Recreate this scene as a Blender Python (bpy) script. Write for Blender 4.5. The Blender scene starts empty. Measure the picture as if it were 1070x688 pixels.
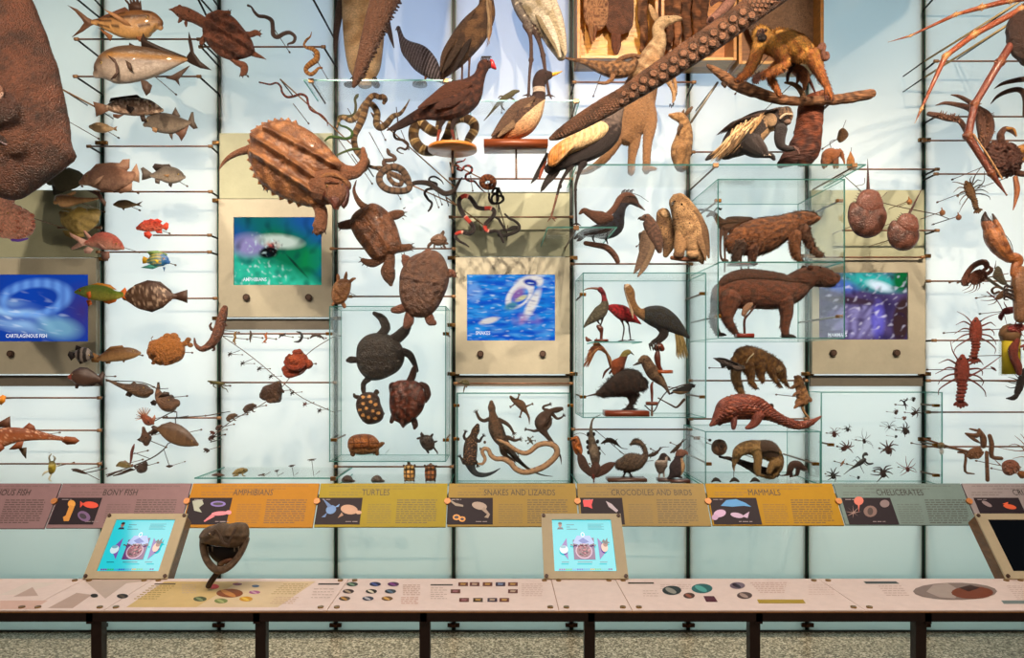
import bpy,bmesh,math,random
from mathutils import Vector,Matrix,kdtree,noise
from mathutils.bvhtree import BVHTree
random.seed(7)
C = bpy.context.scene.collection
FOC,VPX,VPY,H,WALL = 750.0,520.0,383.0,1.85,5.0
PI = math.pi
def W(x,y,d): return Vector(((x-VPX)/FOC*d,d,H-(y-VPY)/FOC*d))
def lin(h):
    if not isinstance(h,str): return tuple(h)
    h = h.lstrip('#')
    if len(h) == 3: h = ''.join(c*2 for c in h)
    v = [int(h[i:i+2],16)/255 for i in (0,2,4)]
    return tuple(c/12.92 if c <= .04045 else ((c+.055)/1.055)**2.4 for c in v)
def mixc(a,b,t):
    a,b = lin(a),lin(b); t = max(0,min(1,t))
    return tuple(a[i]*(1-t)+b[i]*t for i in range(3))
# ---------------------------------------------------------------- materials
def new_mat(name):
    m = bpy.data.materials.new(name); m.use_nodes = True
    nt = m.node_tree
    for n in list(nt.nodes): nt.nodes.remove(n)
    return m,nt
def N(nt,t,**k):
    n = nt.nodes.new(t)
    for a,v in k.items():
        if a.startswith('_'): n.inputs[a[1:].replace('_',' ')].default_value = v
        else: setattr(n,a,v)
    return n
MATS = {}
def surf(name,rough=.6,var=.35,scale=60,bump=.3,bscale=90,kind='noise',stretch=(1,1,1),coat=0,spec=.5,metal=0,sheen=0):
    """body material: pigment from the mesh's own colour attribute, mottled by noise"""
    m,nt = new_mat(name); L = nt.links.new
    out = N(nt,'ShaderNodeOutputMaterial'); p = N(nt,'ShaderNodeBsdfPrincipled')
    p.inputs['Roughness'].default_value = rough; p.inputs['Coat Weight'].default_value = coat
    p.inputs['Specular IOR Level'].default_value = spec; p.inputs['Metallic'].default_value = metal
    p.inputs['Sheen Weight'].default_value = sheen
    at = N(nt,'ShaderNodeAttribute',attribute_name='Col')
    tc = N(nt,'ShaderNodeTexCoord'); mp = N(nt,'ShaderNodeMapping'); mp.inputs['Scale'].default_value = stretch
    L(tc.outputs['Object'],mp.inputs['Vector'])
    n1 = N(nt,'ShaderNodeTexNoise'); n1.inputs['Scale'].default_value = scale; n1.inputs['Detail'].default_value = 5; n1.inputs['Roughness'].default_value = .65
    L(mp.outputs[0],n1.inputs['Vector'])
    mr = N(nt,'ShaderNodeMapRange'); mr.inputs['From Min'].default_value = .3; mr.inputs['From Max'].default_value = .7
    mr.inputs['To Min'].default_value = 1-var; mr.inputs['To Max'].default_value = 1+var*.8
    L(n1.outputs['Fac'],mr.inputs['Value'])
    mx = N(nt,'ShaderNodeVectorMath',operation='SCALE')
    L(at.outputs['Color'],mx.inputs[0]); L(mr.outputs[0],mx.inputs['Scale'])
    L(mx.outputs[0],p.inputs['Base Color'])
    if kind == 'noise':
        n2 = N(nt,'ShaderNodeTexNoise'); n2.inputs['Scale'].default_value = bscale; n2.inputs['Detail'].default_value = 6; o = n2.outputs['Fac']
    else:
        n2 = N(nt,'ShaderNodeTexVoronoi'); n2.inputs['Scale'].default_value = bscale; o = n2.outputs['Distance']
    L(mp.outputs[0],n2.inputs['Vector'])
    b = N(nt,'ShaderNodeBump'); b.inputs['Strength'].default_value = bump; b.inputs['Distance'].default_value = .018
    L(o,b.inputs['Height']); L(b.outputs[0],p.inputs['Normal']); L(p.outputs[0],out.inputs[0])
    MATS[name] = m; return m
surf('skin',.46,.5,70,1.0,130)
surf('gloss',.32,.22,60,.25,220,'vor',coat=.25)
surf('scaly',.45,.4,50,.5,150,'vor')
surf('smallscale',.45,.3,70,.5,330,'vor')
surf('fur',.8,.4,95,1.0,210,stretch=(.7,1,1.1),sheen=.12)
surf('longfur',.8,.55,45,1.0,110,stretch=(1.6,1,.35),sheen=.1)
surf('feather',.65,.5,95,.9,190,stretch=(.6,1,1.3))
surf('fine',.6,.2,90,.15,300)
surf('shell',.34,.45,45,.8,90,coat=.2)
surf('horn',.3,.4,55,.55,110,coat=.3)
surf('crust',.5,.45,80,.9,170)
surf('bark',.8,.5,40,1.0,60,stretch=(.3,1,1.5))
surf('brass',.35,.25,30,.1,100,metal=.85)
surf('rodmat',.45,.3,25,.1,80,metal=.2)
surf('plain',.5,.05,20,.03,60)
surf('satin',.6,.05,20,.02,60,spec=.25)
surf('woodm',.35,.35,18,.15,40,stretch=(.25,1,3),coat=.3)
surf('eyem',.08,.05,20,0,50,coat=1)
surf('metal',.5,.08,9,.04,60,metal=.15)
def glass_mat():
    m,nt = new_mat('clear_glass'); L = nt.links.new
    out = N(nt,'ShaderNodeOutputMaterial'); tr = N(nt,'ShaderNodeBsdfTransparent'); tr.inputs[0].default_value = (.975,.99,.985,1)
    gl = N(nt,'ShaderNodeBsdfGlossy'); gl.inputs['Roughness'].default_value = .02
    fr = N(nt,'ShaderNodeFresnel'); fr.inputs['IOR'].default_value = 1.45
    mu = N(nt,'ShaderNodeMath',operation='MULTIPLY'); mu.inputs[1].default_value = .3; L(fr.outputs[0],mu.inputs[0])
    mx = N(nt,'ShaderNodeMixShader'); L(mu.outputs[0],mx.inputs[0]); L(tr.outputs[0],mx.inputs[1]); L(gl.outputs[0],mx.inputs[2]); L(mx.outputs[0],out.inputs[0])
    MATS['glass'] = m
    m,nt = new_mat('green_glass_edge'); L = nt.links.new
    out = N(nt,'ShaderNodeOutputMaterial'); tr = N(nt,'ShaderNodeBsdfTransparent'); tr.inputs[0].default_value = (.42,.72,.66,1)
    df = N(nt,'ShaderNodeBsdfTranslucent'); df.inputs[0].default_value = (.45,.85,.78,1)
    gl = N(nt,'ShaderNodeBsdfGlossy'); gl.inputs['Roughness'].default_value = .15; gl.inputs[0].default_value = (.6,.9,.85,1)
    mx = N(nt,'ShaderNodeMixShader'); mx.inputs[0].default_value = .45; L(tr.outputs[0],mx.inputs[1]); L(df.outputs[0],mx.inputs[2])
    m2 = N(nt,'ShaderNodeMixShader'); m2.inputs[0].default_value = .15; L(mx.outputs[0],m2.inputs[1]); L(gl.outputs[0],m2.inputs[2]); L(m2.outputs[0],out.inputs[0])
    MATS['edge'] = m
glass_mat()
# ---------------------------------------------------------------- shape buffers (world units, colours per vertex)
class Buf:
    def __init__(s): s.v = []; s.f = []; s.c = []; s.minr = 1e9
    def add(s,vs,fs,col):
        o = len(s.v); s.v += [Vector(v) for v in vs]; s.f += [tuple(i+o for i in f) for f in fs]
        if callable(col): s.c += [col]*len(vs)
        else:
            c = lin(col); s.c += [c]*len(vs)
def catmull(P,n):
    """open Catmull-Rom through tuples"""
    if len(P) < 3 or n < 2:
        out = []
        for a,b in zip(P,P[1:]):
            for i in range(n): out.append(tuple(a[k]+(b[k]-a[k])*i/n for k in range(len(a))))
        return out+[P[-1]]
    Q = [tuple(2*P[0][k]-P[1][k] for k in range(len(P[0])))]+list(P)+[tuple(2*P[-1][k]-P[-2][k] for k in range(len(P[0])))]
    out = []
    for i in range(1,len(Q)-2):
        for j in range(n):
            t = j/n
            out.append(tuple(.5*((2*Q[i][k])+(-Q[i-1][k]+Q[i+1][k])*t+(2*Q[i-1][k]-5*Q[i][k]+4*Q[i+1][k]-Q[i+2][k])*t*t+(-Q[i-1][k]+3*Q[i][k]-3*Q[i+1][k]+Q[i+2][k])*t**3) for k in range(len(Q[0]))))
    out.append(P[-1]); return out
def tube_geo(P,R,RD,seg,cap=True):
    """P centres, R radius in the picture plane, RD radius in depth"""
    n = len(P); vs = []; fs = []; prev = Vector((0,0,1))
    T = []
    for i in range(n):
        a,b = P[max(0,i-1)],P[min(n-1,i+1)]; t = (b-a)
        T.append(t.normalized() if t.length > 1e-9 else (T[-1] if T else Vector((1,0,0))))
    rings = []
    ext = []
    if cap: ext = [(P[0]-T[0]*R[0]*.75,.62,0),(P[0]-T[0]*R[0]*.4,.88,0)]
    seq = [(p,s,i) for p,s,i in ext]+[(P[i],1,i) for i in range(n)]
    if cap: seq += [(P[-1]+T[-1]*R[-1]*.4,.88,n-1),(P[-1]+T[-1]*R[-1]*.75,.62,n-1)]
    Yax = Vector((0,1,0))
    for p,s,i in seq:
        t = T[i]; a = t.cross(Yax)
        if a.length < .25: a = prev-t*prev.dot(t)
        a.normalize()
        if a.dot(prev) < -.2 and False: a = -a
        b = t.cross(a).normalized(); prev = a
        rings.append([len(vs)+j for j in range(seg)])
        for j in range(seg):
            an = 2*PI*j/seg
            vs.append(p+a*(math.cos(an)*R[i]*s)+b*(math.sin(an)*RD[i]*s))
    for r0,r1 in zip(rings,rings[1:]):
        # keep rings aligned
        for j in range(seg): fs.append((r0[j],r0[(j+1) % seg],r1[(j+1) % seg],r1[j]))
    vs.append(P[0]-T[0]*R[0]*(1.0 if cap else 0)); vs.append(P[-1]+T[-1]*R[-1]*(1.0 if cap else 0))
    a,b = len(vs)-2,len(vs)-1
    for j in range(seg):
        fs.append((a,rings[0][(j+1) % seg],rings[0][j])); fs.append((b,rings[-1][j],rings[-1][(j+1) % seg]))
    return vs,fs
def box_geo(x0,x1,y0,y1,z0,z1):
    v = [(x,y,z) for z in (z0,z1) for y in (y0,y1) for x in (x0,x1)]
    return v,[(0,2,3,1),(4,5,7,6),(0,1,5,4),(2,6,7,3),(0,4,6,2),(1,3,7,5)]
def sphere_geo(c,rx,ry,rz,u=12,v=8,rot=0):
    vs = []; fs = []
    for i in range(1,v):
        th = PI*i/v
        for j in range(u):
            ph = 2*PI*j/u; vs.append(Vector((math.sin(th)*math.cos(ph)*rx,math.sin(th)*math.sin(ph)*ry,math.cos(th)*rz)))
    vs += [Vector((0,0,rz)),Vector((0,0,-rz))]
    R = Matrix.Rotation(rot,3,'Y'); c = Vector(c); vs = [R @ q+c for q in vs]
    for i in range(v-2):
        for j in range(u):
            a,b = i*u+j,i*u+(j+1) % u; fs.append((a,a+u,b+u,b))
    t,bt = len(vs)-2,len(vs)-1
    for j in range(u):
        fs.append((t,j,(j+1) % u)); fs.append((bt,(v-2)*u+(j+1) % u,(v-2)*u+j))
    return vs,fs
def mesh_from(name,buf,mat,org=Vector((0,0,0)),remesh=0,smooth=True,sm_it=2,bumpy=0,bfreq=60,angle=None):
    me = bpy.data.meshes.new(name)
    me.from_pydata([tuple(v-org) for v in buf.v],[],buf.f)
    bm = bmesh.new(); bm.from_mesh(me); bmesh.ops.recalc_face_normals(bm,faces=bm.faces); bm.to_mesh(me); bm.free()
    src = None
    if remesh:
        o = bpy.data.objects.new('tmp',me); C.objects.link(o)
        m = o.modifiers.new('r','REMESH'); m.mode = 'VOXEL'; m.voxel_size = remesh; m.use_smooth_shade = True
        if sm_it:
            s = o.modifiers.new('s','SMOOTH'); s.iterations = sm_it; s.factor = .5
        dg = bpy.context.evaluated_depsgraph_get(); ev = o.evaluated_get(dg)
        me2 = bpy.data.meshes.new_from_object(ev,depsgraph=dg)
        bpy.data.objects.remove(o); src = me; me = me2; me.name = name
        kd = kdtree.KDTree(len(buf.v))
        for i,v in enumerate(buf.v): kd.insert(v-org,i)
        kd.balance()
        cols = []
        for v in me.vertices:
            r = kd.find_n(v.co,3); c0 = buf.c[r[0][1]]
            if callable(c0): cols.append(tuple(c0(v.co+org))+(1,)); continue
            if buf.c[r[1][1]] is c0 and buf.c[r[-1][1]] is c0: cols.append(c0+(1,)); continue
            acc = [0,0,0]; w = 0
            for co,i,dd in r:
                cc = buf.c[i]
                if callable(cc): continue
                ww = 1/(dd+1e-4); w += ww
                for k in range(3): acc[k] += cc[k]*ww
            cols.append((acc[0]/w,acc[1]/w,acc[2]/w,1))
        bpy.data.meshes.remove(src)
    else:
        cols = [((c(v) if callable(c) else c)+(1,))[:4] for c,v in zip(buf.c,buf.v)]
    if bumpy:
        nn = [(v.co.copy(),v.normal.copy()) for v in me.vertices]; fl = []
        for p_,n_ in nn: fl += tuple(p_+n_*bumpy*noise.noise(p_*bfreq+org))
        me.vertices.foreach_set('co',fl)
    ca = me.color_attributes.new('Col','FLOAT_COLOR','POINT')
    flat = []
    for c in cols: flat += c
    ca.data.foreach_set('color',flat)
    if smooth: me.polygons.foreach_set('use_smooth',[True]*len(me.polygons))
    me.materials.clear(); me.materials.append(MATS[mat] if isinstance(mat,str) else mat)
    me.update(); return me
def place(name,me,loc=(0,0,0),parent=None,label=None,cat=None,group=None,kind=None):
    o = bpy.data.objects.new(name,me); C.objects.link(o)
    if parent is not None:
        o.parent = parent; o.location = Vector(loc)-world_loc(parent)
    else: o.location = loc
    if label: o['label'] = label
    if cat: o['category'] = cat
    if group: o['group'] = group
    if kind: o['kind'] = kind
    return o
def world_loc(o):
    p = Vector(o.location)
    while o.parent: o = o.parent; p += Vector(o.location)
    return p
# ---------------------------------------------------------------- drawing frame: photograph crop -> picture pixels
FR = [0,0,1.0]
def frame(x0,y0,s=917/240): FR[:] = [x0,y0,s]
S2,S3,S4 = 917/240,917/200,860/240
class Part:
    def __init__(s,name,mat,remesh,label,parent,kind=None,bumpy=0,bfreq=60,sm=2):
        s.name,s.mat,s.remesh,s.label,s.parent,s.kind = name,mat,remesh,label,parent,kind
        s.buf = Buf(); s.bumpy = bumpy; s.bfreq = bfreq; s.sm = sm
class Thing:
    cur = None
    def __init__(s,name,label,cat,d,group=None,mount=True):
        s.name,s.label,s.cat,s.d,s.group = name,label,cat,d,group
        s.fr = list(FR); s.k = d/FOC/FR[2]; s.parts = []; s.after = []; s.mount = mount; Thing.cur = s
    def w(s,x,y,z=0):
        p = W(s.fr[0]+x/s.fr[2],s.fr[1]+y/s.fr[2],s.d); p.y -= z*s.k; return p
def th(name,label,cat,d=4.6,group=None,mount=True): return Thing(name,label,cat,d,group,mount)
def part(name='body',mat='skin',remesh=1,label=None,sub=None,kind=None,bumpy=0,bfreq=60,sm=2):
    """remesh: voxel size in frame units (0 = keep the raw pieces)"""
    t = Thing.cur; p = Part(name,mat,remesh,label,sub,kind,bumpy,bfreq,sm); t.parts.append(p); return p
def tube(pts,col='#775533',wf=1.0,seg=12,n=4,cap=True,z=0):
    """pts: (x, y, r[, z]) in the frame; wf: depth/width ratio"""
    t = Thing.cur; b = t.parts[-1].buf
    Q = catmull([(p[0],p[1],p[2],(p[3] if len(p) > 3 else 0)+z) for p in pts],n)
    P = [t.w(q[0],q[1],q[3]) for q in Q]; R = [max(q[2],.05)*t.k for q in Q]
    vs,fs = tube_geo(P,R,[r*wf for r in R],seg,cap); b.add(vs,fs,col); b.minr = min(b.minr,min(R))
def ell(x,y,rx,ry,rz=None,z=0,rot=0,col='#775533',u=14,v=10):
    t = Thing.cur; b = t.parts[-1].buf; rz = rz or min(rx,ry)
    vs,fs = sphere_geo(t.w(x,y,z),rx*t.k,rz*t.k,ry*t.k,u,v,math.radians(rot)); b.add(vs,fs,col)
def plate(poly,th_=1.2,col='#775533',z=0,zf=None,smooth=0):
    """thin slab (fin, feather, base) with the given outline; zf gives per-vertex depth"""
    t = Thing.cur; b = t.parts[-1].buf
    if smooth: poly = closed(poly,smooth)
    n = len(poly)
    zz = [(zf(p[0],p[1]) if zf else 0)+z+(p[2] if len(p) > 2 else 0) for p in poly]
    fr = [t.w(p[0],p[1],q+th_/2) for p,q in zip(poly,zz)]; bk = [t.w(p[0],p[1],q-th_/2) for p,q in zip(poly,zz)]
    b.add(fr+bk,[tuple(range(n)),tuple(range(2*n-1,n-1,-1))]+[(i,(i+1) % n,n+(i+1) % n,n+i) for i in range(n)],col)
def closed(poly,n):
    P = [(p[0],p[1]) for p in poly]; m = len(P); out = []
    for i in range(m):
        a,b_,c,d_ = P[i-1],P[i],P[(i+1) % m],P[(i+2) % m]
        for j in range(n):
            t = j/n
            out.append(tuple(.5*((2*b_[k])+(-a[k]+c[k])*t+(2*a[k]-5*b_[k]+4*c[k]-d_[k])*t*t+(-a[k]+3*b_[k]-3*c[k]+d_[k])*t**3) for k in (0,1)))
    return out
def dome(poly,hf,hb=None,col='#775533',z=0,c=None,smooth=4,rings=9,fn=None,pw=.5):
    """inflated outline: hf towards the viewer, hb towards the wall; fn(u, v) extra relief, colour may be fn of world pos"""
    t = Thing.cur; b = t.parts[-1].buf; hb = hf if hb is None else hb
    Pn = closed(poly,smooth) if smooth > 1 else [tuple(p[:2]) for p in poly]
    if c is None: c = (sum(p[0] for p in Pn)/len(Pn),sum(p[1] for p in Pn)/len(Pn))
    n = len(Pn); vs = []; fs = []
    ts = [math.cos(i/rings*PI/2) for i in range(rings)]  # 1 .. >0
    def pt(p,q,side):
        x,y = c[0]+(p[0]-c[0])*q,c[1]+(p[1]-c[1])*q
        h = (hf if side > 0 else hb)*(max(0,1-q*q)**pw)
        e = fn(x,y,q) if (fn and side > 0 and q < .999) else 0
        return t.w(x,y,z+side*h+e)
    for q in ts: vs += [pt(p,q,1) for p in Pn]
    vs.append(t.w(c[0],c[1],z+hf+(fn(c[0],c[1],0) if fn else 0))); top = len(vs)-1
    for i in range(rings-1):
        for j in range(n): fs.append((i*n+j,i*n+(j+1) % n,(i+1)*n+(j+1) % n,(i+1)*n+j))
    for j in range(n): fs.append(((rings-1)*n+j,(rings-1)*n+(j+1) % n,top))
    off = len(vs)
    for q in ts[1:]: vs += [pt(p,q,-1) for p in Pn]
    vs.append(t.w(c[0],c[1],z-hb)); bot = len(vs)-1
    for j in range(n): fs.append((j,(j+1) % n,off+(j+1) % n,off+j))
    for i in range(rings-2):
        for j in range(n): fs.append((off+i*n+j,off+i*n+(j+1) % n,off+(i+1)*n+(j+1) % n,off+(i+1)*n+j))
    for j in range(n): fs.append((off+(rings-2)*n+j,off+(rings-2)*n+(j+1) % n,bot))
    b.add(vs,fs,col)
def eye(x,y,r=2,iris=None,z=None): Thing.cur.after.append(('eye',x,y,r,iris,z))
def fur(n=2500,ln=5,flow=(0,1,0),wid=.12,up=.5,name='fur',jit=.35):
    """short hair blades on the first part; flow in frame axes (x right, y down, z to the viewer)"""
    Thing.cur.after.append(('fur',n,ln,flow,wid,up,name,jit))
SURF = []
def done(base=None):
    t = Thing.cur; b0 = t.parts[0].buf
    if t.mount is False:   # let what stands on a shelf or case floor reach down to it
        av = [v for p in t.parts for v in p.buf.v]; lo,hi = min(v.z for v in av),max(v.z for v in av)
        lx = [v for v in av if v.z < lo+.04]; cx,cy = sum(v.x for v in lx)/len(lx),sum(v.y for v in lx)/len(lx)
        c_ = [z for x0,x1,y0,y1,z in SURF if x0-.03 < cx < x1+.03 and y0-.06 < cy < y1+.02 and abs(lo-z) < .1]
        if c_:
            z = min(c_,key=lambda q: abs(q-lo)); gap = lo-z-.001; zc = lo+min(.35*(hi-lo),.3)
            if hi-lo < .09:
                for v in av: v.z -= gap
            else:
                for v in av:
                    if v.z < zc: v.z -= gap*(zc-v.z)/(zc-lo)
    mn = Vector((min(v[i] for v in b0.v) for i in range(3))); mx = Vector((max(v[i] for v in b0.v) for i in range(3)))
    org = Vector(((mn.x+mx.x)/2,(mn.y+mx.y)/2,mn.z)); ctr = (mn+mx)/2
    multi = len(t.parts) > 1 or t.after or t.mount
    root = None; made = {}
    if multi:
        root = place(t.name,None,org,None,t.label,t.cat,t.group); root.empty_display_size = .02
    body = None
    for p in t.parts:
        if not p.buf.v: continue
        par = root
        if p.parent and p.parent in made: par = made[p.parent]
        me = mesh_from(p.name,p.buf,p.mat,org,p.remesh*t.k if p.remesh else 0,smooth=p.sm > 0,sm_it=p.sm,bumpy=p.bumpy*t.k,bfreq=p.bfreq)
        if multi: o = place(p.name,me,org,par,p.label,kind=p.kind)
        else: o = place(t.name,me,org,None,t.label,t.cat,t.group)
        if not p.parent: made[p.name] = o
        if body is None: body = me; bobj = o
    bvh = None
    if t.after:
        bvh = BVHTree.FromPolygons([v.co for v in body.vertices],[tuple(p.vertices) for p in body.polygons])
    def hit(x,y):
        o_ = t.w(x,y,0)-org
        r = bvh.ray_cast(Vector((o_.x,-8,o_.z)),Vector((0,1,0)))
        return r[0]+org if r[0] is not None else t.w(x,y,0)
    for a in t.after:
        if a[0] == 'eye':
            _,x,y,r,iris,z = a; c = hit(x,y) if z is None else t.w(x,y,z); rr = r*t.k; b = Buf()
            c = c+Vector((0,rr*.35,0)); vs,fs = sphere_geo(c,rr,rr,rr,12,8)
            if iris:
                ic = lin(iris); cc = c.copy(); col = (lambda v,cc=cc,rr=rr,ic=ic: (.004,.004,.004) if (Vector((v.x-cc.x,0,v.z-cc.z)).length < rr*.52) else ic)
                vs,fs = sphere_geo(c,rr,rr,rr,20,14)
            else: col = (.006,.005,.005)
            b.add(vs,fs,col); me = mesh_from('eye',b,'eyem',org); place('eye',me,org,root)
        elif a[0] == 'fur':
            _,n,ln,flow,wid,up,nm,jit = a; b = Buf(); rng = random.Random(len(t.label))
            pol = body.polygons; ar = [p.area for p in pol]; ca = body.color_attributes['Col'].data
            fl = Vector((flow[0],-flow[2],-flow[1])); ln *= t.k
            for pi in rng.choices(range(len(pol)),ar,k=n):
                p = pol[pi]; nn = p.normal.copy(); q = p.center+org; f2 = fl-nn*fl.dot(nn)
                dr = (nn*up+f2+Vector((rng.uniform(-jit,jit),rng.uniform(-jit,jit),rng.uniform(-jit,jit))))
                if dr.length < .05: continue
                dr.normalize(); sd = dr.cross(nn)
                if sd.length < .05: sd = dr.cross(Vector((0,1,0)))
                sd.normalize(); l = ln*rng.uniform(.6,1.2); wd = l*wid*1.35; c = ca[p.vertices[0]].color; j = rng.uniform(.55,1.4)
                cc = tuple(min(1,c[i]*j) for i in range(3))
                q = q-nn*l*.08
                b.add([q-sd*wd,q+sd*wd,q+dr*l*.6+sd*wd*.5-nn*l*.02,q+dr*l-nn*l*.12,q+dr*l*.6-sd*wd*.5-nn*l*.02],[(0,1,2,3,4)],cc)
            me = mesh_from(nm,b,'fur',org); place(nm,me,org,root,kind='stuff')
    if t.mount:
        c = ctr
        if isinstance(t.mount,tuple): c = t.w(t.mount[0],t.mount[1]); c.y = ctr.y
        b = Buf(); r = max(.0009,min(.0026,(mx-mn).length*.035)); a = Vector((c.x,c.y,c.z)); e = Vector((c.x,WALL-.002,c.z))
        vs,fs = tube_geo([a,a.lerp(e,.5),e],[r]*3,[r]*3,8,False); b.add(vs,fs,'#6b4a33')
        vs,fs = tube_geo([e-Vector((0,.012,0)),e],[r*2.4]*2,[r*2.4]*2,10,False); b.add(vs,fs,'#6b4a33')
        me = mesh_from('mount_pin',b,'rodmat',org); place('mount_pin',me,org,root)
    return root
# ---------------------------------------------------------------- simple world-space helpers
def wobj(name,geos,mat,label=None,cat=None,group=None,kind=None,parent=None,smooth=False,bevel=0,org=None):
    """geos: list of (verts, faces, colour)"""
    b = Buf()
    for vs,fs,c in geos: b.add(vs,fs,c)
    if org is None:
        org = Vector((sum(v.x for v in b.v)/len(b.v),sum(v.y for v in b.v)/len(b.v),min(v.z for v in b.v)))
    me = mesh_from(name,b,mat,org,smooth=smooth)
    o = place(name,me,org,parent,label,cat,group,kind)
    if bevel:
        m = o.modifiers.new('bevel','BEVEL'); m.width = bevel; m.segments = 2; m.limit_method = 'ANGLE'
    return o
def wempty(name,loc,label,cat,group=None,kind=None):
    o = place(name,None,loc,None,label,cat,group,kind); o.empty_display_size = .02; return o
def bx(x0,x1,y0,y1,z0,z1,c='#888888'): v,f = box_geo(min(x0,x1),max(x0,x1),min(y0,y1),max(y0,y1),min(z0,z1),max(z0,z1)); return v,f,c
def cyl(a,b,r,c,seg=10,r2=None):
    a,b = Vector(a),Vector(b); v,f = tube_geo([a,b],[r,r2 or r],[r,r2 or r],seg,False); return v,f,c
_tcache = {}
def text_geo(s,size,at,ux,uy,col,align='LEFT',off=0.0008,xs=1.0,bold=0):
    """built-in font as flat letters on the plane at + u*ux + v*uy"""
    cu = bpy.data.curves.new('txt','FONT'); cu.body = s; cu.size = 1; cu.align_x = align; cu.resolution_u = 2; cu.offset = bold
    o = bpy.data.objects.new('txt',cu); C.objects.link(o)
    dg = bpy.context.evaluated_depsgraph_get(); me = bpy.data.meshes.new_from_object(o.evaluated_get(dg),depsgraph=dg)
    nrm = Vector(ux).cross(Vector(uy)).normalized()
    vs = [Vector(at)+Vector(ux)*v.co.x*size*xs+Vector(uy)*v.co.y*size+nrm*off for v in me.vertices]
    fs = [tuple(p.vertices) for p in me.polygons]
    bpy.data.objects.remove(o); bpy.data.meshes.remove(me)
    return vs,fs,col
# ================================================================ camera and light
cam = bpy.data.cameras.new('camera'); co = bpy.data.objects.new('camera',cam); C.objects.link(co)
cam.sensor_width = 36; cam.lens = 36*FOC/1070; cam.shift_x = (535-VPX)/1070; cam.shift_y = (VPY-344)/1070
co.location = (0,0,H); co.rotation_euler = (PI/2,0,0); bpy.context.scene.camera = co
sc = bpy.context.scene
sc.view_settings.view_transform = 'Standard'; sc.view_settings.look = 'None'; sc.view_settings.gamma = 1
sc.view_settings.use_curve_mapping = False; sc.view_settings.exposure = 0.0
sc.cycles.use_denoising = True; sc.cycles.transparent_max_bounces = 24; sc.cycles.max_bounces = 7
sc.cycles.caustics_reflective = False; sc.cycles.caustics_refractive = False
w = bpy.data.worlds.new('hall'); sc.world = w; w.use_nodes = True
w.node_tree.nodes['Background'].inputs[0].default_value = (.9,.85,.8,1); w.node_tree.nodes['Background'].inputs[1].default_value = .08
def area(name,loc,rot,sx,sy,power,col,spread=None):
    l = bpy.data.lights.new(name,'AREA'); l.shape = 'RECTANGLE'; l.size = sx; l.size_y = sy; l.energy = power; l.color = lin(col)
    if spread: l.spread = math.radians(spread)
    o = bpy.data.objects.new(name,l); C.objects.link(o); o.location = loc; o.rotation_euler = rot; return o
def spot(name,loc,to,power,col,ang=50,blend=.6,r=.05):
    l = bpy.data.lights.new(name,'SPOT'); l.energy = power; l.color = lin(col); l.spot_size = math.radians(ang); l.spot_blend = blend; l.shadow_soft_size = r
    o = bpy.data.objects.new(name,l); C.objects.link(o); o.location = loc
    o.rotation_euler = (Vector(to)-Vector(loc)).to_track_quat('-Z','Y').to_euler(); return o
# light boxes behind the translucent wall panels (aimed at the viewer, -Y)
BACK = (-PI/2,0,0)   # local -Z -> -Y
def zpx(y,d=WALL): return H-(y-VPY)/FOC*d
def xpx(x,d=WALL): return (x-VPX)/FOC*d
def backlight(x0,x1,y0,y1,watt_m2,col,dist=.45):
    sx,sy = (x1-x0)/FOC*WALL,(y1-y0)/FOC*WALL
    area('light_box',(xpx((x0+x1)/2),WALL+dist,zpx((y0+y1)/2)),BACK,sx,sy,watt_m2*sx*sy,col)
backlight(-60,1130,130,500,10.4,'#f8f9fa')
backlight(-60,1130,520,660,5.7,'#c8ece6')
backlight(-60,350,-60,110,8.5,'#cfe3e6')
backlight(350,730,-60,150,10,'#a9bdf2')
backlight(730,1130,-60,110,8.5,'#b4d3e2')
# warm track spots in front of the wall, then added fill spots
for x,tx,tz,p in ((-3.4,-2.6,2.2,1),(-2.3,-2.9,3.4,1.0),(-1.6,-1.1,2.6,1),(-.4,.1,3.6,1),(.7,.7,2.4,1),(1.5,1.1,3.7,1.3),(2.3,1.9,2.5,1),(3.4,2.9,2.6,1),(2.6,3.5,3.8,1),(-.6,-1.6,1.9,.7)):
    spot('track_spotlight',(x,1.3,5.3),(tx,4.4,tz),540*p,'#ffe4c6',46,.8,.04)
spot('track_spotlight',(-2.3,.4,2.2),(-3.0,4.2,2.7),200,'#ffe4c6',15,.7,.04)  # added lamp low in the hall, brightens the frogfish below the ray
spot('track_spotlight',(-.9,.2,3.6),(-1.1,2.88,1.15),60,'#ffe4c6',14,.7,.04)  # added lamp from the camera side, lifts the dark reptile head
area('hall_ceiling_light',(0,.4,5.2),(math.radians(38),0,0),7,1.2,45,'#ffdcb4')
area('counter_light',(0,1.6,4.6),(math.radians(12),0,0),7,.6,150,'#fff0e4')
# ================================================================ materials of the shell
def panel_mat(name,front,trans,k=.6):
    m,nt = new_mat(name); L = nt.links.new; out = N(nt,'ShaderNodeOutputMaterial')
    a = N(nt,'ShaderNodeBsdfTranslucent'); a.inputs[0].default_value = lin(trans)+(1,)
    b = N(nt,'ShaderNodeBsdfDiffuse'); b.inputs[0].default_value = lin(front)+(1,)
    mx = N(nt,'ShaderNodeMixShader'); mx.inputs[0].default_value = k; L(b.outputs[0],mx.inputs[1]); L(a.outputs[0],mx.inputs[2])
    g = N(nt,'ShaderNodeBsdfGlossy'); g.inputs['Roughness'].default_value = .45
    fr = N(nt,'ShaderNodeFresnel'); fr.inputs[0].default_value = 1.35
    m2 = N(nt,'ShaderNodeMixShader'); L(fr.outputs[0],m2.inputs[0]); L(mx.outputs[0],m2.inputs[1]); L(g.outputs[0],m2.inputs[2]); L(m2.outputs[0],out.inputs[0])
    MATS[name] = m
panel_mat('lit_glass','#dfe8e6','#f4fbfa',.72)
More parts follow.
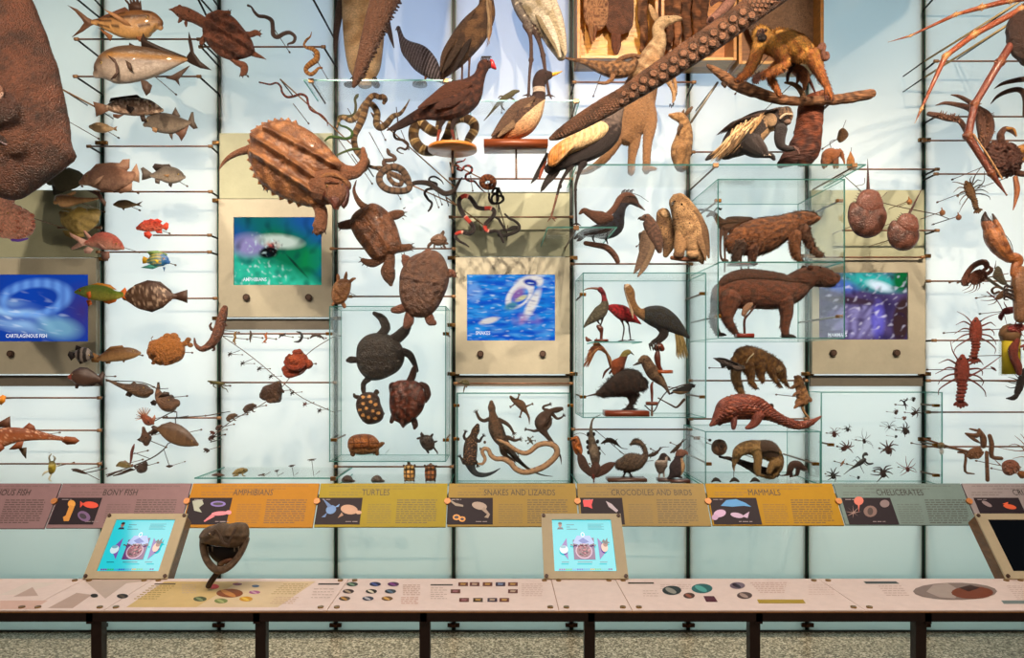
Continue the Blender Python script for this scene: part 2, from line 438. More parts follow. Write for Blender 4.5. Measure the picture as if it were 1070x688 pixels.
def emit_mat(name,strength):
    m,nt = new_mat(name); L = nt.links.new; out = N(nt,'ShaderNodeOutputMaterial')
    at = N(nt,'ShaderNodeAttribute',attribute_name='Col'); e = N(nt,'ShaderNodeEmission'); e.inputs[1].default_value = strength
    L(at.outputs['Color'],e.inputs[0])
    g = N(nt,'ShaderNodeBsdfGlossy'); g.inputs['Roughness'].default_value = .08; g.inputs[0].default_value = (.03,.03,.03,1)
    ad = N(nt,'ShaderNodeAddShader'); L(e.outputs[0],ad.inputs[0]); L(g.outputs[0],ad.inputs[1]); L(ad.outputs[0],out.inputs[0]); MATS[name] = m
emit_mat('screen',.95)
# ================================================================ floor, ceiling, wall
m,nt = new_mat('terrazzo'); L = nt.links.new; out = N(nt,'ShaderNodeOutputMaterial'); p = N(nt,'ShaderNodeBsdfPrincipled'); tc = N(nt,'ShaderNodeTexCoord')
v = N(nt,'ShaderNodeTexVoronoi'); v.inputs['Scale'].default_value = 95; L(tc.outputs['Object'],v.inputs['Vector'])
cr = N(nt,'ShaderNodeValToRGB'); e = cr.color_ramp
e.elements[0].color = lin('#5e584a')+(1,); e.elements[1].color = lin('#d8d0ba')+(1,); x_ = e.elements.new(.5); x_.color = lin('#8f8a76')+(1,)
sp = N(nt,'ShaderNodeSeparateColor'); L(v.outputs['Color'],sp.inputs[0]); L(sp.outputs[0],cr.inputs[0]); L(cr.outputs[0],p.inputs['Base Color'])
p.inputs['Roughness'].default_value = .22; L(p.outputs[0],out.inputs[0]); MATS['terrazzo'] = m
wobj('floor',[bx(-7,7,-1.5,5.6,-.05,0)],'terrazzo',kind='structure')
wobj('ceiling',[bx(-7,7,-1.5,5.6,5.6,5.65,'#3a3630')],'plain',kind='structure')
MULL = [-16,107,229,351,474,597,719,843,965,1088]
HOUS = {0: (200,271,391),2: (141,210,332),4: (202,270,391),7: (200,270,391)}
for i in range(-1,len(MULL)):
    a = MULL[i] if i >= 0 else -139; b = MULL[i+1] if i+1 < len(MULL) else 1211
    wobj('wall_back',[bx(xpx(a)+.014,xpx(b)-.014,WALL,WALL+.012,0.0,5.6,'#ffffff')],'lit_glass',kind='structure')
tn = 1
for x in [-139]+MULL+[1211]:
    wobj('trim_%d' % tn,[bx(xpx(x)-.021,xpx(x)+.021,WALL+.014,WALL+.05,0,5.6,'#14181a'),bx(xpx(x)-.014,xpx(x)-.010,WALL-.001,WALL+.012,0,5.6,'#3c6a60'),bx(xpx(x)+.010,xpx(x)+.014,WALL-.001,WALL+.012,0,5.6,'#3c6a60')],'plain',kind='structure'); tn += 1
wobj('trim_%d' % tn,[bx(-7,7,WALL-.004,WALL+.012,0,.012,'#3b4442')],'plain',kind='structure'); tn += 1
COLN = {0: 'the cartilaginous fish screen',1: 'the bony fish column',2: 'the amphibians screen',3: 'the turtle case',4: 'the snakes screen',5: 'the bird case',6: 'the capybara case',7: 'the mammals screen',8: 'the crustacean column'}
# ---- screens
def grid_img(x0,x1,y0,y1,d,f,nx=150,ny=110):
    vs = []; cs = []; fs = []
    for j in range(ny+1):
        for i in range(nx+1):
            u,v = i/nx,j/ny; vs.append(W(x0+(x1-x0)*u,y0+(y1-y0)*v,d)); c = f(u,v); cs.append(tuple(max(0,q) for q in c))
    for j in range(ny):
        for i in range(nx):
            a = j*(nx+1)+i; fs.append((a,a+nx+1,a+nx+2,a+1))
    return vs,fs,cs
def nz(u,v,s,o=0): return noise.noise(Vector((u*s+o,v*s*.8,o*1.7)))
def blob(u,v,cx,cy,rx,ry,a=0,soft=.35):
    c,s = math.cos(a),math.sin(a); dx,dy = u-cx,v-cy; X,Y = (dx*c+dy*s)/rx,(-dx*s+dy*c)/ry
    r = math.sqrt(X*X+Y*Y); return max(0,min(1,(1-r)/soft))
def scr_fish(u,v):
    c = mixc('#0b3fa8','#123a98',.5+nz(u,v,3));
    c = mixc(c,'#3a2f78',blob(u,v,.95,.55,.22,.5,0,1))
    w_ = math.sin((v*1.4-u*.9+nz(u,v,3,4)*.35)*16)
    c = mixc(c,'#9cc8f2',blob(u,v,.38,.62,.5,.26,.5,.7)*(.6+.35*w_))
    c = mixc(c,'#6fa4ee',max(0,blob(u,v,.55,.35,.36,.3,-.5,.2)-blob(u,v,.52,.38,.27,.19,-.5,.2))*.8*(.8+.2*math.sin(u*70)))
    c = mixc(c,'#7fb6c8',blob(u,v,.75,.8,.25,.2,.6,.6)*.7); c = mixc(c,'#dceeff',max(0,noise.noise(Vector((u*7+v*5,(v-u*.5)*22,2)))-.25)*1.3*blob(u,v,.4,.6,.6,.4,.4,.6)); return c
def scr_amph(u,v):
    c = mixc('#08704a','#1f4fa8',.5+nz(u,v,2.2,2)*1.2-(v-.4)*.8)
    c = mixc(c,'#38cfa8',max(0,min(1,(v-.55+(.4-u)*.55)*4))*(.75+.5*nz(u,v,14,3)))
    c = mixc(c,'#9a8fc0',blob(u,v,.18,.42,.28,.22,0,.6));
    c = mixc(c,'#cfdccd',blob(u,v,.52,.36,.32,.13,.12,.5)*.95)
    c = mixc(c,'#c85a50',blob(u,v,.44,.42,.1,.1,-.4,.6)*(.5+nz(u,v,20)))
    c = mixc(c,'#0a0f10',blob(u,v,.4,.52,.13,.1,-.3,.35));
    c = mixc(c,'#0b1a20',blob(u,v,.72,.72,.25,.02,.95,.5)*.8)
    c = mixc(c,'#0c8a48',blob(u,v,.9,.62,.18,.28,.4,.5)*.7); c = mixc(c,'#d8f4f0',max(0,noise.noise(Vector((u*26,v*20,7)))-.2)*1.6*max(blob(u,v,.3,.85,.4,.25,0,.5),blob(u,v,.35,.4,.3,.2,0,.5))); c = mixc(c,'#5a2a30',blob(u,v,.46,.42,.12,.1,0,.7)*max(0,noise.noise(Vector((u*30,v*24,1))))*2); return mixc(c,'#0a2a3a',max(0,noise.noise(Vector((u*9,v*7,9)))-.1)*.9)
def scr_snake(u,v):
    c = mixc('#1456c8','#1f8be0',.5+1.3*noise.noise(Vector((u*4,v*13,3)))); c = mixc(c,'#6fb4ee',max(0,nz(u,v*2.4,8,5))*.9)
    r1 = max(0,blob(u,v,.6,.3,.14,.26,.5,.15)-blob(u,v,.6,.34,.09,.16,.5,.2)); c = mixc(c,'#e8e4e4',r1)
    c = mixc(c,'#e9e3dc',max(blob(u,v,.74,.45,.07,.3,.35,.5),blob(u,v,.7,.08,.2,.08,-.4,.5),blob(u,v,.82,.1,.06,.1,0,.5)))
    c = mixc(c,'#9a5a98',blob(u,v,.58,.3,.08,.16,.5,.6)*.8); c = mixc(c,'#1f3aa0',blob(u,v,.72,.12,.1,.06,.3,.4))
    c = mixc(c,'#d9d3d0',blob(u,v,.25,.7,.14,.055,-.35,.4)); c = mixc(c,'#4a8aa0',blob(u,v,.5,.48,.1,.07,-.5,.5)); c = mixc(c,'#d8d09a',blob(u,v,.62,.36,.1,.04,-.6,.5))
    c = mixc(c,'#b88ab8',blob(u,v,.68,.7,.2,.14,0,.7)*(.4+nz(u,v,12,3))); c = mixc(c,'#7aa8e8',blob(u,v,.08,.27,.1,.18,0,.4)*.7); c = mixc(c,'#0c3a9c',max(0,noise.noise(Vector((u*10,v*30,8)))-.05)*.9); return mixc(c,'#d8e8f8',max(0,noise.noise(Vector((u*12,v*34,4)))-.3)*1.6)
def scr_mamm(u,v):
    c = mixc('#5a4a78','#3a2f58',.5+nz(u,v,6)); c = mixc(c,'#35b8b0',blob(u,v,.6,.12,.5,.2,.2,.7)); c = mixc(c,'#e4f6ff',blob(u,v,.68,.2,.2,.09,.4,.6))
    c = mixc(c,'#0b6a34',blob(u,v,.93,.12,.14,.22,0,.5)); c = mixc(c,'#5a7fe0',blob(u,v,.2,.18,.3,.13,.3,.6)*.8)
    c = mixc(c,'#8f86b8',blob(u,v,.42,.72,.36,.3,.1,.3)*(.75+.4*math.sin((u*3+v+nz(u,v,5)*.4)*14))); c = mixc(c,'#6a62d8',blob(u,v,.66,.7,.1,.34,0,.5)*.7)
    c = mixc(c,'#3f2a2c',max(blob(u,v,.93,.7,.12,.4,.1,.3),blob(u,v,.35,.42,.38,.07,.12,.5)*.8)); c = mixc(c,'#2a1a3a',max(0,noise.noise(Vector((u*14,v*12,3)))-.1)*1.1); return mixc(c,'#e8e0f4',max(0,noise.noise(Vector((u*18+v*8,v*16,5)))-.22)*1.3)
def wall_screen(col,xs,ys,f,txt,tx,ty,lab,knobs):
    a,b = MULL[col],MULL[col+1]; y0,y1,y2 = HOUS[col]; d = WALL-.05
    x0,x1 = xpx(a)+.016,xpx(b)-.016
    kx = d/WALL; zt,zb = zpx(y1),zpx(y2)
    r = wempty('wall_monitor',((x0+x1)/2,d,zb),'beige metal wall monitor housing '+lab,'monitor')
    sx0,sx1 = W(xs[0],0,d).x,W(xs[1],0,d).x; sz0,sz1 = W(0,ys[1],d).z,W(0,ys[0],d).z
    g = [bx(x0,sx0,d,WALL-.003,zb,zt,'#aeac9a'),bx(sx1,x1,d,WALL-.003,zb,zt,'#aeac9a'),bx(sx0,sx1,d,WALL-.003,sz1,zt,'#aeac9a'),bx(sx0,sx1,d,WALL-.003,zb,sz0,'#aeac9a')]
    o = wobj('housing',g,'metal',parent=r)
    vs,fs,cs = grid_img(xs[0],xs[1],ys[0],ys[1],d+.012,f)
    # keep exactly inside the opening
    for q in vs: q.x = sx0+(q.x-vs[0].x)*1.0 if False else q.x
    B = Buf(); B.v = vs; B.f = fs; B.c = cs
    og = world_loc(r); me = mesh_from('screen',B,'screen',og,smooth=False); s_ = place('screen',me,og,r,label='lit video screen')
    tg = text_geo(txt,.036,W(tx,ty,d+.008),(1,0,0),(0,0,1),'#f4f6ff',xs=.8,bold=.01)
    wobj('screen_caption',[tg],'screen',parent=s_)
    for kx_,ky in knobs:
        p = W(kx_,ky,d)
        wobj('knob',[cyl(p+Vector((0,-.018,0)),p+Vector((0,.002,0)),.023,'#3a2a22',20),cyl(p+Vector((0,-.022,0)),p+Vector((0,-.018,0)),.015,'#59453a',20)],'rodmat',parent=r,smooth=False)
    # plain panel above and narrow grey tray below
    wobj('cover_panel',[bx(x0,x1,WALL-.035,WALL-.003,zt+.008,zpx(y0),'#9fa58c')],'metal',label='greenish beige cover panel above '+lab.replace('showing','the monitor showing'),cat='panel')
    wobj('shadow_tray',[bx(x0,x1,WALL-.02,WALL-.003,zb-.085,zb-.01,'#6d6a60')],'metal',label='narrow grey metal strip under '+lab.replace('showing','the monitor showing'),cat='panel')
wall_screen(0,(-30,92),(287,357),scr_fish,'CARTILAGINOUS FISH',6,353,'showing blue cartilaginous fish video, by the left edge',((12,370),))
wall_screen(2,(244,336),(227,298),scr_amph,'AMPHIBIANS',254,294,'showing the green amphibians video',((258,311),(323,311)))
wall_screen(4,(488,580),(287,356),scr_snake,'SNAKES',497,350,'showing the bright blue snakes video',((502,370),(567,370)))
wall_screen(7,(856,949),(285,355),scr_mamm,'MAMMALS',865,352,'showing the purple mammals video',((870,369),(936,369)))
# ---- clamps on the mullions
CL = [(107,150),(229,150),(229,210),(107,271),(229,333),(351,333),(474,270),(597,270),(474,391),(597,391),(843,391),(965,391),(965,147),(965,268),(474,340),(843,268),(597,150),(965,459)]+[(x,653) for x in MULL[1:9]]
where = lambda x: {107: 'left of the bony fish column',229: 'left of the amphibians screen',351: 'right of the amphibians screen',474: 'left of the snakes screen',597: 'right of the snakes screen',719: 'between the bird and capybara cases',843: 'left of the mammals screen',965: 'right of the mammals screen'}[x]
def lvl(y): return 'seen under the counter' if y > 600 else 'high up' if y < 180 else 'above the screens' if y < 290 else 'beside the screens' if y < 350 else 'just under the screens' if y < 420 else 'above the title boards'
for x,y in CL:
    X,Z = xpx(x),zpx(y)
    wobj('panel_clamp',[bx(X-.042,X+.042,WALL-.02,WALL-.001,Z-.013,Z+.013,'#6e5230' if y < 600 else '#3a241a'),bx(X-.012,X+.012,WALL-.03,WALL-.02,Z-.009,Z+.009,'#8a6a40' if y < 600 else '#4a3024')],'brass',label='brown clamp %s, %s' % (where(x),lvl(y)),cat='clamp',group='wall panel clamps',bevel=.002)
# ---- mounting rails: horizontal rods held off the wall by dark stand-offs
RAILS = [(1,78,208,-3,4.69),(1,91,217,-9,4.78),(2,206,326,-3,4.4),(8,976,1100,-2,4.84),(1,80,208,41,4.69),(1,79,208,80,4.69),(1,93,220,153,4.82),(1,100,220,200.5,4.85),(1,160,219,246,4.86,'r'),(1,103,219,263.5,4.85),(1,150,225,312,4.9,'r'),
 (1,170,229,437,4.88,'r'),(0,-10,104,416,4.85,'r'),(0,-10,104,450,4.85,'r'),(0,-10,104,485,4.85,'r'),(0,60,104,238,4.88,'r'),
 (2,210,338,49,4.69),(2,226,347,349,4.88),(2,222,350,400,4.88),(3,347,474,260,4.9),(3,366,474,310,4.9),(3,351,472,488,4.88),
 (4,471,597,187,4.86),(4,471,597,227,4.86),(4,476,597,401,4.9),(5,600,725,86,4.8),(5,598,722,276,4.86),(5,599,721,449,4.88),
 (6,724,840,159,4.84),(6,722,842,398,4.9),(6,722,842,438,4.9),(7,890,979,177,4.84,'r'),(7,880,979,241,4.84,'r'),(7,846,964,269,4.92),
 (8,978,1100,64,4.84),(8,978,1100,122,4.86),(8,966,1100,147,4.93),(8,978,1100,182,4.84),(8,970,1100,294,4.9),(8,976,1100,356,4.88),(8,970,1100,398,4.9),(8,970,1100,431,4.9),(8,966,1100,467,4.9)]
for i,r_ in enumerate(RAILS):
    col,x0,x1,y,d = r_[:5]; only = r_[5] if len(r_) > 5 else ''
    a,b = W(x0,y,d),W(x1,y,d)
    row = sum(1 for q in RAILS[:i] if q[0] == col)
    nth = ['topmost','second','third','fourth','fifth','sixth','seventh','eighth','ninth','tenth','eleventh','twelfth','lowest'][sorted(q[3] for q in RAILS if q[0] == col).index(y)]
    r = wempty('mounting_rail',(a+b)/2,'brown mounting rod, %s from the top in the column with %s' % (nth,COLN[col].replace('the ','').replace(' column','')),'rod','mounting rods across the lit wall')
    wobj('rod',[cyl(a,b,.0058,'#7d5a44',10)],'rodmat',parent=r,smooth=True)
    for p,m_,sd in ((a,MULL[col],'l'),(b,MULL[col+1] if col+1 < len(MULL) else 1211,'r')):
        if only and only != sd: continue
        q = Vector((xpx(m_),WALL,p.z))
        wobj('standoff',[cyl(p+Vector((0,.0,0)),q,.0065,'#1b1a18',10)],'rodmat',parent=r,smooth=True)
        wobj('collar',[cyl(p+Vector((-.014,0,0)),p+Vector((.014,0,0)),.011,'#8d6a48',12)],'rodmat',parent=r,smooth=True)
# ================================================================ glass cases and shelves
def glass_box(name,label,x0,x1,yt,yb,df,db=WALL-.03,faces='ftblr',zb=None,clamps=()):
    a,b = W(x0,yt,df),W(x1,yb,df); X0,X1,Zt,Zb = a.x,b.x,a.z,(b.z if zb is None else zb); t = .006; e = .0055
    SURF.append((X0,X1,df,db,Zb+t)); SURF.append((X0,X1,df,db,Zt))
    r = wempty(name,((X0+X1)/2,df,Zb),label,'glass case')
    if 'f' in faces: wobj('front_pane',[bx(X0,X1,df,df+t,Zb,Zt)],'glass',parent=r)
    if 't' in faces: wobj('top_pane',[bx(X0,X1,df+t,db,Zt-t,Zt)],'glass',parent=r)
    if 'b' in faces: wobj('bottom_pane',[bx(X0,X1,df+t,db,Zb,Zb+t)],'glass',parent=r)
    if 'l' in faces: wobj('side_pane',[bx(X0,X0+t,df+t,db,Zb+t,Zt-t)],'glass',parent=r)
    if 'r' in faces: wobj('side_pane',[bx(X1-t,X1,df+t,db,Zb+t,Zt-t)],'glass',parent=r)
    E = []
    for X in (X0,X1):
        s = e if X == X0 else -e
        E.append(bx(X,X+s,df-.001,df+.007,Zb,Zt)); E.append(bx(X,X+s*.7,db-.004,db,Zb,Zt))
        E.append(bx(X,X+s*.6,df,db,Zt-.004,Zt)); E.append(bx(X,X+s*.6,df,db,Zb,Zb+.004))
    for Z,s in ((Zt,-e),(Zb,e)): E.append(bx(X0,X1,df-.001,df+.007,Z,Z+s)); E.append(bx(X0,X1,db-.004,db,Z,Z+s*.7))
    wobj('polished_edge',E,'edge',parent=r)
    for cx,cy,dd in clamps:
        p = W(cx,cy,dd); wobj('clip',[bx(p.x-.02,p.x+.02,p.y-.012,p.y+.012,p.z-.01,p.z+.01,'#8a5a24')],'brass',parent=r,bevel=.002)
        wobj('support_rod',[cyl(p,(p.x,WALL,p.z),.006,'#6b5a48',10)],'rodmat',parent=r)
    return r
glass_box('glass_case','tall clear glass case around the sea turtles and tortoises',344,466,320,483,4.62,clamps=((344,349,4.66),(349,460,4.66),(466,460,4.66),(466,349,4.66)))
glass_box('glass_case','wide clear glass case around the lizards under the snakes screen',477,596,411,506,4.85,clamps=((477,424,4.87),(477,459,4.87),(596,424,4.87),(596,459,4.87)))
glass_box('glass_case','clear glass case holding the ibis, hornbill and kiwi',609,738,285,437,4.535,clamps=((609,308,4.6),(609,415,4.6),(734,307,4.6),(734,415,4.6)))
glass_box('glass_case','large clear glass case holding the beaver and the capybara',750,883,187,354,4.3,clamps=((750,210,4.4),(877,210,4.4),(750,331,4.4),(877,331,4.4)))
glass_box('glass_case','clear glass case holding the anteater, below the pangolin',737,858,451,507,4.45,clamps=((740,485,4.5),(852,485,4.5),(728,458,4.8)))
glass_box('glass_case','wide shallow glass case full of spiders and scorpions',858,985,410,508,4.78,clamps=((868,465,4.83),(978,424,4.83),(978,465,4.83),(978,497,4.83)))
def shelf(label,x0,x1,y,df,db=WALL-.01,sup=()):
    a,b = W(x0,y,df),W(x1,y,df); SURF.append((a.x,b.x,df,db,a.z)); r = wempty('glass_shelf',((a.x+b.x)/2,df,a.z),label,'shelf')
    wobj('pane',[bx(a.x,b.x,df+.006,db,a.z-.008,a.z)],'glass',parent=r)
    wobj('polished_edge',[bx(a.x,b.x,df,df+.006,a.z-.008,a.z),bx(a.x,a.x+.004,df+.006,db,a.z-.008,a.z),bx(b.x-.004,b.x,df+.006,db,a.z-.008,a.z)],'edge',parent=r)
    for cx in sup:
        X = W(cx,y,df).x; wobj('clip',[bx(X-.017,X+.017,df-.004,df+.02,a.z-.02,a.z+.006,'#8a6a4a')],'brass',parent=r,bevel=.002)
        wobj('support_rod',[cyl((X,df+.02,a.z-.014),(X,WALL,a.z-.014),.006,'#6b5a48',10)],'rodmat',parent=r)
    return r
shelf('clear glass shelf under the penguin and guineafowl',317,472,83,4.62,sup=(325,466))
shelf('clear glass shelf under the long-legged white stork',490,606,104.5,4.72,sup=(602,))
shelf('long clear glass shelf under the kangaroo and colobus monkey',602,905,171.5,4.42,sup=(748,893))
shelf('small clear glass shelf under the crane',572,645,237,4.27,sup=(602,))
shelf('clear glass shelf inside the big case under the beaver',752,881,273.5,4.32,WALL-.04)
shelf('low clear glass shelf with small frogs and salamanders',203,352,499.5,4.5,sup=(348,))
shelf('low clear glass shelf in front of the turtle case seam',353,470,506.5,4.54)
shelf('low clear glass shelf under the goose, puffin and razorbill',604,733,506,4.55)
shelf('small clear glass shelf under the red ibis in the bird case',620,671,357,4.62,WALL-.04)
# ================================================================ title boards
def plane_hit(px,py,A,n):
    d = Vector(((px-VPX)/FOC,1,-(py-VPY)/FOC)); o = Vector((0,0,H)); return o+d*((Vector(A)-o).dot(n)/d.dot(n))
BA,BB = Vector((0,4.45,H-122*4.45/FOC)),Vector((0,4.28,H-168*4.28/FOC)); BN = Vector((1,0,0)).cross((BA-BB).normalized()); BU = (BA-BB).normalized()
if BN.y > 0: BN = -BN
def on_board(x,y,off=0): return plane_hit(x,y,BA,BN)+BN*off
def poly_on(fn,pts,off,col,th_=0):
    return [fn(x,y,off) for x,y in pts],[tuple(range(len(pts)))],col
def ellp(cx,cy,rx,ry,n=18,rot=0):
    c,s = math.cos(rot),math.sin(rot); return [(cx+rx*math.cos(a)*c-ry*math.sin(a)*s,cy+rx*math.cos(a)*s+ry*math.sin(a)*c) for a in [2*PI*i/n for i in range(n)]]
def textline(fn,x0,x1,y,h,col,rng,off=.0012,wl=(2.5,7),slant=0):
    vs = []; fs = []; x = x0
    while x < x1-1:
        w_ = min(rng.uniform(*wl),x1-x); o = len(vs); vs += [fn(x,y-h/2,off),fn(x+w_,y-h/2,off),fn(x+w_,y+h/2,off),fn(x,y+h/2,off)]; fs.append((o,o+3,o+2,o+1)); x += w_+1.1
    return vs,fs,col
TOPX = [-72,65,201,334.5,468.5,602,736,870,1004,1139]
def seam(x,y): return 520+(x-520)*(y-383)/122.0*(4.45/ (4.45-.17*(y-505)/46.0)) ** -1 if False else None
def bx_at(xt,y):   # pixel x at height y on the board of the seam whose top is at xt (runs straight down the board)
    X = on_board(xt,505).x; q = on_board(xt,y); return VPX+X*FOC/q.y
BO = [('mauve','#846a70','CARTILAGINOUS FISH','r',31),('mauve','#846a70','BONY FISH','c',125),('orange','#a87412','AMPHIBIANS','c',264),('olive yellow','#968622','TURTLES','c',392.5),('tan','#957d3c','SNAKES AND LIZARDS','c',543),
      ('dull tan','#8f7a48','CROCODILES AND BIRDS','c',681),('bright gold','#a07a08','MAMMALS','c',799),('grey green','#6a8080','CHELICERATES','c',941),('pale grey','#8f888c','CRUSTACEANS','l',1059)]
PX = [(-84,-30),(61,107),(199,243),(333,379),(468,515),(606,650),(741,790),(879,930),(1017,1064)]
rng = random.Random(3)
def pics(i):
    x0 = PX[i][0]; o = []
    def P(pts,c): o.append(poly_on(on_board,pts,.0022+.0003*len(o),c))
    def E(cx,cy,rx,ry,c,rot=0): P(ellp(x0+cx,cy,rx,ry,16,rot),c)
    if i == 1:
        E(14,527,4,4,'#d89a3c'); P([(x0+12,528),(x0+17,530),(x0+13,540),(x0+11,545),(x0+6,545),(x0+5,541),(x0+8,539)],'#c98a34'); E(34,528,8,3.4,'#d8432a',.1); P([(x0+27,527),(x0+23,531),(x0+23,524)],'#c93a28'); E(27,540,7,5,'#6a4f80',.5); E(26,540,4,2.6,'#2c2238',.5)
    if i == 2:
        P([(x0+2,524),(x0+12,522),(x0+14,527),(x0+9,531),(x0+12,536),(x0+4,534)],'#9aa59a'); o.append((lambda q: q)(poly_on(on_board,ellp(x0+29,527,8,3),.0025,'#6f5fb4'))); E(29,527,5.5,1.5,'#1d1626'); E(31,537,9,2.2,'#d4788c',-.08); E(40,536,3,2.2,'#dd8496'); P([(x0+22,538),(x0+14,545),(x0+15,546),(x0+26,540)],'#c86c80')
    if i == 3:
        E(13,533,5.5,4.5,'#4f7fbe',-.4); P([(x0+10,531),(x0+4,521),(x0+14,529)],'#3f6aa8'); P([(x0+16,531),(x0+22,527),(x0+21,530)],'#5f8fce'); P([(x0+9,536),(x0+3,541),(x0+7,541)],'#3f6aa8'); E(32,533,9,5,'#b08a72',.15); E(42,536,3,2,'#b8927a'); P([(x0+24,536),(x0+20,542),(x0+26,539)],'#9a7660')
    if i == 4:
        P([(x0+2,522),(x0+8,526),(x0+16,528),(x0+16,530),(x0+8,529),(x0+2,524)],'#8a7f74'); E(33,529,8,4,'#9a8a80',.2); P([(x0+38,530),(x0+44,538),(x0+42,542),(x0+38,541),(x0+41,538),(x0+35,533)],'#8d7d72'); E(9,541,4,3,'#d7923c'); E(9,541,2.4,1.6,'#1d1626'); E(15,543,3.6,2.8,'#d7923c'); E(15,543,2,1.4,'#1d1626')
    if i == 5:
        P([(x0+3,523),(x0+8,523),(x0+14,522),(x0+12,528),(x0+13,532),(x0+8,530),(x0+4,530)],'#d8283c'); P([(x0+27,524),(x0+33,527),(x0+40,534),(x0+38,536),(x0+30,530)],'#a9a0b0')
    if i == 6:
        P([(x0+12,529),(x0+18,523),(x0+28,522),(x0+38,526),(x0+44,530),(x0+36,529),(x0+24,530)],'#2f86c8'); E(11,537,6.5,4,'#b79ac4',-.2); E(6,541,3.5,3,'#a98cb8'); E(29,539,7,2.6,'#b09abf',.2); P([(x0+34,540),(x0+42,535),(x0+40,542)],'#b09abf')
    if i == 7:
        for a in range(8): P([(x0+12,536),(x0+12+9*math.cos(a*.785),535+7*math.sin(a*.785)),(x0+12.8,537)],'#8f7470')
        E(18,524,5,4.5,'#c66a5c'); P([(x0+17,528),(x0+19,528),(x0+18,536)],'#c66a5c'); E(30,535,7,6,'#6f5654'); E(30,535,3,4,'#3a2a2c'); E(45,527,5,4,'#7a6a70')
    if i == 8:
        E(14,527,6,2,'#8a7a80',.5); E(38,530,7,2.4,'#d85a34',.2); P([(x0+30,527),(x0+36,525),(x0+36,528)],'#d85a34')
    return o
TITLES = ['cartilaginous fish','bony fish','amphibians','turtles','snakes and lizards','crocodiles and birds','mammals','chelicerates','crustaceans']
for i,(cn,col,title,al,tx) in enumerate(BO):
    xa,xb = TOPX[i],TOPX[i+1]; A,B_ = on_board(xa+.8,505.5),on_board(xb-.8,505.5); bot = BB
    X0,X1 = A.x,B_.x
    y0b = 552.5-1.6*i*.33
    lo = on_board(xa,y0b)
    up = BU; t = .012
    top = Vector((0,A.y,A.z)); low = Vector((0,lo.y,lo.z))
    vs = []
    for X in (X0,X1):
        for p in (top,low,low-BN*t,top-BN*t): vs.append(Vector((X,p.y,p.z)))
    r = wempty('title_board',((X0+X1)/2,low.y,low.z),'%s slanted text board titled %s' % (cn,title),'sign','slanted title boards along the wall')
    wobj('board',[(vs,[(0,1,2,3),(7,6,5,4),(0,4,5,1),(1,5,6,2),(2,6,7,3),(3,7,4,0)],col)],'satin',parent=r)
    dark = mixc(col,'#221a10',.68); mid = mixc(col,'#221a10',.42)
    g = []
    if al == 'r': at,a_ = on_board(tx,518),'RIGHT'
    elif al == 'c': at,a_ = on_board(tx,518),'CENTER'
    else: at,a_ = on_board(tx,518),'LEFT'
    g.append(text_geo(title,.057,at,(1,0,0),BU,mixc(col,'#120c0a',.95),a_,.002,xs=.76))
    L0 = bx_at(xa,508)+2; R0 = bx_at(xb,508)-4
    g.append(textline(on_board,L0+8,R0-8,508.3,.8,mid,rng)); g.append(textline(on_board,L0+30,R0-30,511.2,.8,mid,rng))
    g.append(textline(on_board,L0+8,L0+42,515,.8,mid,rng)); g.append(textline(on_board,L0+8,L0+38,517.5,.8,mid,rng))
    pl,pr = PX[i]; c1 = pr+6; c2 = pr+36; c3 = pr+80
    for k in range(11):
        y = 523+k*2.35; sh = (y-523)*(c1-520)/122*.2*.35
        if k > 1: g.append(textline(on_board,c1+sh,c2-5+sh,y,.75,mid,rng))
        g.append(textline(on_board,c2+sh,c3-2-(9 if k == 10 else 0)+sh,y,1.0,dark,rng))
    wobj('title',g[:1],'plain',parent=r); wobj('body_text',[q for q in g[1:] if q[0]],'plain',parent=r)
    bt = 548.5
    quad = [(pl,520.5),(pr,520.5),(VPX+on_board(pr,520.5).x*FOC/on_board(pr,bt).y,bt),(VPX+on_board(pl,520.5).x*FOC/on_board(pl,bt).y,bt)]
    s_ = wobj('picture',[poly_on(on_board,quad,.0012,'#1d1420')],'satin',parent=r)
    pp = pics(i)
    pp += [textline(on_board,pl+4,pl+14,522.5,.7,'#8a7f86',rng,.003),textline(on_board,pr-18,pr-4,545.5,.7,'#8a7f86',rng,.003)]
    wobj('illustration',pp,'plain',parent=s_)
    p = on_board(bx_at(xb,524.5),524.5)
    wobj('bolt',[cyl(p-BN*.01,p+BN*.012,.019,'#b5763f',18)],'rodmat',parent=r)
# board bracket beam behind
wobj('board_beam',[bx(-4.4,4.4,4.44,4.5,1.0,1.045,'#2c2a26')]+[bx(xpx(x)-.012,xpx(x)+.012,4.48,WALL,1.01,1.035,'#2c2a26') for x in MULL],'metal',label='dark steel beam carrying the row of title boards',cat='beam')
# ================================================================ counter
ZC = .95
def on_top(x,y,off=0): return plane_hit(x,y,(0,0,ZC),Vector((0,0,1)))+Vector((0,0,off))
dF,dB = 2.645,3.04
ctr = wempty('exhibit_counter',(0,2.85,0),'long dark-framed reading counter with pale pink printed top','counter')
wobj('frame',[bx(-2.4,2.4,dF,dF+.03,ZC-.042,ZC-.009,'#2a1712'),bx(-2.4,2.4,dB-.03,dB,ZC-.06,ZC-.009,'#2a1712'),bx(-2.4,2.4,dF-.001,dB,ZC-.009,ZC-.004,'#b07a48')]+[bx(xpx(x,2.7)-.012,xpx(x,2.7)+.012,dF,dB,ZC-.05,ZC-.009,'#2a1712') for x in (102,273,444,616,788,961)],'rodmat',parent=ctr)
for x in (-70,102,273,444,616,788,961,1132):
    X = xpx(x,2.66); wobj('leg',[bx(X-.0195,X+.0195,dF+.004,dF+.044,0,ZC-.04,'#2b1913'),bx(X-.04,X+.04,dF-.02,dF+.07,0,.012,'#2b1913')],'rodmat',parent=ctr,bevel=.002)
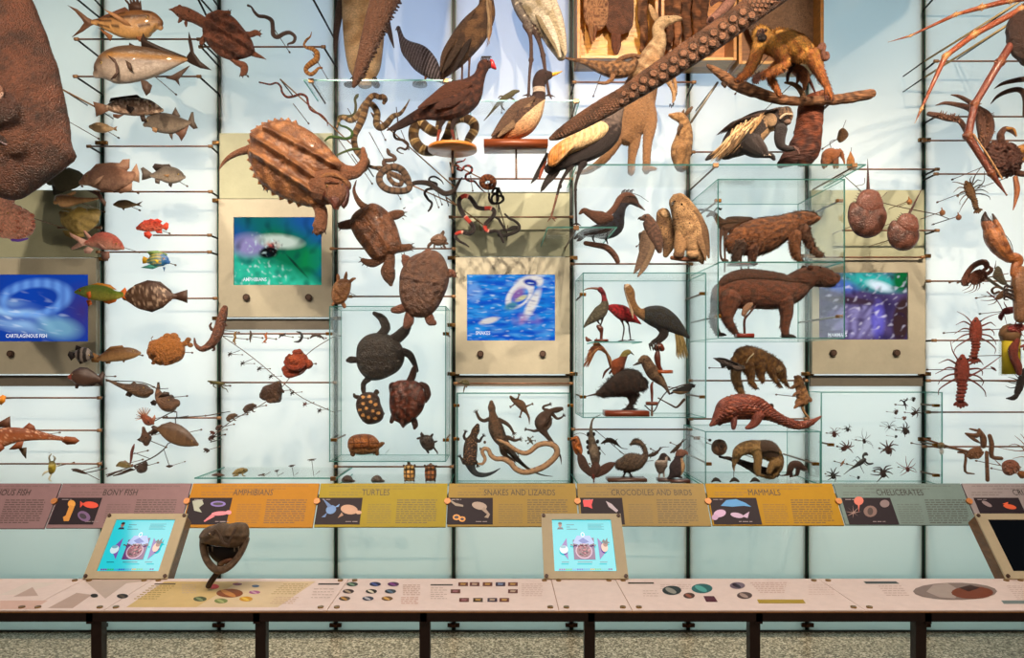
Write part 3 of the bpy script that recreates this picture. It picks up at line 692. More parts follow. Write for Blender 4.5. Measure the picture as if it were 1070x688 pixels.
seams = [-2.4,on_top(88,606).x+.0,on_top(160,606).x,on_top(364,606).x,on_top(576,606).x,on_top(643,606).x,on_top(856,606).x,on_top(1056,606).x,2.4]
topo = []
for i,(a,b) in enumerate(zip(seams,seams[1:])):
    o = wobj('printed_panel',[bx(a+.0015,b-.0015,dF,dB,ZC-.004,ZC,'#efdcd4')],'satin',parent=ctr); topo.append(o)
for i,s in enumerate(seams[1:-1]):
    for y in (dF+.03,dB-.03):
        for sg in (-.03,.03):
            wobj('bolt',[cyl((s+sg,y,ZC-.001),(s+sg,y,ZC+.005),.011,'#9a7a48',14)],'brass',parent=ctr)
g = []; rng = random.Random(9); T = on_top
def TL(x0,x1,y,h=.8,c='#a08a7c',wl=(2,5)): g.append(textline(T,x0,x1,y,h,c,rng,.0008,wl))
def TE(cx,cy,rx,ry,c,c2=None):
    k = len(g); g.append(poly_on(T,ellp(cx,cy,rx,ry),.0010,c));
    if c2: g.append(poly_on(T,ellp(cx-rx*.1,cy+ry*.05,rx*.62,ry*.5,14,.4),.0013,c2))
def TP(pts,c,off=.0006): g.append(poly_on(T,pts,off,c))
TP([(132,635),(172,608),(250,608),(205,635)],'#dcc084',.0004); TP([(205,635),(250,608),(330,608),(290,635)],'#e3cda6',.0004)
TP([(0,622),(30,609),(60,609),(22,622)],'#e9dcd2',.0004); TP([(14,624),(34,614),(40,623)],'#c9b0a4',.0005); TP([(50,636),(80,620),(96,622),(76,636)],'#c4ab9e',.0005); TP([(0,637),(0,628),(50,628),(36,637)],'#dfbcae',.0004)
TP([(88,607),(110,626),(132,610),(158,607)],'#cdb9ac',.0004)
TE(98.5,623,4,2,'#2c2a28'); TE(128,623.5,6,2.4,'#2c2320','#5a4a3a')
TP([(162,610),(184,610),(183,611.3),(161,611.3)],'#5a4838')
for k in range(7): TL(158-k*3,182-k*3,613+k*2.2,.9,'#b59a58')
for k in range(5): TL(190,205,612+k*2,.5,'#c9b0a0')
for cx,cy,rx,ry,c,c2 in ((223,613.5,6,2.6,'#cf4a4a',None),(248,611,5,1.3,'#8a5a6a',None),(240,620.5,14,4.6,'#8a4a20','#c98a4a'),(267,613,4,1.3,'#4f6a8a',None),(266,619.5,6,1.8,'#a85a8a','#d0a0b8'),(209,626.5,7,2.6,'#4f5a3a','#8a9a70'),(231,628.5,7,2.6,'#7f8f50','#b0b878'),(257,626.5,7,2.6,'#d39a28','#f0c850')): TE(cx,cy,rx,ry,c,c2)
for k in range(6): TL(296-k*2.5,322-k*2.5,611+k*2,.8,'#c0a878')
for k in range(4): TL(288-k*2,312-k*2,625+k*2,.7,'#d2b294')
TP([(333,610),(355,610),(354,611.5),(332,611.5)],'#3a302a')
for k in range(4): TL(328-k,350-k,616+k*3,.5,'#b8a090')
for i_,(cx,cy) in enumerate(((368,611),(392,611),(411,611),(364,618.5),(388,618.5),(408,618.5),(360,626),(384.5,626),(404.5,626))): TE(cx,cy,6,2.3,['#3f4a44','#2a3050','#5a3a5a','#4a3a38','#2a2620','#2a3440','#5a4a3a','#3a3f50','#7a5a38'][i_],['#7a9a80','#5060a0','#8a4a90','#b09a80','#e0d8c0','#607a90','#c09048','#b8b8c0','#e0b060'][i_])
for k in range(6): TL(421,439,612+k*2,.7,'#c8a898')
for k in range(4): TL(419,437,625+k*2,.7,'#d4a896')
TP([(450,611),(473,611),(473,612.3),(449.5,612.3)],'#3a302a')
for k in range(6): TL(450,463+4*(k % 2),615+k*2.2,.5,'#b8a090')
for x,y in ((484,611),(496,611),(509.5,611),(523,611),(536,611),(476,618.5),(536,618.5),(485,627.5),(499.5,627.5),(514.5,627.5),(527,627.5)):
    TP([(x-5,y-2),(x+5,y-2),(x+5,y+2),(x-5.2,y+2)],random.Random(x+y).choice(['#3a2a40','#6a3a30','#3f3040','#4a3a2a']),.001); TP([(x-2.5,y-1.2),(x+3,y-.8),(x+2,y+1),(x-3,y+.8)],random.Random(x*y).choice(['#c0a890','#a06a70','#8090b0','#c09858']),.0013)
for k in range(7): TL(545,567,611+k*2,.5,'#cdb0a4')
TP([(656,609),(683,609),(683.5,610.5),(656.5,610.5)],'#3a3020')
for k in range(3): TL(672,688,618+k*2.6,.4,'#c0a898')
for k in range(3): TL(690,722,611.5+k*2,.4,'#c8aa9c')
TE(702,617.5,10,4.8,'#2a3638','#9a9a90'); TE(733.5,615.5,11,5,'#2a6a6a','#5ab0a8'); TE(770.5,612.5,8,3.6,'#7a6a78','#2f2636'); TE(720,623,6,3,'#4a3028','#9a5a48'); TE(778,622.8,8,3.6,'#5a4a48','#b09a90')
TP([(735,623.5),(746,623.5),(750,629.5),(738,629.5)],'#5a2c3a',.001)
for k in range(6): TL(784+k*2,822-k*.5,609.5+k*2,.7,'#d4b4a8')
TP([(791,627),(839,627),(842,631),(793,631)],'#b39a3a',.0008)
for k in range(5): TL(845,872,612+k*2.4,.4,'#d8bcb0')
TP([(902,608),(936,608),(940,610.5),(905,610.5)],'#4a5656',.0008); TP([(1046,628),(1075,628),(1080,631.5),(1049,631.5)],'#7a8a88',.0008)
for k in range(5): TL(918+k*2,942+k*2,613+k*2.4,.5,'#c8aca0')
TE(998,618.5,44,9,'#8f7f78'); TP([(975,612),(990,610),(1004,618),(998,626),(982,625),(968,619)],'#b5a59c',.0014); TE(1016,620,22,6.5,'#7a3a20'); g[-1] = poly_on(T,ellp(1016,620,22,6.5),.0017,'#7c3c22'); TP([(1002,615),(1014,612),(1024,615),(1012,619)],'#3a1a12',.002)
for k in range(8): TL(1052+k*1.5,1075,613+k*1.9,.4,'#c8aca0')
for i,(a,b) in enumerate(zip(seams,seams[1:])):
    q = [e_ for e_ in g if e_[0] and a <= sum(v.x for v in e_[0])/len(e_[0]) < b]
    if q: wobj('printed_graphic',q,'satin',parent=topo[i])
# ================================================================ kiosks
def kiosk(xl_top,lab,on=True):
    dT,dBm = 3.22,3.02; zT = H-154*dT/FOC; zB = ZC+.006
    X0 = (xl_top-VPX)/FOC*dT; X1 = X0+.356
    up = Vector((0,dT-dBm,zT-zB)).normalized(); n = Vector((1,0,0)).cross(up); n = -n if n.y > 0 else n; hgt = Vector((0,dT-dBm,zT-zB)).length; o0 = Vector((X0,dBm,zB))
    def q(u,v,off=0): return o0+Vector((1,0,0))*(u*.356)+up*(v*hgt)+n*off
    r = wempty('touchscreen_kiosk',q(.5,0),lab,'kiosk')
    def slab(u0,u1,v0,v1,o1,o2,c):
        vs = [q(u,v,o) for o in (o1,o2) for u,v in ((u0,v0),(u1,v0),(u1,v1),(u0,v1))]; return vs,[(0,1,2,3),(7,6,5,4),(0,4,5,1),(1,5,6,2),(2,6,7,3),(3,7,4,0)],c
    su0,su1,sv0,sv1 = .13,.87,.11,.905; fc = '#c4b696'
    wobj('bezel',[slab(0,su0,0,1,0,-.008,fc),slab(su1,1,0,1,0,-.008,fc),slab(su0,su1,0,sv0,0,-.008,fc),slab(su0,su1,sv1,1,0,-.008,fc)],'satin',parent=r,label='cream bezel')
    wobj('cabinet',[slab(.015,.985,0,.985,-.008,-.075,'#7a4f24')],'woodm',parent=r,label='brown wooden cabinet behind the bezel')
    s = wobj('screen',[slab(su0,su1,sv0,sv1,-.005,-.0079,'#2ccfd9' if on else '#0b0d10')],'screen',parent=r)
    if on:
        G = []
        def S(u,v,off): return q(su0+u*(su1-su0),sv0+(1-v)*(sv1-sv0),-.005+off)
        def PP(pts,c): G.append(([S(u,v,.0004+.00012*len(G)) for u,v in pts],[tuple(range(len(pts)))],c))
        def EE(cx,cy,rx,ry,c): PP([(cx+rx*math.cos(2*PI*i/16),cy+ry*math.sin(2*PI*i/16)) for i in range(16)],c)
        PP([(.08,.19),(.1,.15),(.17,.15),(.19,.19)],'#1c2440'); EE(.135,.1,.03,.05,'#a06a5a'); EE(.135,.07,.033,.025,'#2a1a18')
        for k,(a,b) in enumerate(((.24,.37),(.24,.3),(.24,.42))): PP([(a,.09+k*.045),(b,.09+k*.045),(b,.105+k*.045),(a,.105+k*.045)],'#1f7f8c')
        for k in range(5): PP([(.6,.08+k*.025),(.87-.04*(k % 2),.08+k*.025),(.87-.04*(k % 2),.09+k*.025),(.6,.09+k*.025)],'#2a99a4')
        PP([(.33,.4),(.68,.36),(.68,.78),(.33,.78)],'#5a1f6a'); PP([(.1,.58),(.23,.36),(.235,.78)],'#7a55a8'); PP([(.74,.36),(.9,.58),(.75,.78)],'#6a4aa0')
        PP([(.33,.46),(.4,.32),(.62,.32),(.68,.46),(.6,.52),(.4,.52)],'#9fb8e8'); EE(.5,.3,.035,.05,'#d8e8f4'); EE(.5,.3,.018,.028,'#2ccfd9'); PP([(.42,.42),(.5,.36),(.6,.44),(.5,.48)],'#4868b8')
        EE(.5,.62,.14,.15,'#c8a0b8'); EE(.5,.62,.12,.125,'#7a2a48')
        rr = random.Random(5)
        for k in range(34): a = rr.uniform(0,6.28); d_ = rr.uniform(0,.1); EE(.5+d_*math.cos(a),.61+d_*math.sin(a)*1.05,.016,.014,rr.choice(['#a8485a','#4a1030','#c87a80','#2a0c20']))
        for k in range(14): EE(.3+k*.03,.51+.012*math.sin(k*2),.016,.014,'#3a1a20')
        EE(.17,.6,.07,.08,'#d8ecf0'); EE(.16,.55,.05,.03,'#7ab0c0'); EE(.84,.56,.055,.09,'#e0b8a0'); EE(.86,.5,.04,.05,'#8a5040'); PP([(.8,.45),(.84,.4),(.86,.44),(.9,.37),(.9,.45),(.94,.47),(.86,.5)],'#1a2030')
        for k,(a,b) in enumerate(((.12,.24),(.38,.62),(.74,.86))): PP([(a,.835),(b,.835),(b,.85),(a,.85)],'#146a78')
        cs = ['#7a3f98','#35b060','#3f9fd8','#2a58b8','#1c9ac8','#b8a040','#38b878','#2fc0c8','#2a4a90']
        for k in range(24): PP([(.07+k*.036,.965),(.1+k*.036,.965),(.1+k*.036,.995),(.07+k*.036,.995)],cs[k*len(cs)//24])
        wobj('screen_graphics',G,'screen',parent=s)
    for u,v in ((.03,.035),(.97,.035),(.03,.965),(.97,.965)):
        p = q(u,v); wobj('bolt',[cyl(p-n*.002,p+n*.006,.008,'#4a3020',12)],'rodmat',parent=r)
    return r
kiosk(113,'cream touchscreen kiosk with cyan screen beside the black reptile head')
kiosk(565.5,'cream touchscreen kiosk with cyan screen in the middle of the counter')
kiosk(1018.5,'cream touchscreen kiosk with dark switched-off screen at the right edge',False)
# ================================================================ wooden wall cases at the top
def wood_case(x0,x1,y1,lab,inner='#c98a3c',df=4.78):
    a,b = W(x0,0,df),W(x1,y1,df); zt = H+430/FOC*df; t = .022
    r = wempty('wooden_case',((a.x+b.x)/2,df,b.z),lab,'display case')
    wobj('frame',[bx(a.x,a.x+t,df,WALL-.002,b.z,zt,'#b07a38'),bx(b.x-t,b.x,df,WALL-.002,b.z,zt,'#b07a38'),bx(a.x+t,b.x-t,df,WALL-.002,b.z,b.z+t,'#c89a5a'),bx(a.x+t,b.x-t,df,WALL-.002,zt-t,zt,'#b07a38')],'woodm',parent=r,bevel=.003)
    wobj('backboard',[bx(a.x+t,b.x-t,WALL-.03,WALL-.004,b.z+t,zt-t,inner)],'woodm',parent=r)
    wobj('pane',[bx(a.x+t,b.x-t,df+.01,df+.014,b.z+t,zt-t)],'glass',parent=r)
    return r
wood_case(603,688,61,'honey-coloured wooden wall case with the banded armadillo hide','#d99a40')
wood_case(691,770,63,'wooden wall case in the middle with brown bark-like skins','#c07a3c')
wood_case(772,861,67,'wooden wall case behind the golden howler monkey','#8a5a38')
# ================================================================ animal helpers
def CF(f):
    t = Thing.cur; fr,d = list(t.fr),t.d
    return lambda v: lin(f(((v.x/d*FOC+VPX)-fr[0])*fr[2],(VPY-(v.z-H)/d*FOC-fr[1])*fr[2]))
def nz2(x,y,s,o=0): return noise.noise(Vector((x*s,y*s,o)))
def fish(label,d,spine,top,belly,fins=(),ey=None,wf=.5,pat=None,mat='gloss',name='fish',group=None,cat='fish',mount=True,iris='#b8a060',lips=None,vox=None):
    """spine: (x, y, half height); fins: (part name, outline, colour[, depth])"""
    th(name,label,cat,d,group,mount); R = max(p[2] for p in spine)
    part('body',mat,(vox or max(1.6,R*.08)) if (lips or vox) else 0)
    def cf(x,y):
        best = min(spine,key=lambda p: (p[0]-x)**2+.3*(p[1]-y)**2)
        t = (y-best[1])/max(best[2],1)
        c = mixc(top,belly,.5+.8*t)
        if pat: c = pat(x,y,t,c)
        return c
    tube(spine,CF(cf),wf,26,9)
    if lips: tube(lips,belly,.8)
    for f in fins:
        part(f[0],'fine',0); z = f[3] if len(f) > 3 else 0
        plate(f[1],max(1.2,R*.05),f[2],z=z,smooth=0)
    if ey: eye(ey[0],ey[1],ey[2],iris)
    return done()
def leg(pts,col,wf=1.0,seg=10,z=0): tube(pts,col,wf,seg,4,True,z)
def toes(x,y,ln,r,col,angs,z=0,zs=.0):
    for a in angs:
        a = math.radians(a); tube([(x,y,r),(x+ln*.5*math.cos(a),y+ln*.5*math.sin(a)-r*.3,r*.85,z),(x+ln*math.cos(a),y+ln*math.sin(a),r*.35,z)],col,1,8,2)
def turtle(label,d,shell,hf,hb,scol,limbs,head,tail=None,skin='#5a4432',keels=None,scutes=None,eyes=(),name='turtle',group=None,mount=True,mat='shell',c=None,rim=.93,pw=.5,vox=1.4,claws=(),scale=None,extra=None):
    th(name,label,'turtle',d,group,mount)
    part('body','skin',vox,bumpy=.8,bfreq=70)
    cx = sum(p[0] for p in shell)/len(shell); cy = sum(p[1] for p in shell)/len(shell)
    dome([((p[0]-cx)*.86+cx,(p[1]-cy)*.86+cy) for p in shell],hf*.5,hb,skin,smooth=3)
    for l in limbs: tube(l,skin,.7,12,4)
    for h in head: tube(h,skin,.85,14,4)
    if tail: tube(tail,skin,.9,10,4)
    part('shell',mat,0); dome(shell,hf,hb*.45,scol,z=hf*.12,c=c,smooth=7,rings=30,fn=keels,pw=pw)
    if scutes:
        part('scute_seam','fine',0)
        for s_ in scutes: tube(s_,mixc(skin,'#000000',.5),1,6,3)
    if claws:
        part('claw','horn',0)
        for x,y,a,l in claws:
            a = math.radians(a); tube([(x,y,l*.22,hf*.1),(x+math.cos(a)*l*.5,y+math.sin(a)*l*.5,l*.16,hf*.1),(x+math.cos(a)*l,y+math.sin(a)*l,.3,hf*.1)],'#3a2a20',1,7,2)
    if extra: extra()
    for e in eyes: eye(*e)
    return done()
def snake(label,d,pts,col,pat=None,name='snake',group='coiled and hanging snakes',r=None,n=8,head=True,mat='smallscale',wf=.9,mount=True,cat='snake'):
    th(name,label,cat,d,group,mount); part('body',mat,0)
    L = [0]
    P = catmull([p if len(p) > 3 else tuple(p)+(0,) for p in pts],n)
    for a,b in zip(P,P[1:]): L.append(L[-1]+math.hypot(a[0]-b[0],a[1]-b[1]))
    f = col
    if pat:
        kd = kdtree.KDTree(len(P)); t = Thing.cur
        for i,p in enumerate(P): kd.insert(t.w(p[0],p[1],p[3]),i)
        kd.balance(); f = lambda v: lin(pat(L[kd.find(v)[1]],(v-kd.find(v)[0]).normalized().y))
    tube([(p[0],p[1],p[2],p[3]) for p in P],f,wf,12,1)
    if head:
        a,b = P[-1],P[-3]; dx,dy = a[0]-b[0],a[1]-b[1]; l = math.hypot(dx,dy) or 1; dx /= l; dy /= l; r_ = a[2]
        ex,ey_ = a[0]-dx*r_*.6,a[1]-dy*r_*.6; eye(ex-dy*r_*.5,ey_+dx*r_*.5,max(.8,r_*.2)); eye(ex+dy*r_*.5,ey_-dx*r_*.5,max(.8,r_*.2))
    return done()
def bands(c1,c2,per,duty=.5,c3=None):
    def f(l,z):
        t = (l % per)/per
        if c3 and abs(t-duty) < .08: return lin(c3)
        return lin(c1) if t < duty else lin(c2)
    return f
# ================================================================ left columns: rays and bony fishes
frame(0,0,1)
th('ray','huge brown ray with a pale ringed spiracle, cut off by the left edge','ray',3.75)
part('body','skin',2.2,bumpy=1.2,bfreq=9)
dome([(-90,-70),(5,-50),(22,-22),(38,10),(52,45),(64,85),(71,122),(76,152),(80,165),(70,175),(48,192),(16,210),(-20,200),(-80,190),(-150,90)],34,16,CF(lambda x,y: mixc('#5a3320','#2c170d',.45+.9*nz2(x,y,.045)+.5*nz2(x,y,.2))),smooth=5,rings=16,c=(-30,70))
ell(8,122,34,22,16,z=27,rot=18,col='#3a1e12'); ell(26,150,18,22,10,z=20,rot=-30,col='#54301c'); ell(-8,96,30,12,14,z=30,rot=10,col='#4f2c1a')
part('spiracle','skin',0,label='pale ringed spiracle'); ell(17,109,12,9,5,z=36,col='#8a6450',rot=15); ell(17,109,8.5,6.5,4,z=39,col='#9a8a76',rot=15)
tube([(28,112,1.6,37),(24,119,2,37),(14,120,2.2,38),(4,114,1.8,39),(5,103,1.8,40),(14,99,2,40),(24,101,1.6,39)],'#b09080')
part('gill_fold','skin',0); tube([(-10,140,3,30),(8,146,3.2,30),(24,156,3.4,27),(38,160,2.6,20),(41,165,1,17)],'#2a1610'); tube([(36,130,2,24),(41,142,2.4,21),(40,156,1.6,19)],'#331b12'); tube([(-5,150,1.5,31),(12,153,1.3,31),(26,160,1,28)],'#8f7c80')
done()
frame(0,160,S2)
th('frogfish','shaggy pink frogfish hanging below the tip of the huge brown ray','fish',4.2)
part('body','crust',1.6,bumpy=5,bfreq=55)
dome([(-60,190),(-10,130),(14,114),(36,132),(48,180),(62,205),(100,222),(132,258),(136,300),(110,332),(60,345),(0,335),(-60,320)],48,40,'#eeb09a',c=(20,260),rings=12)
part('frill','skin',0)
rr = random.Random(4)
for i in range(34):
    a = rr.uniform(-.6,1.9); x,y = 78+56*math.cos(a),276+58*math.sin(a); tube([(x-8*math.cos(a),y-8*math.sin(a),3.5,8),(x,y,3,8),(x+rr.uniform(6,15)*math.cos(a),y+rr.uniform(5,13)*math.sin(a),1,8)],rr.choice(['#e89a80','#d07a62','#a86070']),seg=7,n=2)
for i in range(18): x,y = rr.uniform(0,120),rr.uniform(230,330); tube([(x,y,4,40),(x+rr.uniform(-9,9),y+rr.uniform(-3,10),1.2,52)],'#e8957c',seg=7,n=2)
part('lure','fine',0); tube([(50,345,8),(80,348,6),(110,342,3)],'#6a4ac0',.6)
eye(60,250,4,'#d8b060'); done()
frame(0,0,S2)
def stripes(x,y,t,c):
    s = math.sin((y+(x-520)**2*.0011)*.33); return mixc(c,'#2c1710',.85 if (s > .35 and y < 118 and 390 < x < 610) else 0)
fish('large striped roosterfish, topmost fish in the bony fish column',4.55,[(372,88,10),(400,90,18),(440,95,34),(500,100,54),(560,98,58),(600,92,48),(628,98,30),(640,110,12)],'#7a5230','#c89a60',
  [('tail_fin',[(376,84),(350,70),(310,38),(268,20),(300,46),(326,76),(336,92),(318,118),(288,148),(330,126),(360,104),(378,96)],'#6a4a36'),('dorsal_fin',[(395,72),(440,52),(500,28),(514,40),(512,56),(450,68)],'#6a4430'),('spiny_dorsal_fin',[(516,48),(512,20),(497,0),(504,-2),(520,16),(516,-14),(530,12),(528,-20),(542,10),(548,-14),(556,12),(562,2),(566,40)],'#4a3226'),('pectoral_fin',[(428,50),(470,66),(520,96),(542,118),(510,112),(470,84)],'#a87a50',28),('anal_fin',[(392,110),(450,142),(440,165),(420,140)],'#8a5a36'),('pelvic_fin',[(545,150),(575,148),(590,175),(560,170)],'#7a4e30',10)],
  (598,82,6),pat=stripes,iris='#caa050')
fish('big silvery amberjack with a yellow side stripe, below the striped roosterfish',4.5,[(748,238,8),(720,240,18),(660,245,42),(580,252,66),(500,258,76),(440,268,68),(405,282,44),(388,296,20)],'#5a4636','#b4a698',
  [('tail_fin',[(742,232),(760,205),(752,165),(754,128),(766,165),(774,210),(800,245),(845,280),(800,272),(764,256),(744,244)],'#3a2a22'),('first_dorsal_fin',[(516,196),(516,170),(548,188),(548,194)],'#33251d'),('second_dorsal_fin',[(566,188),(562,160),(572,132),(584,160),(640,186),(742,226),(740,234),(640,205)],'#33251d'),('anal_fin',[(662,312),(690,300),(758,262),(740,285),(712,318),(718,345),(700,322)],'#4a372c'),('pelvic_fin',[(566,322),(592,328),(612,345),(604,372),(588,386),(574,358)],'#4a382e',10),('pectoral_fin',[(520,256),(540,268),(548,300),(530,290)],'#4e3a2c',36),('gill_cover',[(450,236),(478,250),(492,278),(494,306),(480,326),(462,332),(484,304),(478,268),(456,244)],'#5a463c',37)],
  (418,262,6),wf=.46,pat=lambda x,y,t,c: mixc(c,'#a8741c',max(0,1-abs(y-(232+(x-450)*.03))/18)*(.85 if x > 440 else .3)),lips=[(392,292,9),(404,300,12),(424,305,13)])
fish('mottled brown grouper facing right, third fish down',4.72,[(430,430,12),(460,426,26),(520,426,36),(580,428,34),(620,436,22),(646,440,8)],'#5a4136','#a88870',
  [('tail_fin',[(434,422),(372,406),(380,436),(384,466),(436,442)],'#8a6852'),('dorsal_fin',[(436,408),(442,392),(500,384),(548,378),(566,392),(560,402),(470,404)],'#2e211b'),('anal_fin',[(452,456),(496,458),(470,474),(452,468)],'#6a4c3c'),('pectoral_fin',[(514,426),(532,420),(545,440),(530,458),(515,446)],'#33241e',17),('pelvic_fin',[(558,462),(578,460),(586,488),(566,486)],'#3a2a22')],
  (606,426,4),pat=lambda x,y,t,c: mixc(c,'#e0c8b0',max(0,nz2(x,y,.09)*2.2)),mat='scaly')
fish('grey triangular bream facing left beside the mottled grouper',4.74,[(580,498,10),(604,488,28),(640,490,40),(690,496,38),(730,494,22),(756,490,8)],'#5a5046','#8d8070',
  [('tail_fin',[(750,486),(764,448),(772,448),(776,484),(790,512),(772,516),(752,496)],'#564c42'),('dorsal_fin',[(686,458),(700,428),(720,464),(712,470)],'#5a4e44'),('anal_fin',[(700,532),(754,500),(742,535),(724,564),(714,545)],'#6a4c3e'),('pectoral_fin',[(618,514),(638,520),(634,538),(618,530)],'#a8825a',20),('pelvic_fin',[(672,530),(690,532),(688,560),(680,548)],'#5a4a3e')],
  (594,486,4),mat='smallscale')
fish('small tan puffer-like fish facing left under the grouper',4.78,[(362,506,8),(384,508,19),(414,512,19),(440,514,10),(454,514,4)],'#8a7048','#c0a47c',[('tail_fin',[(450,512),(468,504),(464,514),(468,524),(452,518)],'#8a6a48'),('dorsal_fin',[(400,494),(430,498),(440,506),(410,502)],'#7a6244')],(374,502,3))
frame(0,160,S2)
fish('broad pinkish tilapia with a tall dorsal fin facing left',4.6,[(326,118,12),(360,104,32),(410,100,48),(460,102,50),(505,98,32),(528,88,16)],'#8a6450','#b48c74',
  [('tail_fin',[(522,78),(545,42),(556,80),(556,118),(524,108),(518,96)],'#a8846a'),('dorsal_fin',[(356,74),(384,44),(440,38),(478,40),(490,26),(518,24),(516,60),(500,78),(420,60)],'#94705a'),('anal_fin',[(448,142),(500,120),(528,118),(526,150),(480,162)],'#a07a62'),('pectoral_fin',[(374,132),(402,108),(428,96),(412,122),(390,138)],'#c09a80',25),('pelvic_fin',[(385,142),(440,150),(462,160),(400,150)],'#a07a62')],
  (352,94,4),wf=.42,mat='smallscale',pat=lambda x,y,t,c: mixc(c,'#7a564a',max(0,nz2(x,y,.05)*1.2)))
fish('grey perch with dark fins facing right, beside the broad pinkish tilapia',4.7,[(606,90,8),(630,88,18),(660,86,32),(696,90,32),(722,94,20),(734,96,8)],'#5f5850','#a89c8c',
  [('tail_fin',[(612,84),(572,56),(562,62),(568,84),(566,108),(580,106),(612,96)],'#5c544c'),('dorsal_fin',[(622,72),(608,56),(618,42),(650,46),(676,44),(684,56),(650,64)],'#3a302a'),('anal_fin',[(618,102),(640,108),(636,124),(620,120)],'#5a5048'),('pelvic_fin',[(672,118),(690,118),(684,138),(674,130)],'#3a322c'),('pectoral_fin',[(660,92),(684,90),(680,102)],'#a07c54',18)],
  (716,88,4),mat='smallscale')
fish('tall dark green angelfish behind the ray tip, facing left',4.8,[(200,110,20),(222,104,44),(262,106,46),(300,108,34),(330,108,14)],'#3b3c2a','#4a4834',[('dorsal_fin',[(206,92),(240,66),(276,58),(316,72),(342,94),(330,104),(240,100)],'#34362a'),('anal_fin',[(206,120),(214,168),(250,160),(330,118)],'#3a3a2a')],None,wf=.25)
fish('slender tan fish squeezed between two green-finned fishes',4.66,[(222,196,10),(236,188,22),(262,192,26),(310,190,14),(360,186,8),(392,182,4)],'#5a4028','#a88458',[('upper_fin',[(218,176),(262,166),(300,152),(304,160),(280,176)],'#9a7850'),('tail_fin',[(344,148),(396,156),(424,196),(420,214),(404,196),(388,170)],'#8a7064')],(236,184,3))
fish('olive yellow fan-shaped fish below the slender tan fish',4.74,[(244,240,10),(272,262,38),(318,268,56),(362,258,40),(384,240,20)],'#8a7a3e','#b09c5c',[('dorsal_fin',[(234,226),(262,222),(384,224),(388,244),(300,234)],'#6f6438'),('pectoral_fin',[(250,310),(330,312),(338,334),(290,342),(262,330)],'#a08c4a')],None,wf=.3,pat=lambda x,y,t,c: mixc(c,'#4f4420',.5*max(0,math.sin(math.atan2(y-230,x-240)*26))))
fish('rose-red squirrelfish with pale forked tail facing right',4.55,[(344,360,8),(368,356,20),(402,350,34),(440,356,34),(472,370,22),(490,380,8)],'#c8685a','#e4a690',
  [('tail_fin',[(350,350),(312,334),(276,316),(284,334),(314,356),(284,380),(288,388),(330,372),(352,366)],'#e0b4a6'),('soft_dorsal_fin',[(352,344),(332,310),(340,310),(368,338)],'#dca89a'),('dorsal_fin',[(366,334),(384,320),(410,316),(448,324),(440,330),(396,326)],'#c88a5a'),('anal_fin',[(334,384),(352,374),(374,384),(360,402),(338,400)],'#e4b8ac'),('pelvic_fin',[(404,392),(436,392),(438,418),(424,430),(406,424)],'#9a7468'),('pectoral_fin',[(398,360),(420,370),(436,386),(412,382)],'#e0a898',18)],
  (470,364,4),mat='smallscale',iris='#d8a060')
fish('bright red scorpionfish facing left in the bony fish column',4.72,[(550,300,8),(574,294,20),(604,290,24),(634,294,16),(652,296,7)],'#b0321c','#d86a50',
  [('tail_fin',[(648,290),(664,276),(674,282),(672,300),(664,310),(650,302)],'#d04828'),('dorsal_fin',[(566,280),(576,268),(588,270),(602,262),(616,266),(628,262),(648,272),(640,282),(600,272)],'#c83820'),('pectoral_fin',[(578,318),(600,314),(612,328),(600,346),(580,334)],'#c8422c',8),('anal_fin',[(618,308),(646,306),(648,322),(626,320)],'#c84028')],
  (568,288,3),pat=lambda x,y,t,c: mixc(c,'#7a1c10',max(0,nz2(x,y,.12)*2)),mat='scaly',iris='#e0a040')
fish('small pale brown trevally facing left under the broad tilapia',4.8,[(456,206,5),(476,204,15),(504,204,17),(530,206,9),(546,206,4)],'#6a5a3e','#a8926c',[('tail_fin',[(542,204),(570,192),(556,206),(568,214),(544,210)],'#5a4c3a'),('pelvic_fin',[(484,218),(500,218),(494,230)],'#6a5a44')],(468,200,3))
fish('blue and yellow angelfish facing right under the red scorpionfish',4.74,[(594,432,10),(612,428,24),(636,426,28),(658,430,22),(672,436,8)],'#3f6a50','#2f7f8a',
  [('tail_fin',[(598,424),(572,412),(568,424),(570,442),(598,438)],'#d8a818'),('dorsal_fin',[(600,412),(584,392),(630,390),(668,404),(664,414),(630,406)],'#7a9a58'),('anal_fin',[(562,458),(600,444),(640,452),(610,464)],'#3f9a8a'),('pelvic_fin',[(650,456),(660,456),(656,474)],'#2a5a8a'),('pectoral_fin',[(622,428),(640,430),(636,444)],'#d8b830',14)],
  (658,424,3),pat=lambda x,y,t,c: mixc(mixc(c,'#1f5fa8',max(0,(x-620)/50)),'#d8c040',.6 if math.sin(y*.5+x*.05) > .3 and x < 650 else 0),iris='#e0a030')
fish('green wrasse with orange fins facing left in front of the cartilaginous fish screen',4.55,[(302,556,6),(326,554,18),(368,556,30),(420,562,30),(460,568,18),(484,566,12)],'#5f7a26','#a8a838',
  [('tail_fin',[(478,556),(500,536),(506,552),(496,570),(504,584),(480,576)],'#d8702a'),('dorsal_fin',[(356,528),(392,518),(440,526),(468,548),(440,542),(396,532)],'#d08a28'),('anal_fin',[(410,590),(470,578),(462,594),(434,604),(418,598)],'#d8782a'),('pelvic_fin',[(344,588),(362,588),(368,604),(352,612)],'#d86a28'),('pectoral_fin',[(356,560),(372,554),(376,576),(364,588)],'#e07028',20)],
  (324,550,4),mat='smallscale',iris='#d83820',pat=lambda x,y,t,c: mixc(c,'#3f8a5a',.5 if x < 345 and t > -.2 else 0))
rs = random.Random(2); sp = [(rs.uniform(530,670),rs.uniform(530,610)) for _ in range(60)]
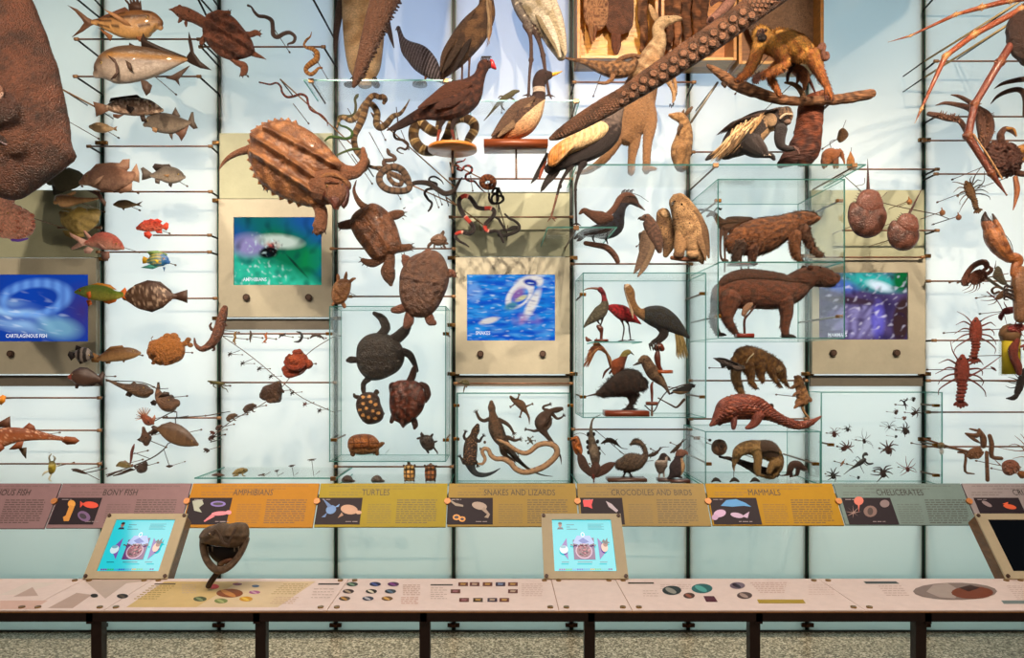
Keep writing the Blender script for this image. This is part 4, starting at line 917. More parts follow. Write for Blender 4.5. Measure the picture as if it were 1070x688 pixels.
fish('dark brown flounder with pale spots facing left',4.7,[(500,576,14),(528,572,36),(566,572,54),(610,572,56),(650,572,38),(686,572,14),(700,572,10)],'#4a3328','#4a3328',
  [('tail_fin',[(692,564),(728,552),(748,546),(748,600),(728,592),(694,582)],'#4a342a'),('dorsal_fin',[(504,560),(540,526),(590,508),(640,514),(682,548),(690,564),(640,534),(580,528),(530,546)],'#3a2820'),('anal_fin',[(516,598),(560,624),(606,636),(650,618),(690,582),(640,602),(580,612)],'#3a2820')],
  (512,562,4),wf=.2,pat=lambda x,y,t,c: mixc(c,'#c0a890',.8 if min((x-a)**2+(y-b)**2 for a,b in sp) < 14 else max(0,nz2(x,y,.08)*.5)))
frame(0,330,S2)
fish('small black-and-grey banded fish facing right, overlapping the wall seam',4.6,[(296,154,8),(318,156,26),(342,158,30),(362,162,16),(370,164,6)],'#3a3434','#4a4444',[('tail_fin',[(300,148),(276,142),(270,158),(284,180),(302,164)],'#2a2526'),('dorsal_fin',[(300,138),(304,118),(330,128),(360,148),(340,136)],'#2c2627'),('anal_fin',[(306,174),(320,194),(340,186)],'#2c2627')],(360,158,3),pat=lambda x,y,t,c: mixc('#8a8078','#221d1e',1 if math.sin(x*.26) > -.2 else 0))
fish('slim tan bass facing right under the green wrasse',4.68,[(392,172,8),(420,166,20),(460,158,26),(505,152,26),(538,150,18),(556,150,8)],'#6a4a2c','#b08a5c',[('tail_fin',[(398,162),(372,148),(360,156),(366,186),(392,188),(400,176)],'#9a7040'),('dorsal_fin',[(412,148),(440,124),(488,118),(494,126),(450,136)],'#8a6238'),('anal_fin',[(420,182),(444,180),(440,192),(424,192)],'#9a7040'),('pelvic_fin',[(482,176),(506,172),(494,188)],'#8a6238')],(536,142,3))
fish('dark brown surgeonfish facing left below the banded fish',4.62,[(280,246,10),(304,244,30),(338,246,38),(370,250,26),(392,256,12)],'#3a2a24','#4a362c',[('tail_fin',[(386,246),(410,222),(420,236),(410,260),(412,284),(400,280),(386,264)],'#33241f'),('dorsal_fin',[(296,218),(320,206),(350,208),(386,234),(370,238),(340,218)],'#2c1f1a'),('anal_fin',[(330,284),(370,282),(392,268),(380,258)],'#33241f'),('pelvic_fin',[(300,268),(318,276),(310,292),(300,290)],'#3a2820')],(294,236,3),pat=lambda x,y,t,c: mixc(c,'#8a3a28',.7 if x < 290 else 0))
th('batfish','rough orange-tan sargassum fish facing left, high in the lower bony fish column','fish',4.6)
part('body','crust',1.6,bumpy=3,bfreq=60)
dome([(592,130),(600,104),(624,96),(650,88),(690,92),(720,104),(738,128),(734,160),(712,184),(670,198),(630,196),(600,172),(588,150)],34,30,'#a86c34'); ell(628,150,14,12,12,z=28,col='#8a5426')
part('dorsal_fin','skin',1.5);
for a,b,r_ in ((668,84,18),(694,84,20),(708,96,14),(648,92,12),(618,102,8)): ell(a,b,r_,r_*.8,5,col='#b0743c')
part('tail_fin','skin',1.5)
for a,b,r_ in ((738,112,14),(752,96,12),(760,118,12),(748,102,12)): ell(a,b,r_,r_*.8,5,col='#94602e')
part('pectoral_fin','skin',1.5)
for a,b,r_ in ((690,176,12),(672,190,14),(620,190,9)): ell(a,b,r_,r_*.7,6,z=16,col='#7a4820')
part('lure','fine',0); tube([(612,104,1.5),(604,92,1.2),(610,84,2)],'#7a5230')
eye(606,128,4,'#c89048'); done()
fish('long slender brown goosefish facing down-right beside the surgeonfish',4.66,[(424,256,3),(450,266,6),(484,280,10),(520,290,18),(556,298,28),(584,304,26),(600,304,14)],'#3f2e22','#6a5038',[('pectoral_fin',[(510,300),(500,318),(520,326),(534,312)],'#33261d'),('dorsal_fin',[(516,278),(534,262),(556,278)],'#3a2a20')],(582,288,3),wf=.9,mat='scaly')
fish('dark brown toadfish facing down with its tail raised',4.7,[(632,274,3),(630,296,8),(638,322,20),(662,344,34),(684,352,34),(702,350,18)],'#4a3426','#7a5a42',[('tail_fin',[(626,288),(628,266),(636,266),(640,292)],'#33241b'),('pectoral_fin',[(640,326),(664,302),(684,306),(686,318),(660,324)],'#2c1f18',20),('pelvic_fin',[(600,346),(614,336),(630,344),(620,360),(606,358)],'#2c1f18')],(684,336,3),wf=.8,mat='scaly')
fish('large brown flatfish-like fish facing lower right, low in the bony fish column',4.62,[(630,452,8),(654,456,26),(690,468,40),(730,488,36),(764,504,22),(786,514,8)],'#4f3b2c','#7a6048',[('tail_fin',[(636,448),(612,438),(602,446),(614,456),(606,472),(620,474),(638,460)],'#3a2a20'),('dorsal_fin',[(640,436),(680,424),(726,440),(760,480),(720,456),(680,440)],'#3a2a1f'),('anal_fin',[(656,484),(700,506),(740,520),(720,500)],'#46342a')],(768,500,3),wf=.4)
th('lionfish','small spiny lionfish with fanned spines above a brown base','fish',4.72)
part('body','skin',1.2); tube([(574,402,12),(588,418,18),(600,426,16),(610,430,7)],'#8a4a30',.8)
part('spine_fan','fine',0)
for i in range(15): a = math.radians(160+i*11); tube([(578,408,2.4),(578+36*math.cos(a),404+38*math.sin(a),.9,rs.uniform(-10,14))],'#6a3a2a' if i % 2 else '#c09a80',seg=6,n=2)
plate([(600,420),(618,396),(622,410),(614,432)],2,'#9a6a52')
eye(598,424,3); done()
th('batfish','dark brown batfish with splayed fins under the lionfish','fish',4.7)
part('body','skin',1.3,bumpy=1.5); tube([(572,448,6),(576,468,12),(582,492,24),(584,508,14)],'#5a4030',.7); tube([(596,470,6),(608,462,5),(614,446,3)],'#4a3428')
part('fin','fine',0); plate([(564,484),(546,496),(560,504),(572,500)],2.4,'#3a281e'); plate([(600,470),(620,462),(624,470),(604,478)],2.4,'#3a281e')
eye(590,486,3); done()
th('pufferfish','small round dark pufferfish low in the bony fish column','fish',4.75)
part('body','skin',1.2,bumpy=1.5); ell(566,610,22,20,18,col='#4a3a32'); ell(578,596,12,12,10,col='#3a2c26'); tube([(546,606,7),(536,602,3)],'#3a2c26')
part('fin','fine',0); plate([(570,590),(580,578),(588,586),(582,600)],2,'#2c211c'); eye(556,602,3); done()
fish('small olive cod-like fish on a twig next to the round pufferfish',4.74,[(466,600,4),(482,594,12),(502,596,13),(520,600,6)],'#5c5030','#9a8c5c',[('tail_fin',[(516,596),(532,592),(530,606),(518,604)],'#6a3a2c'),('dorsal_fin',[(482,584),(500,578),(512,588)],'#6a3c2a')],(474,592,2))
th('seahorse','upright reddish pipefish standing on a bent wire','fish',4.78)
part('body','skin',0); tube([(520,594,2),(524,570,5),(526,548,6),(532,526,5),(536,514,2)],'#6a3226',.8); done()
# branching twig mount low in the column
def twig(label,d,lines,col='#4a3a30',name='mounting_wire',beads=()):
    th(name,label,'mount',d,'branching wire mounts',False); part('wire','rodmat',0)
    for l in lines: tube(l,col,1,8,3)
    for x,y,r_ in beads: ell(x,y,r_,r_,r_,col='#6b5040',u=8,v=6)
    t = Thing.cur; part('standoff','rodmat',0); b = t.parts[-1].buf
    for l in (lines[0],):
        for p in (l[0],l[-1]):
            a = t.w(p[0],p[1]); vs,fs = tube_geo([a,Vector((a.x,WALL-.002,a.z))],[.003]*2,[.003]*2,7,False); b.add(vs,fs,'#33281f')
    return done()
twig('branching wire mount holding small fishes at the foot of the bony fish column',4.8,[[(424,636,2),(500,612,2),(600,572,2.5),(650,538,2.5),(672,510,2)],[(600,500,1.6),(664,526,1.8)],[(654,534,1.4),(676,600,1.4)],[(536,548,1.4),(600,572,1.4)],[(290,620,1.6),(340,628,2),(426,610,2)],[(340,628,1.4),(396,656,1.2)]],beads=((664,526,4),(500,612,3)))
twig('wire mount with an arm to the right above the big brown flatfish',4.82,[[(878,390,2.2),(820,400,2),(706,408,2)],[(706,408,2),(698,382,2),(620,420,2)],[(700,408,2),(702,440,2)]],beads=((820,400,4),(700,384,4),(704,408,4)))
twig('curved wire mount linking the slender goosefish and the toadfish',4.84,[[(424,262,2),(500,262,1.8),(560,266,2),(600,278,2),(628,294,2)]])
for i,(pts,lb) in enumerate((([(286,614,2),(306,618,7),(330,626,6),(346,632,2)],'small brown fry lying on the wire left of the seam'),([(428,642,3),(448,632,5),(470,622,2)],'thin dark fry right of the wall seam, above its twin'),([(452,640,2),(486,630,5),(520,616,6),(536,616,2)],'small dark slender fish nearest the round pufferfish'),([(666,602,3),(676,602,6),(688,600,3)],'tiny brown fish at the end of a hanging wire'))):
    th('fish',lb,'fish',4.76,'tiny fishes at the column foot'); part('body','skin',0); tube(pts,'#463328',.7); done()
# sharks and rays under the left screen
fish('reddish brown guitarfish shark with pale speckles, low at the left edge',4.6,[(-60,500,20),(-20,494,40),(40,480,34),(100,476,26),(160,480,18),(220,488,10),(250,492,8)],'#7a3f22','#b06a44',
  [('caudal_fin',[(244,492),(262,482),(300,486),(318,500),(300,514),(268,516),(248,504)],'#8a4c28'),('dorsal_fin',[(84,456),(116,428),(136,440),(144,460)],'#7a4226'),('first_dorsal_fin',[(-10,446),(0,424),(40,402),(42,448)],'#5c3a28'),('pelvic_fin',[(44,534),(78,504),(104,500),(96,528),(70,534)],'#8a4c2c',14),('anal_fin',[(74,530),(106,526),(104,572),(90,556)],'#4a3a26'),('pectoral_fin',[(-40,500),(20,510),(32,528),(10,546),(-40,552)],'#8a4c2c',20)],
  None,pat=lambda x,y,t,c: mixc(c,'#e0b090',.8 if nz2(x,y,.28) > .33 else 0),name='guitarfish',cat='shark')
fish('orange-tailed fish end poking in at the left edge',4.7,[(-50,336,20),(-20,334,14),(0,334,8)],'#c87820','#e0a040',[('tail_fin',[(-6,330),(10,316),(24,322),(20,344),(4,358),(-6,346)],'#d88a20')],None)
th('chimaera','small mottled yellow skate embryo with pale limbs','skate',4.75,None); part('body','gloss',1.3); ell(208,606,16,26,8,rot=4,col='#a89a30'); ell(206,590,12,10,8,col='#c0b878')
ell(204,620,10,14,9,col='#5a4a1c')
part('fin','fine',0)
for p in ([(200,584,3),(196,566,4),(206,552,1.5)],[(214,584,3),(220,570,4),(212,560,1.5)],[(196,620,3),(178,628,4),(168,640,1.5)],[(206,632,3),(196,652,4),(206,662,1.5)],[(224,604,2),(240,594,3),(246,588,1)]): tube(p,'#d8d4b8',.5,8,3)
done()
# brown caecilian / salamander at the seam
th('salamander','fat dark brown giant salamander curved beside the wall seam','salamander',4.5)
part('body','scaly',1.4,bumpy=1.2)
tube([(776,90,3),(782,118,7),(808,134,12),(846,110,18),(870,70,22),(880,30,20),(890,-6,18),(898,-30,12)],CF(lambda x,y: mixc('#4a2c20','#7a4a34',.5+nz2(x,y,.1))),.9)
tube([(846,56,6),(838,42,5),(844,30,3)],'#4a2c20'); tube([(850,116,6),(856,134,5),(848,140,3)],'#4a2c20'); tube([(896,30,6),(904,40,4)],'#4a2c20')
eye(892,-20,2); done()
# ================================================================ turtles, snakes, frogs
frame(175,0,6.253)
def keel(lines,amp,wid,base=0,saw=0,per=60):
    def f(x,y,q):
        e = 0
        for (x0,y0,x1,y1) in lines:
            dx,dy = x1-x0,y1-y0; l = math.hypot(dx,dy); t = ((x-x0)*dx+(y-y0)*dy)/l/l; d_ = abs((x-x0)*dy-(y-y0)*dx)/l
            if -.05 < t < 1.05:
                s = 1-abs(((t*l) % per)/per-.62)*saw
                e = max(e,amp*max(0,1-d_/wid)**1.2*s)
        return e*(1 if q < .97 else .3)+base*nz2(x,y,.06)
    return f
turtle('ragged reddish brown matamata turtle, neck stretched to the upper left',4.45,
  [(232,190),(250,140),(300,96),(350,84),(400,92),(450,130),(500,190),(545,250),(565,300),(572,350),(530,376),(470,392),(400,392),(330,360),(270,300),(240,250)],46,36,CF(lambda x,y: mixc('#85503a','#4a2a1e',.5+1.2*nz2(x,y,.03))),
  [[(270,110,22),(330,92,26),(370,86,18),(400,84,16)],[(480,220,20),(540,226,20),(576,214,20),(600,222,14)],[(250,240,22),(232,262,20),(222,284,15)],[(420,380,20),(460,412,20),(500,430,24),(500,468,24),(488,486,16)]],
  [[(300,190,30),(240,150,36),(170,110,40),(110,88,44),(64,70,30),(30,64,10),(10,62,4)],[(110,88,20,20),(84,46,12,10)],[(120,150,12),(122,172,6)],[(84,130,14),(72,146,6)]],
  [(560,350,20),(590,364,14),(620,376,8),(646,390,2)],'#7e4e38',keel([(250,150,560,330),(290,110,530,240),(240,250,480,380)],46,24,16,.9,50),eyes=((154,90,7),(76,104,6)),
  claws=[(412,76,-60,14),(400,72,-80,12),(604,206,-40,16),(610,224,0,14),(602,238,30,14),(476,494,110,14),(494,500,90,14),(512,490,70,12)],mat='crust',vox=3.2)
snake('grey-brown snake waving down from the upper left, right of the matamata',4.6,[(790,302,2),(788,288,5),(824,274,9),(832,240,11),(800,214,12),(760,220,13),(720,242,14),(692,226,15),(688,180,14),(680,134,14),(640,110,12),(596,104,11),(566,76,9),(548,46,6),(526,36,8)],'#5f4c44')
snake('light brown snake hanging in S curves at the end of the top rod',4.58,[(1008,444,7),(986,446,8),(962,472,12),(934,486,13),(906,466,14),(910,440,16),(940,414,19),(972,388,20),(976,348,18),(950,322,14),(908,310,10),(892,292,7),(908,262,8),(932,240,5),(942,208,1.5)],'#a4703c',lambda l,z: lin('#8f5c2e') if (l % 20) < 9 else lin('#b98448'),head=False)
snake('thin red-brown snake lying along a slanting wire above the alligator snapper',4.62,[(600,538,5),(630,544,5.5),(672,552,6),(712,542,6),(740,566,7),(750,604,7),(780,634,8),(824,630,8),(870,616,8),(908,634,8),(920,680,7),(940,720,7),(1000,750,7),(1040,790,5),(1046,822,2)][::-1],'#6a3226',lambda l,z: lin('#7a3c2c') if (l % 26) < 15 else lin('#46241e'),r=1)
frame(225,115,4.9125)
def snap_():
    part('marginal_scute','horn',0)
    for x,y,a in ((196,112,200),(222,94,230),(250,76,225),(280,66,240),(310,58,250),(342,56,262),(374,56,280),(410,68,290),(180,160,190),(176,210,180),(178,256,175),(190,300,165),(206,338,150),(232,372,140),(264,402,130),(300,428,120),(340,450,115),(385,470,110),(430,486,105)):
        a = math.radians(a); tube([(x-14*math.cos(a),y-14*math.sin(a),20,0),(x+2*math.cos(a),y+2*math.sin(a),16,2),(x+10*math.cos(a),y+10*math.sin(a),6,4)],'#a06c44',.7,8,2)
    part('beak','horn',0,'dark red hooked beak'); tube([(600,440,44,76),(630,462,40,96),(642,496,26,112),(640,526,12,116),(650,536,4,116)],'#5a2a1c',.8,14); tube([(684,424,20,70),(684,470,18,82),(676,512,10,92)],'#4a2018',.8,12)
    part('neck_fold','skin',0); tube([(548,440,12,50),(556,396,14,84),(590,364,14,96),(640,362,13,94),(680,384,11,76),(694,420,8,56)],'#94643e',1,10); tube([(596,402,10,112),(620,396,12,116),(650,404,9,112)],'#74442c',1,10)
al_keels = keel([(205,150,540,372),(285,118,625,300),(215,240,520,440)],46,22,5,.7,84)
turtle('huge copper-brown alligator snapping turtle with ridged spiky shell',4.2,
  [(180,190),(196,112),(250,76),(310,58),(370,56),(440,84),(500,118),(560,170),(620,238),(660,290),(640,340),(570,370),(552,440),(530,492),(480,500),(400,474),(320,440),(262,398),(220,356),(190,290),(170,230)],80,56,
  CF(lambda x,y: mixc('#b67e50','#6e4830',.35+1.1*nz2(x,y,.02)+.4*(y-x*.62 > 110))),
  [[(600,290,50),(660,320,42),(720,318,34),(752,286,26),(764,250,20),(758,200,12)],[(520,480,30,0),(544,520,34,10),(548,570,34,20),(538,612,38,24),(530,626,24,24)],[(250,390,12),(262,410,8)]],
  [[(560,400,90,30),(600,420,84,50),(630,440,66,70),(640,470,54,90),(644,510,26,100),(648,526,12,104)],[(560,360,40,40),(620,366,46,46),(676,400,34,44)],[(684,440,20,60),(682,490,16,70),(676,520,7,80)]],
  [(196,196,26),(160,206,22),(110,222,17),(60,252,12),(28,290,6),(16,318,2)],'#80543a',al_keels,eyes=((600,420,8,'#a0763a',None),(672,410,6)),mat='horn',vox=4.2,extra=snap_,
  claws=[(504,624,110,18),(524,636,95,18),(546,638,85,18),(566,628,70,16),(254,402,110,18),(268,412,80,18)],c=(400,270))
# marginal spikes of the snapper live in the outline; big free turtles
frame(345,190,4.586)
SC = [[(150,160,2,34),(200,220,2,46),(250,280,2,42),(262,340,2,20)],[(205,140,2,34),(262,200,2,44),(310,290,2,26)],[(105,210,2,30),(160,160,2,40),(215,120,2,24)],[(130,262,2,36),(200,212,2,48),(262,180,2,36)],[(160,310,2,34),(232,262,2,48),(312,236,2,26)],[(205,350,2,30),(252,312,2,42),(326,290,2,22)],[(128,190,2,36),(175,250,2,44),(210,320,2,36)]]
turtle('brown snapping turtle swimming head down with long curved tail',4.5,[(95,200),(118,150),(170,118),(205,104),(250,122),(290,160),(318,210),(336,270),(344,318),(318,346),(270,366),(232,384),(196,366),(160,320),(118,262)],48,30,CF(lambda x,y: mixc('#74492c','#4a2e1e',.5+nz2(x,y,.03))),
  [[(120,200,26),(84,206,24),(54,210,20)],[(280,168,22),(316,158,24),(340,152,18)],[(310,320,26),(350,318,20),(380,314,18)],[(240,370,24),(204,390,22),(170,384,16),(156,376,12)]],[[(280,340,30),(288,380,24),(284,410,26)],[(280,400,26,6),(278,430,36,8),(286,466,28,8),(292,494,10,6)]],
  [(180,130,20),(150,110,16),(126,78,12),(114,40,8),(122,4,4),(128,-10,1.5)],'#5c3c28',keel([(130,200,240,360),(170,150,290,330),(215,120,325,270)],9,22,3),scutes=SC,eyes=((262,440,4),(308,440,4)),mat='shell',vox=2.4,
  claws=[(44,200,190,14),(42,214,170,14),(50,228,130,14),(352,130,-30,14),(358,148,-5,14),(356,164,20,14),(348,176,45,12),(392,300,-20,14),(396,314,0,14),(390,328,30,12),(148,366,200,12),(146,384,160,12),(160,396,130,12),(180,402,100,12)])
turtle('big dull brown softshell turtle hanging head up above the glass case',4.4,[(332,480),(340,430),(372,376),(410,350),(456,336),(500,330),(538,356),(560,400),(572,450),(562,510),(536,570),(504,620),(460,650),(400,648),(356,610),(334,550)],56,30,CF(lambda x,y: mixc('#5e4232','#49332a',.5+nz2(x,y,.03))),
  [[(372,396,26),(362,372,24),(354,360,14)],[(560,440,24),(584,440,20),(598,452,10)],[(360,600,22),(330,612,22),(304,616,16)],[(380,640,24),(376,670,26),(366,690,20)],[(470,640,22),(482,668,24),(496,676,16)]],[[(450,360,26),(470,340,20)]],None,'#6a4434',
  keel([(370,420,520,440),(360,470,540,490),(356,520,540,530)],4,16,7),vox=2.8,c=(450,490),mat='scaly',claws=[(346,352,-120,10),(356,346,-95,10),(604,440,-20,10),(606,458,20,10)])
turtle('tiny brown turtle perched on the rod right of the snapping turtle',4.68,[(480,280),(494,262),(520,250),(546,258),(560,280),(550,298),(520,308),(494,300)],16,10,'#5f4430',[[(490,290,8),(474,304,8),(470,316,6)],[(548,294,8),(562,296,6)],[(544,306,6),(552,318,5)],[(500,300,5),(498,320,4)]],[[(530,262,10),(540,246,9),(542,240,7)]],None,'#5a4434',keel([(490,280,555,280)],3,8),vox=1.3)
turtle('small tan turtle hanging tail up left of the case top',4.55,[(8,520),(22,486),(48,468),(78,466),(100,480),(98,520),(84,560),(60,584),(30,588),(10,566)],24,14,CF(lambda x,y: mixc('#8a6038','#6f4728',.5+nz2(x,y,.05))),[[(40,480,10),(38,456,9),(36,446,6)],[(90,484,9),(108,468,8),(120,464,5)],[(20,580,9),(12,590,7)],[(60,580,10),(68,598,10)]],[[(70,480,9),(76,448,8),(78,432,3)]],None,'#8a5c38',keel([(24,500,70,570)],4,12),vox=1.8)
frame(345,320,3.623)
def mott(a,b,s=.05): return CF(lambda x,y: mixc(a,b,.5+1.3*nz2(x,y,s)))
turtle('dark slate green sea turtle with long flippers, largest in the glass case',4.72,[(100,200),(104,150),(130,116),(170,102),(215,106),(252,124),(276,160),(282,200),(264,240),(226,266),(180,282),(140,276),(108,240)],34,20,mott('#3f342e','#2c2624'),[[(190,110,16,4),(212,84,18,8),(198,48,16,10),(168,28,8,8)],[(270,172,16),(300,184,15),(318,216,11),(330,246,6)],[(100,204,12),(78,204,14),(66,206,8)],[(150,272,13),(128,292,11),(126,320,9),(132,332,5)]],[[(240,130,24),(264,112,22),(284,92,20),(296,80,12)]],None,'#3a3230',keel([(130,190,260,190)],3,20,2),vox=1.8,eyes=((298,86,2.5),))
turtle('reddish brown hawksbill turtle at the lower right of the glass case',4.7,[(224,360),(230,310),(252,284),(290,280),(330,286),(352,314),(362,350),(350,396),(318,432),(290,450),(276,462),(262,444),(240,430),(228,400)],30,18,mott('#6a2f1c','#33140d',.06),[[(244,300,12),(232,300,10),(232,330,8),(234,350,5)],[(344,300,14),(362,306,12),(370,336,12),(362,362,6)],[(240,420,12),(232,438,8)],[(316,430,12),(322,450,12),(320,462,7)]],[[(300,290,15),(312,262,14),(318,240,12),(322,226,5)]],None,'#3f2018',keel([(300,300,285,440),(250,330,262,420),(340,330,318,420)],5,14,4),vox=1.7,mat='horn')
turtle('small dark radiated tortoise with yellow-spotted domed shell',4.7,[(98,380),(104,350),(124,330),(158,326),(184,342),(192,370),(204,406),(196,432),(170,446),(138,446),(112,420)],26,16,CF(lambda x,y: mixc('#3a241c','#d89a58',1.3 if min((x-a)**2*.7+(y-b)**2 for a,b in ((128,344),(152,342),(130,368),(158,362),(176,372),(116,392),(142,386),(166,396),(186,404),(128,412),(150,420),(174,424))) < 36 else 0)),[[(106,346,9),(94,342,7),(90,334,5)],[(172,334,10),(176,322,8),(182,328,5)],[(122,420,8),(128,432,8)],[(190,400,9),(200,408,7)]],[[(130,334,9),(122,310,6),(124,302,4)]],None,'#3a2a22',None,vox=1.6)
turtle('small dark musk turtle with splayed feet, lower right in the glass case',4.72,[(338,508),(350,492),(370,488),(388,500),(396,522),(390,542),(370,548),(350,536)],14,8,mott('#43322a','#2a201c'),[[(342,500,6),(330,502,4)],[(382,494,6),(388,486,4)],[(390,534,5),(404,552,3),(406,560,2)],[(366,544,6),(372,556,4)],[(392,516,5),(404,512,3)]],[[(352,496,8),(346,484,6),(346,480,3)]],None,'#3a2c26',None,vox=1.2)
th('tortoise','orange-brown gopher tortoise walking right on a clear stand in the case','tortoise',4.66); part('body','skin',1.5)
tube([(84,544,14),(120,544,20),(170,542,16)],'#8a5a30',.9); tube([(88,540,10),(84,556,9),(86,562,9)],'#7a4c26'); tube([(168,540,11),(176,552,9),(178,560,8)],'#7a4c26'); tube([(160,540,11,-10),(164,556,8,-10)],'#6a4020'); tube([(176,534,10),(190,526,9),(196,522,8),(202,520,5)],'#8a5a34')
part('shell','shell',0); dome([(66,530),(70,504),(92,488),(130,484),(162,490),(184,512),(188,530),(176,542),(120,546),(76,544)],26,26,mott('#a5642c','#7d4520'),rings=10)
part('scute_seam','fine',0)
for s_ in ([(90,492,1.4,20),(96,520,1.4,26),(90,540,1.4,18)],[(116,486,1.4,22),(122,512,1.4,28),(118,540,1.4,22)],[(146,487,1.4,20),(150,512,1.4,28),(146,540,1.4,20)],[(70,520,1.4,14),(122,514,1.4,28),(184,518,1.4,14)]): tube(s_,'#5a2f16',1,6,3)
part('stand','glass',0); plate([(60,562),(214,562),(224,540),(205,562)],20,'#ffffff')
eye(196,519,2); done()
for x,lb,c1,c2 in ((300,'small yellow-and-black box turtle shell seen from above, left of its twin','#d8a860','#3a2014'),(380,'small dark chequered turtle shell seen from above, beside the seam','#a86a3c','#331a12')):
    turtle(lb,4.7,[(x-22,632),(x-18,606),(x,598),(x+18,606),(x+23,632),(x+18,658),(x,664),(x-18,658)],18,8,CF(lambda x_,y_,c1=c1,c2=c2,x=x: mixc(c2,c1,1 if (((x_-x+60) % 15) > 5 and ((y_-600) % 17) > 6) else .1)),[[(x-16,610,6),(x-22,604,4)],[(x+16,610,6),(x+22,606,4)],[(x-14,654,6),(x-17,662,4)],[(x+14,654,6),(x+17,662,4)]],[[(x-2,604,7),(x-3,592,6)]] if x < 340 else [[(x,606,8),(x,600,6)]],None,'#4a3022',None,vox=1.3)
for x,lb,cc in ((66,'small dark domed tortoise on the left of the low ledge','#3a2a22'),(178,'small grey domed tortoise low beside the title board','#4a423c')):
    th('tortoise',lb,'tortoise',4.6,None,False); part('body','skin',1.2); tube([(x-16,664,6),(x+16,664,6)],cc); tube([(x+14,662,6),(x+24,664,5)],cc); part('shell','shell',0); dome([(x-23,664),(x-16,648),(x,641),(x+14,648),(x+20,664),(x,668)],18,18,cc); done()
# ------------------------------------------------ snakes round the seam
frame(340,80,4.9125)
sn_big = [(205,85,0)]
dia = lambda a,b,c: (lambda l,z: lin(a) if abs((l % 34)-17) < 9 else (lin(c) if abs((l % 34)-17) < 12 else lin(b)))
snake('long brown patterned boa draped from the penguin shelf down to the turtle',4.5,[(60,260,5),(74,220,9),(96,212,12),(130,226,14),(164,204,16),(198,152,17),(214,136,16),(246,150,16),(266,190,17),(262,240,18),(282,262,18),(314,244,17),(346,206,14),(384,190,10),(410,158,6),(432,118,2)],'#7a6248',dia('#5f4a36','#8f7656','#a89068'),head=False)
snake('thick brown python climbing beside the boa with its head at the shelf',4.42,[(196,470,22),(208,440,22),(186,410,18),(160,380,16),(148,340,16),(150,300,17),(170,260,18),(192,210,19),(206,160,18),(222,120,16),(250,98,15),(276,106,14),(296,106,16),(306,118,14),(300,136,9)],'#6f563e',dia('#4a3626','#765a40','#8f7450'))
snake('dull green vine snake hooked up beside the shelf, left of the boa',4.6,[(64,236,5),(66,210,6),(88,202,7),(124,204,7),(150,190,7),(156,150,7),(152,118,7),(162,100,9),(168,92,4)],'#4f5238')
snake('thin bright green snake looping over the snapping turtle shell',4.36,[(-2,330,4),(20,312,7),(60,312,8),(100,320,8),(132,310,8),(136,284,7),(110,262,6),(80,252,5),(70,240,4)],'#3a5a26',mount=(60,312))
snake('thin green snake arching over the right foreleg of the snapping turtle',4.3,[(60,404,5),(100,386,6),(150,372,6.5),(190,378,6),(210,400,5),(212,430,3)],'#4a5a30')
snake('brown-grey snake coiled in an oval loop with raised head, mid wall',4.46,[(210,455,8),(250,468,9),(290,470,10),(320,490,9),(350,500,10),(390,530,12),(384,556,12),(350,548,12),(326,516,12),(340,500,12),(390,520,14),(430,550,16),(424,580,17),(380,588,18),(320,580,18),(284,550,18),(278,512,18),(306,480,18),(350,464,18),(390,478,18),(420,520,17),(430,548,14)],'#5a4638',lambda l,z: lin('#6e5846') if (l % 30) < 20 else lin('#43342a'),head=False)
snake('slim brown snake zigzagging upward with a pointed head above the oval coil',4.47,[(390,480,14),(340,466,14),(306,456,13),(304,434,11),(336,430,10),(358,424,10),(348,408,9),(328,398,9),(322,384,10),(318,374,6)],'#57443a')
snake('dark snake curving right from the oval coil across the seam',4.5,[(440,552,11),(480,544,12),(530,550,14),(570,576,14),(610,600,14),(644,596,13),(668,574,10),(690,534,7),(702,520,3)],'#2f2622',head=False)
snake('small black snake dangling with a zigzag tail right of the oval coil',4.6,[(606,552,2),(592,532,3.5),(560,514,5),(536,520,5),(536,538,6),(570,552,7),(560,574,7),(524,580,7),(510,600,7),(526,630,6.5),(546,650,6),(540,676,6),(528,692,4)],'#1f1a19')
snake('small thin brown snake squiggling beneath the curassow tail',4.6,[(364,158,2),(368,200,3),(372,240,4),(366,268,5),(352,292,6),(362,318,6.5),(400,328,7),(424,350,7),(412,374,6),(384,366,5),(368,378,4),(384,392,3),(400,396,2)],'#4a372d',head=False)
snake('diamondback rattlesnake in loops behind the curassow and its round stand',4.66,[(580,210,12),(582,240,15),(578,274,20),(558,284,26),(520,262,26),(490,240,27),(462,256,27),(452,300,27),(466,344,28),(500,376,28),(550,382,26),(600,354,25),(630,300,24),(650,240,22),(684,218,22),(724,216,24),(760,240,25),(764,276,24),(740,316,22),(728,346,18),(724,370,16)],'#8f7550',lambda l,z: lin('#4e3a26') if abs((l % 58)-29) < 17 and abs(z) > .35 else (lin('#c4ab78') if abs((l % 58)-29) < 22 else lin('#8f7448')),head=False)
frame(465,150,6.257)
snake('dark red and black coral snake in big loose loops over the beige panel',4.62,[(156,676,4),(128,656,7),(96,640,9),(72,616,11),(76,592,12),(110,582,13),(156,590,14),(184,572,14),(184,540,14),(150,500,14),(116,460,15),(94,410,15),(94,368,15),(124,344,15),(160,352,15),(186,384,15),(210,418,14),(250,426,14),(296,424,14),(322,444,14),(312,480,13),(284,506,13),(264,530,13),(264,560,13),(290,576,12),(330,572,11),(358,588,10),(372,622,9),(382,646,7)][::-1],'#1c1414',lambda l,z: lin('#a83226') if (l % 190) > 148 else (lin('#d8a090') if 140 < (l % 190) < 149 else lin('#1d1516')),head=True)
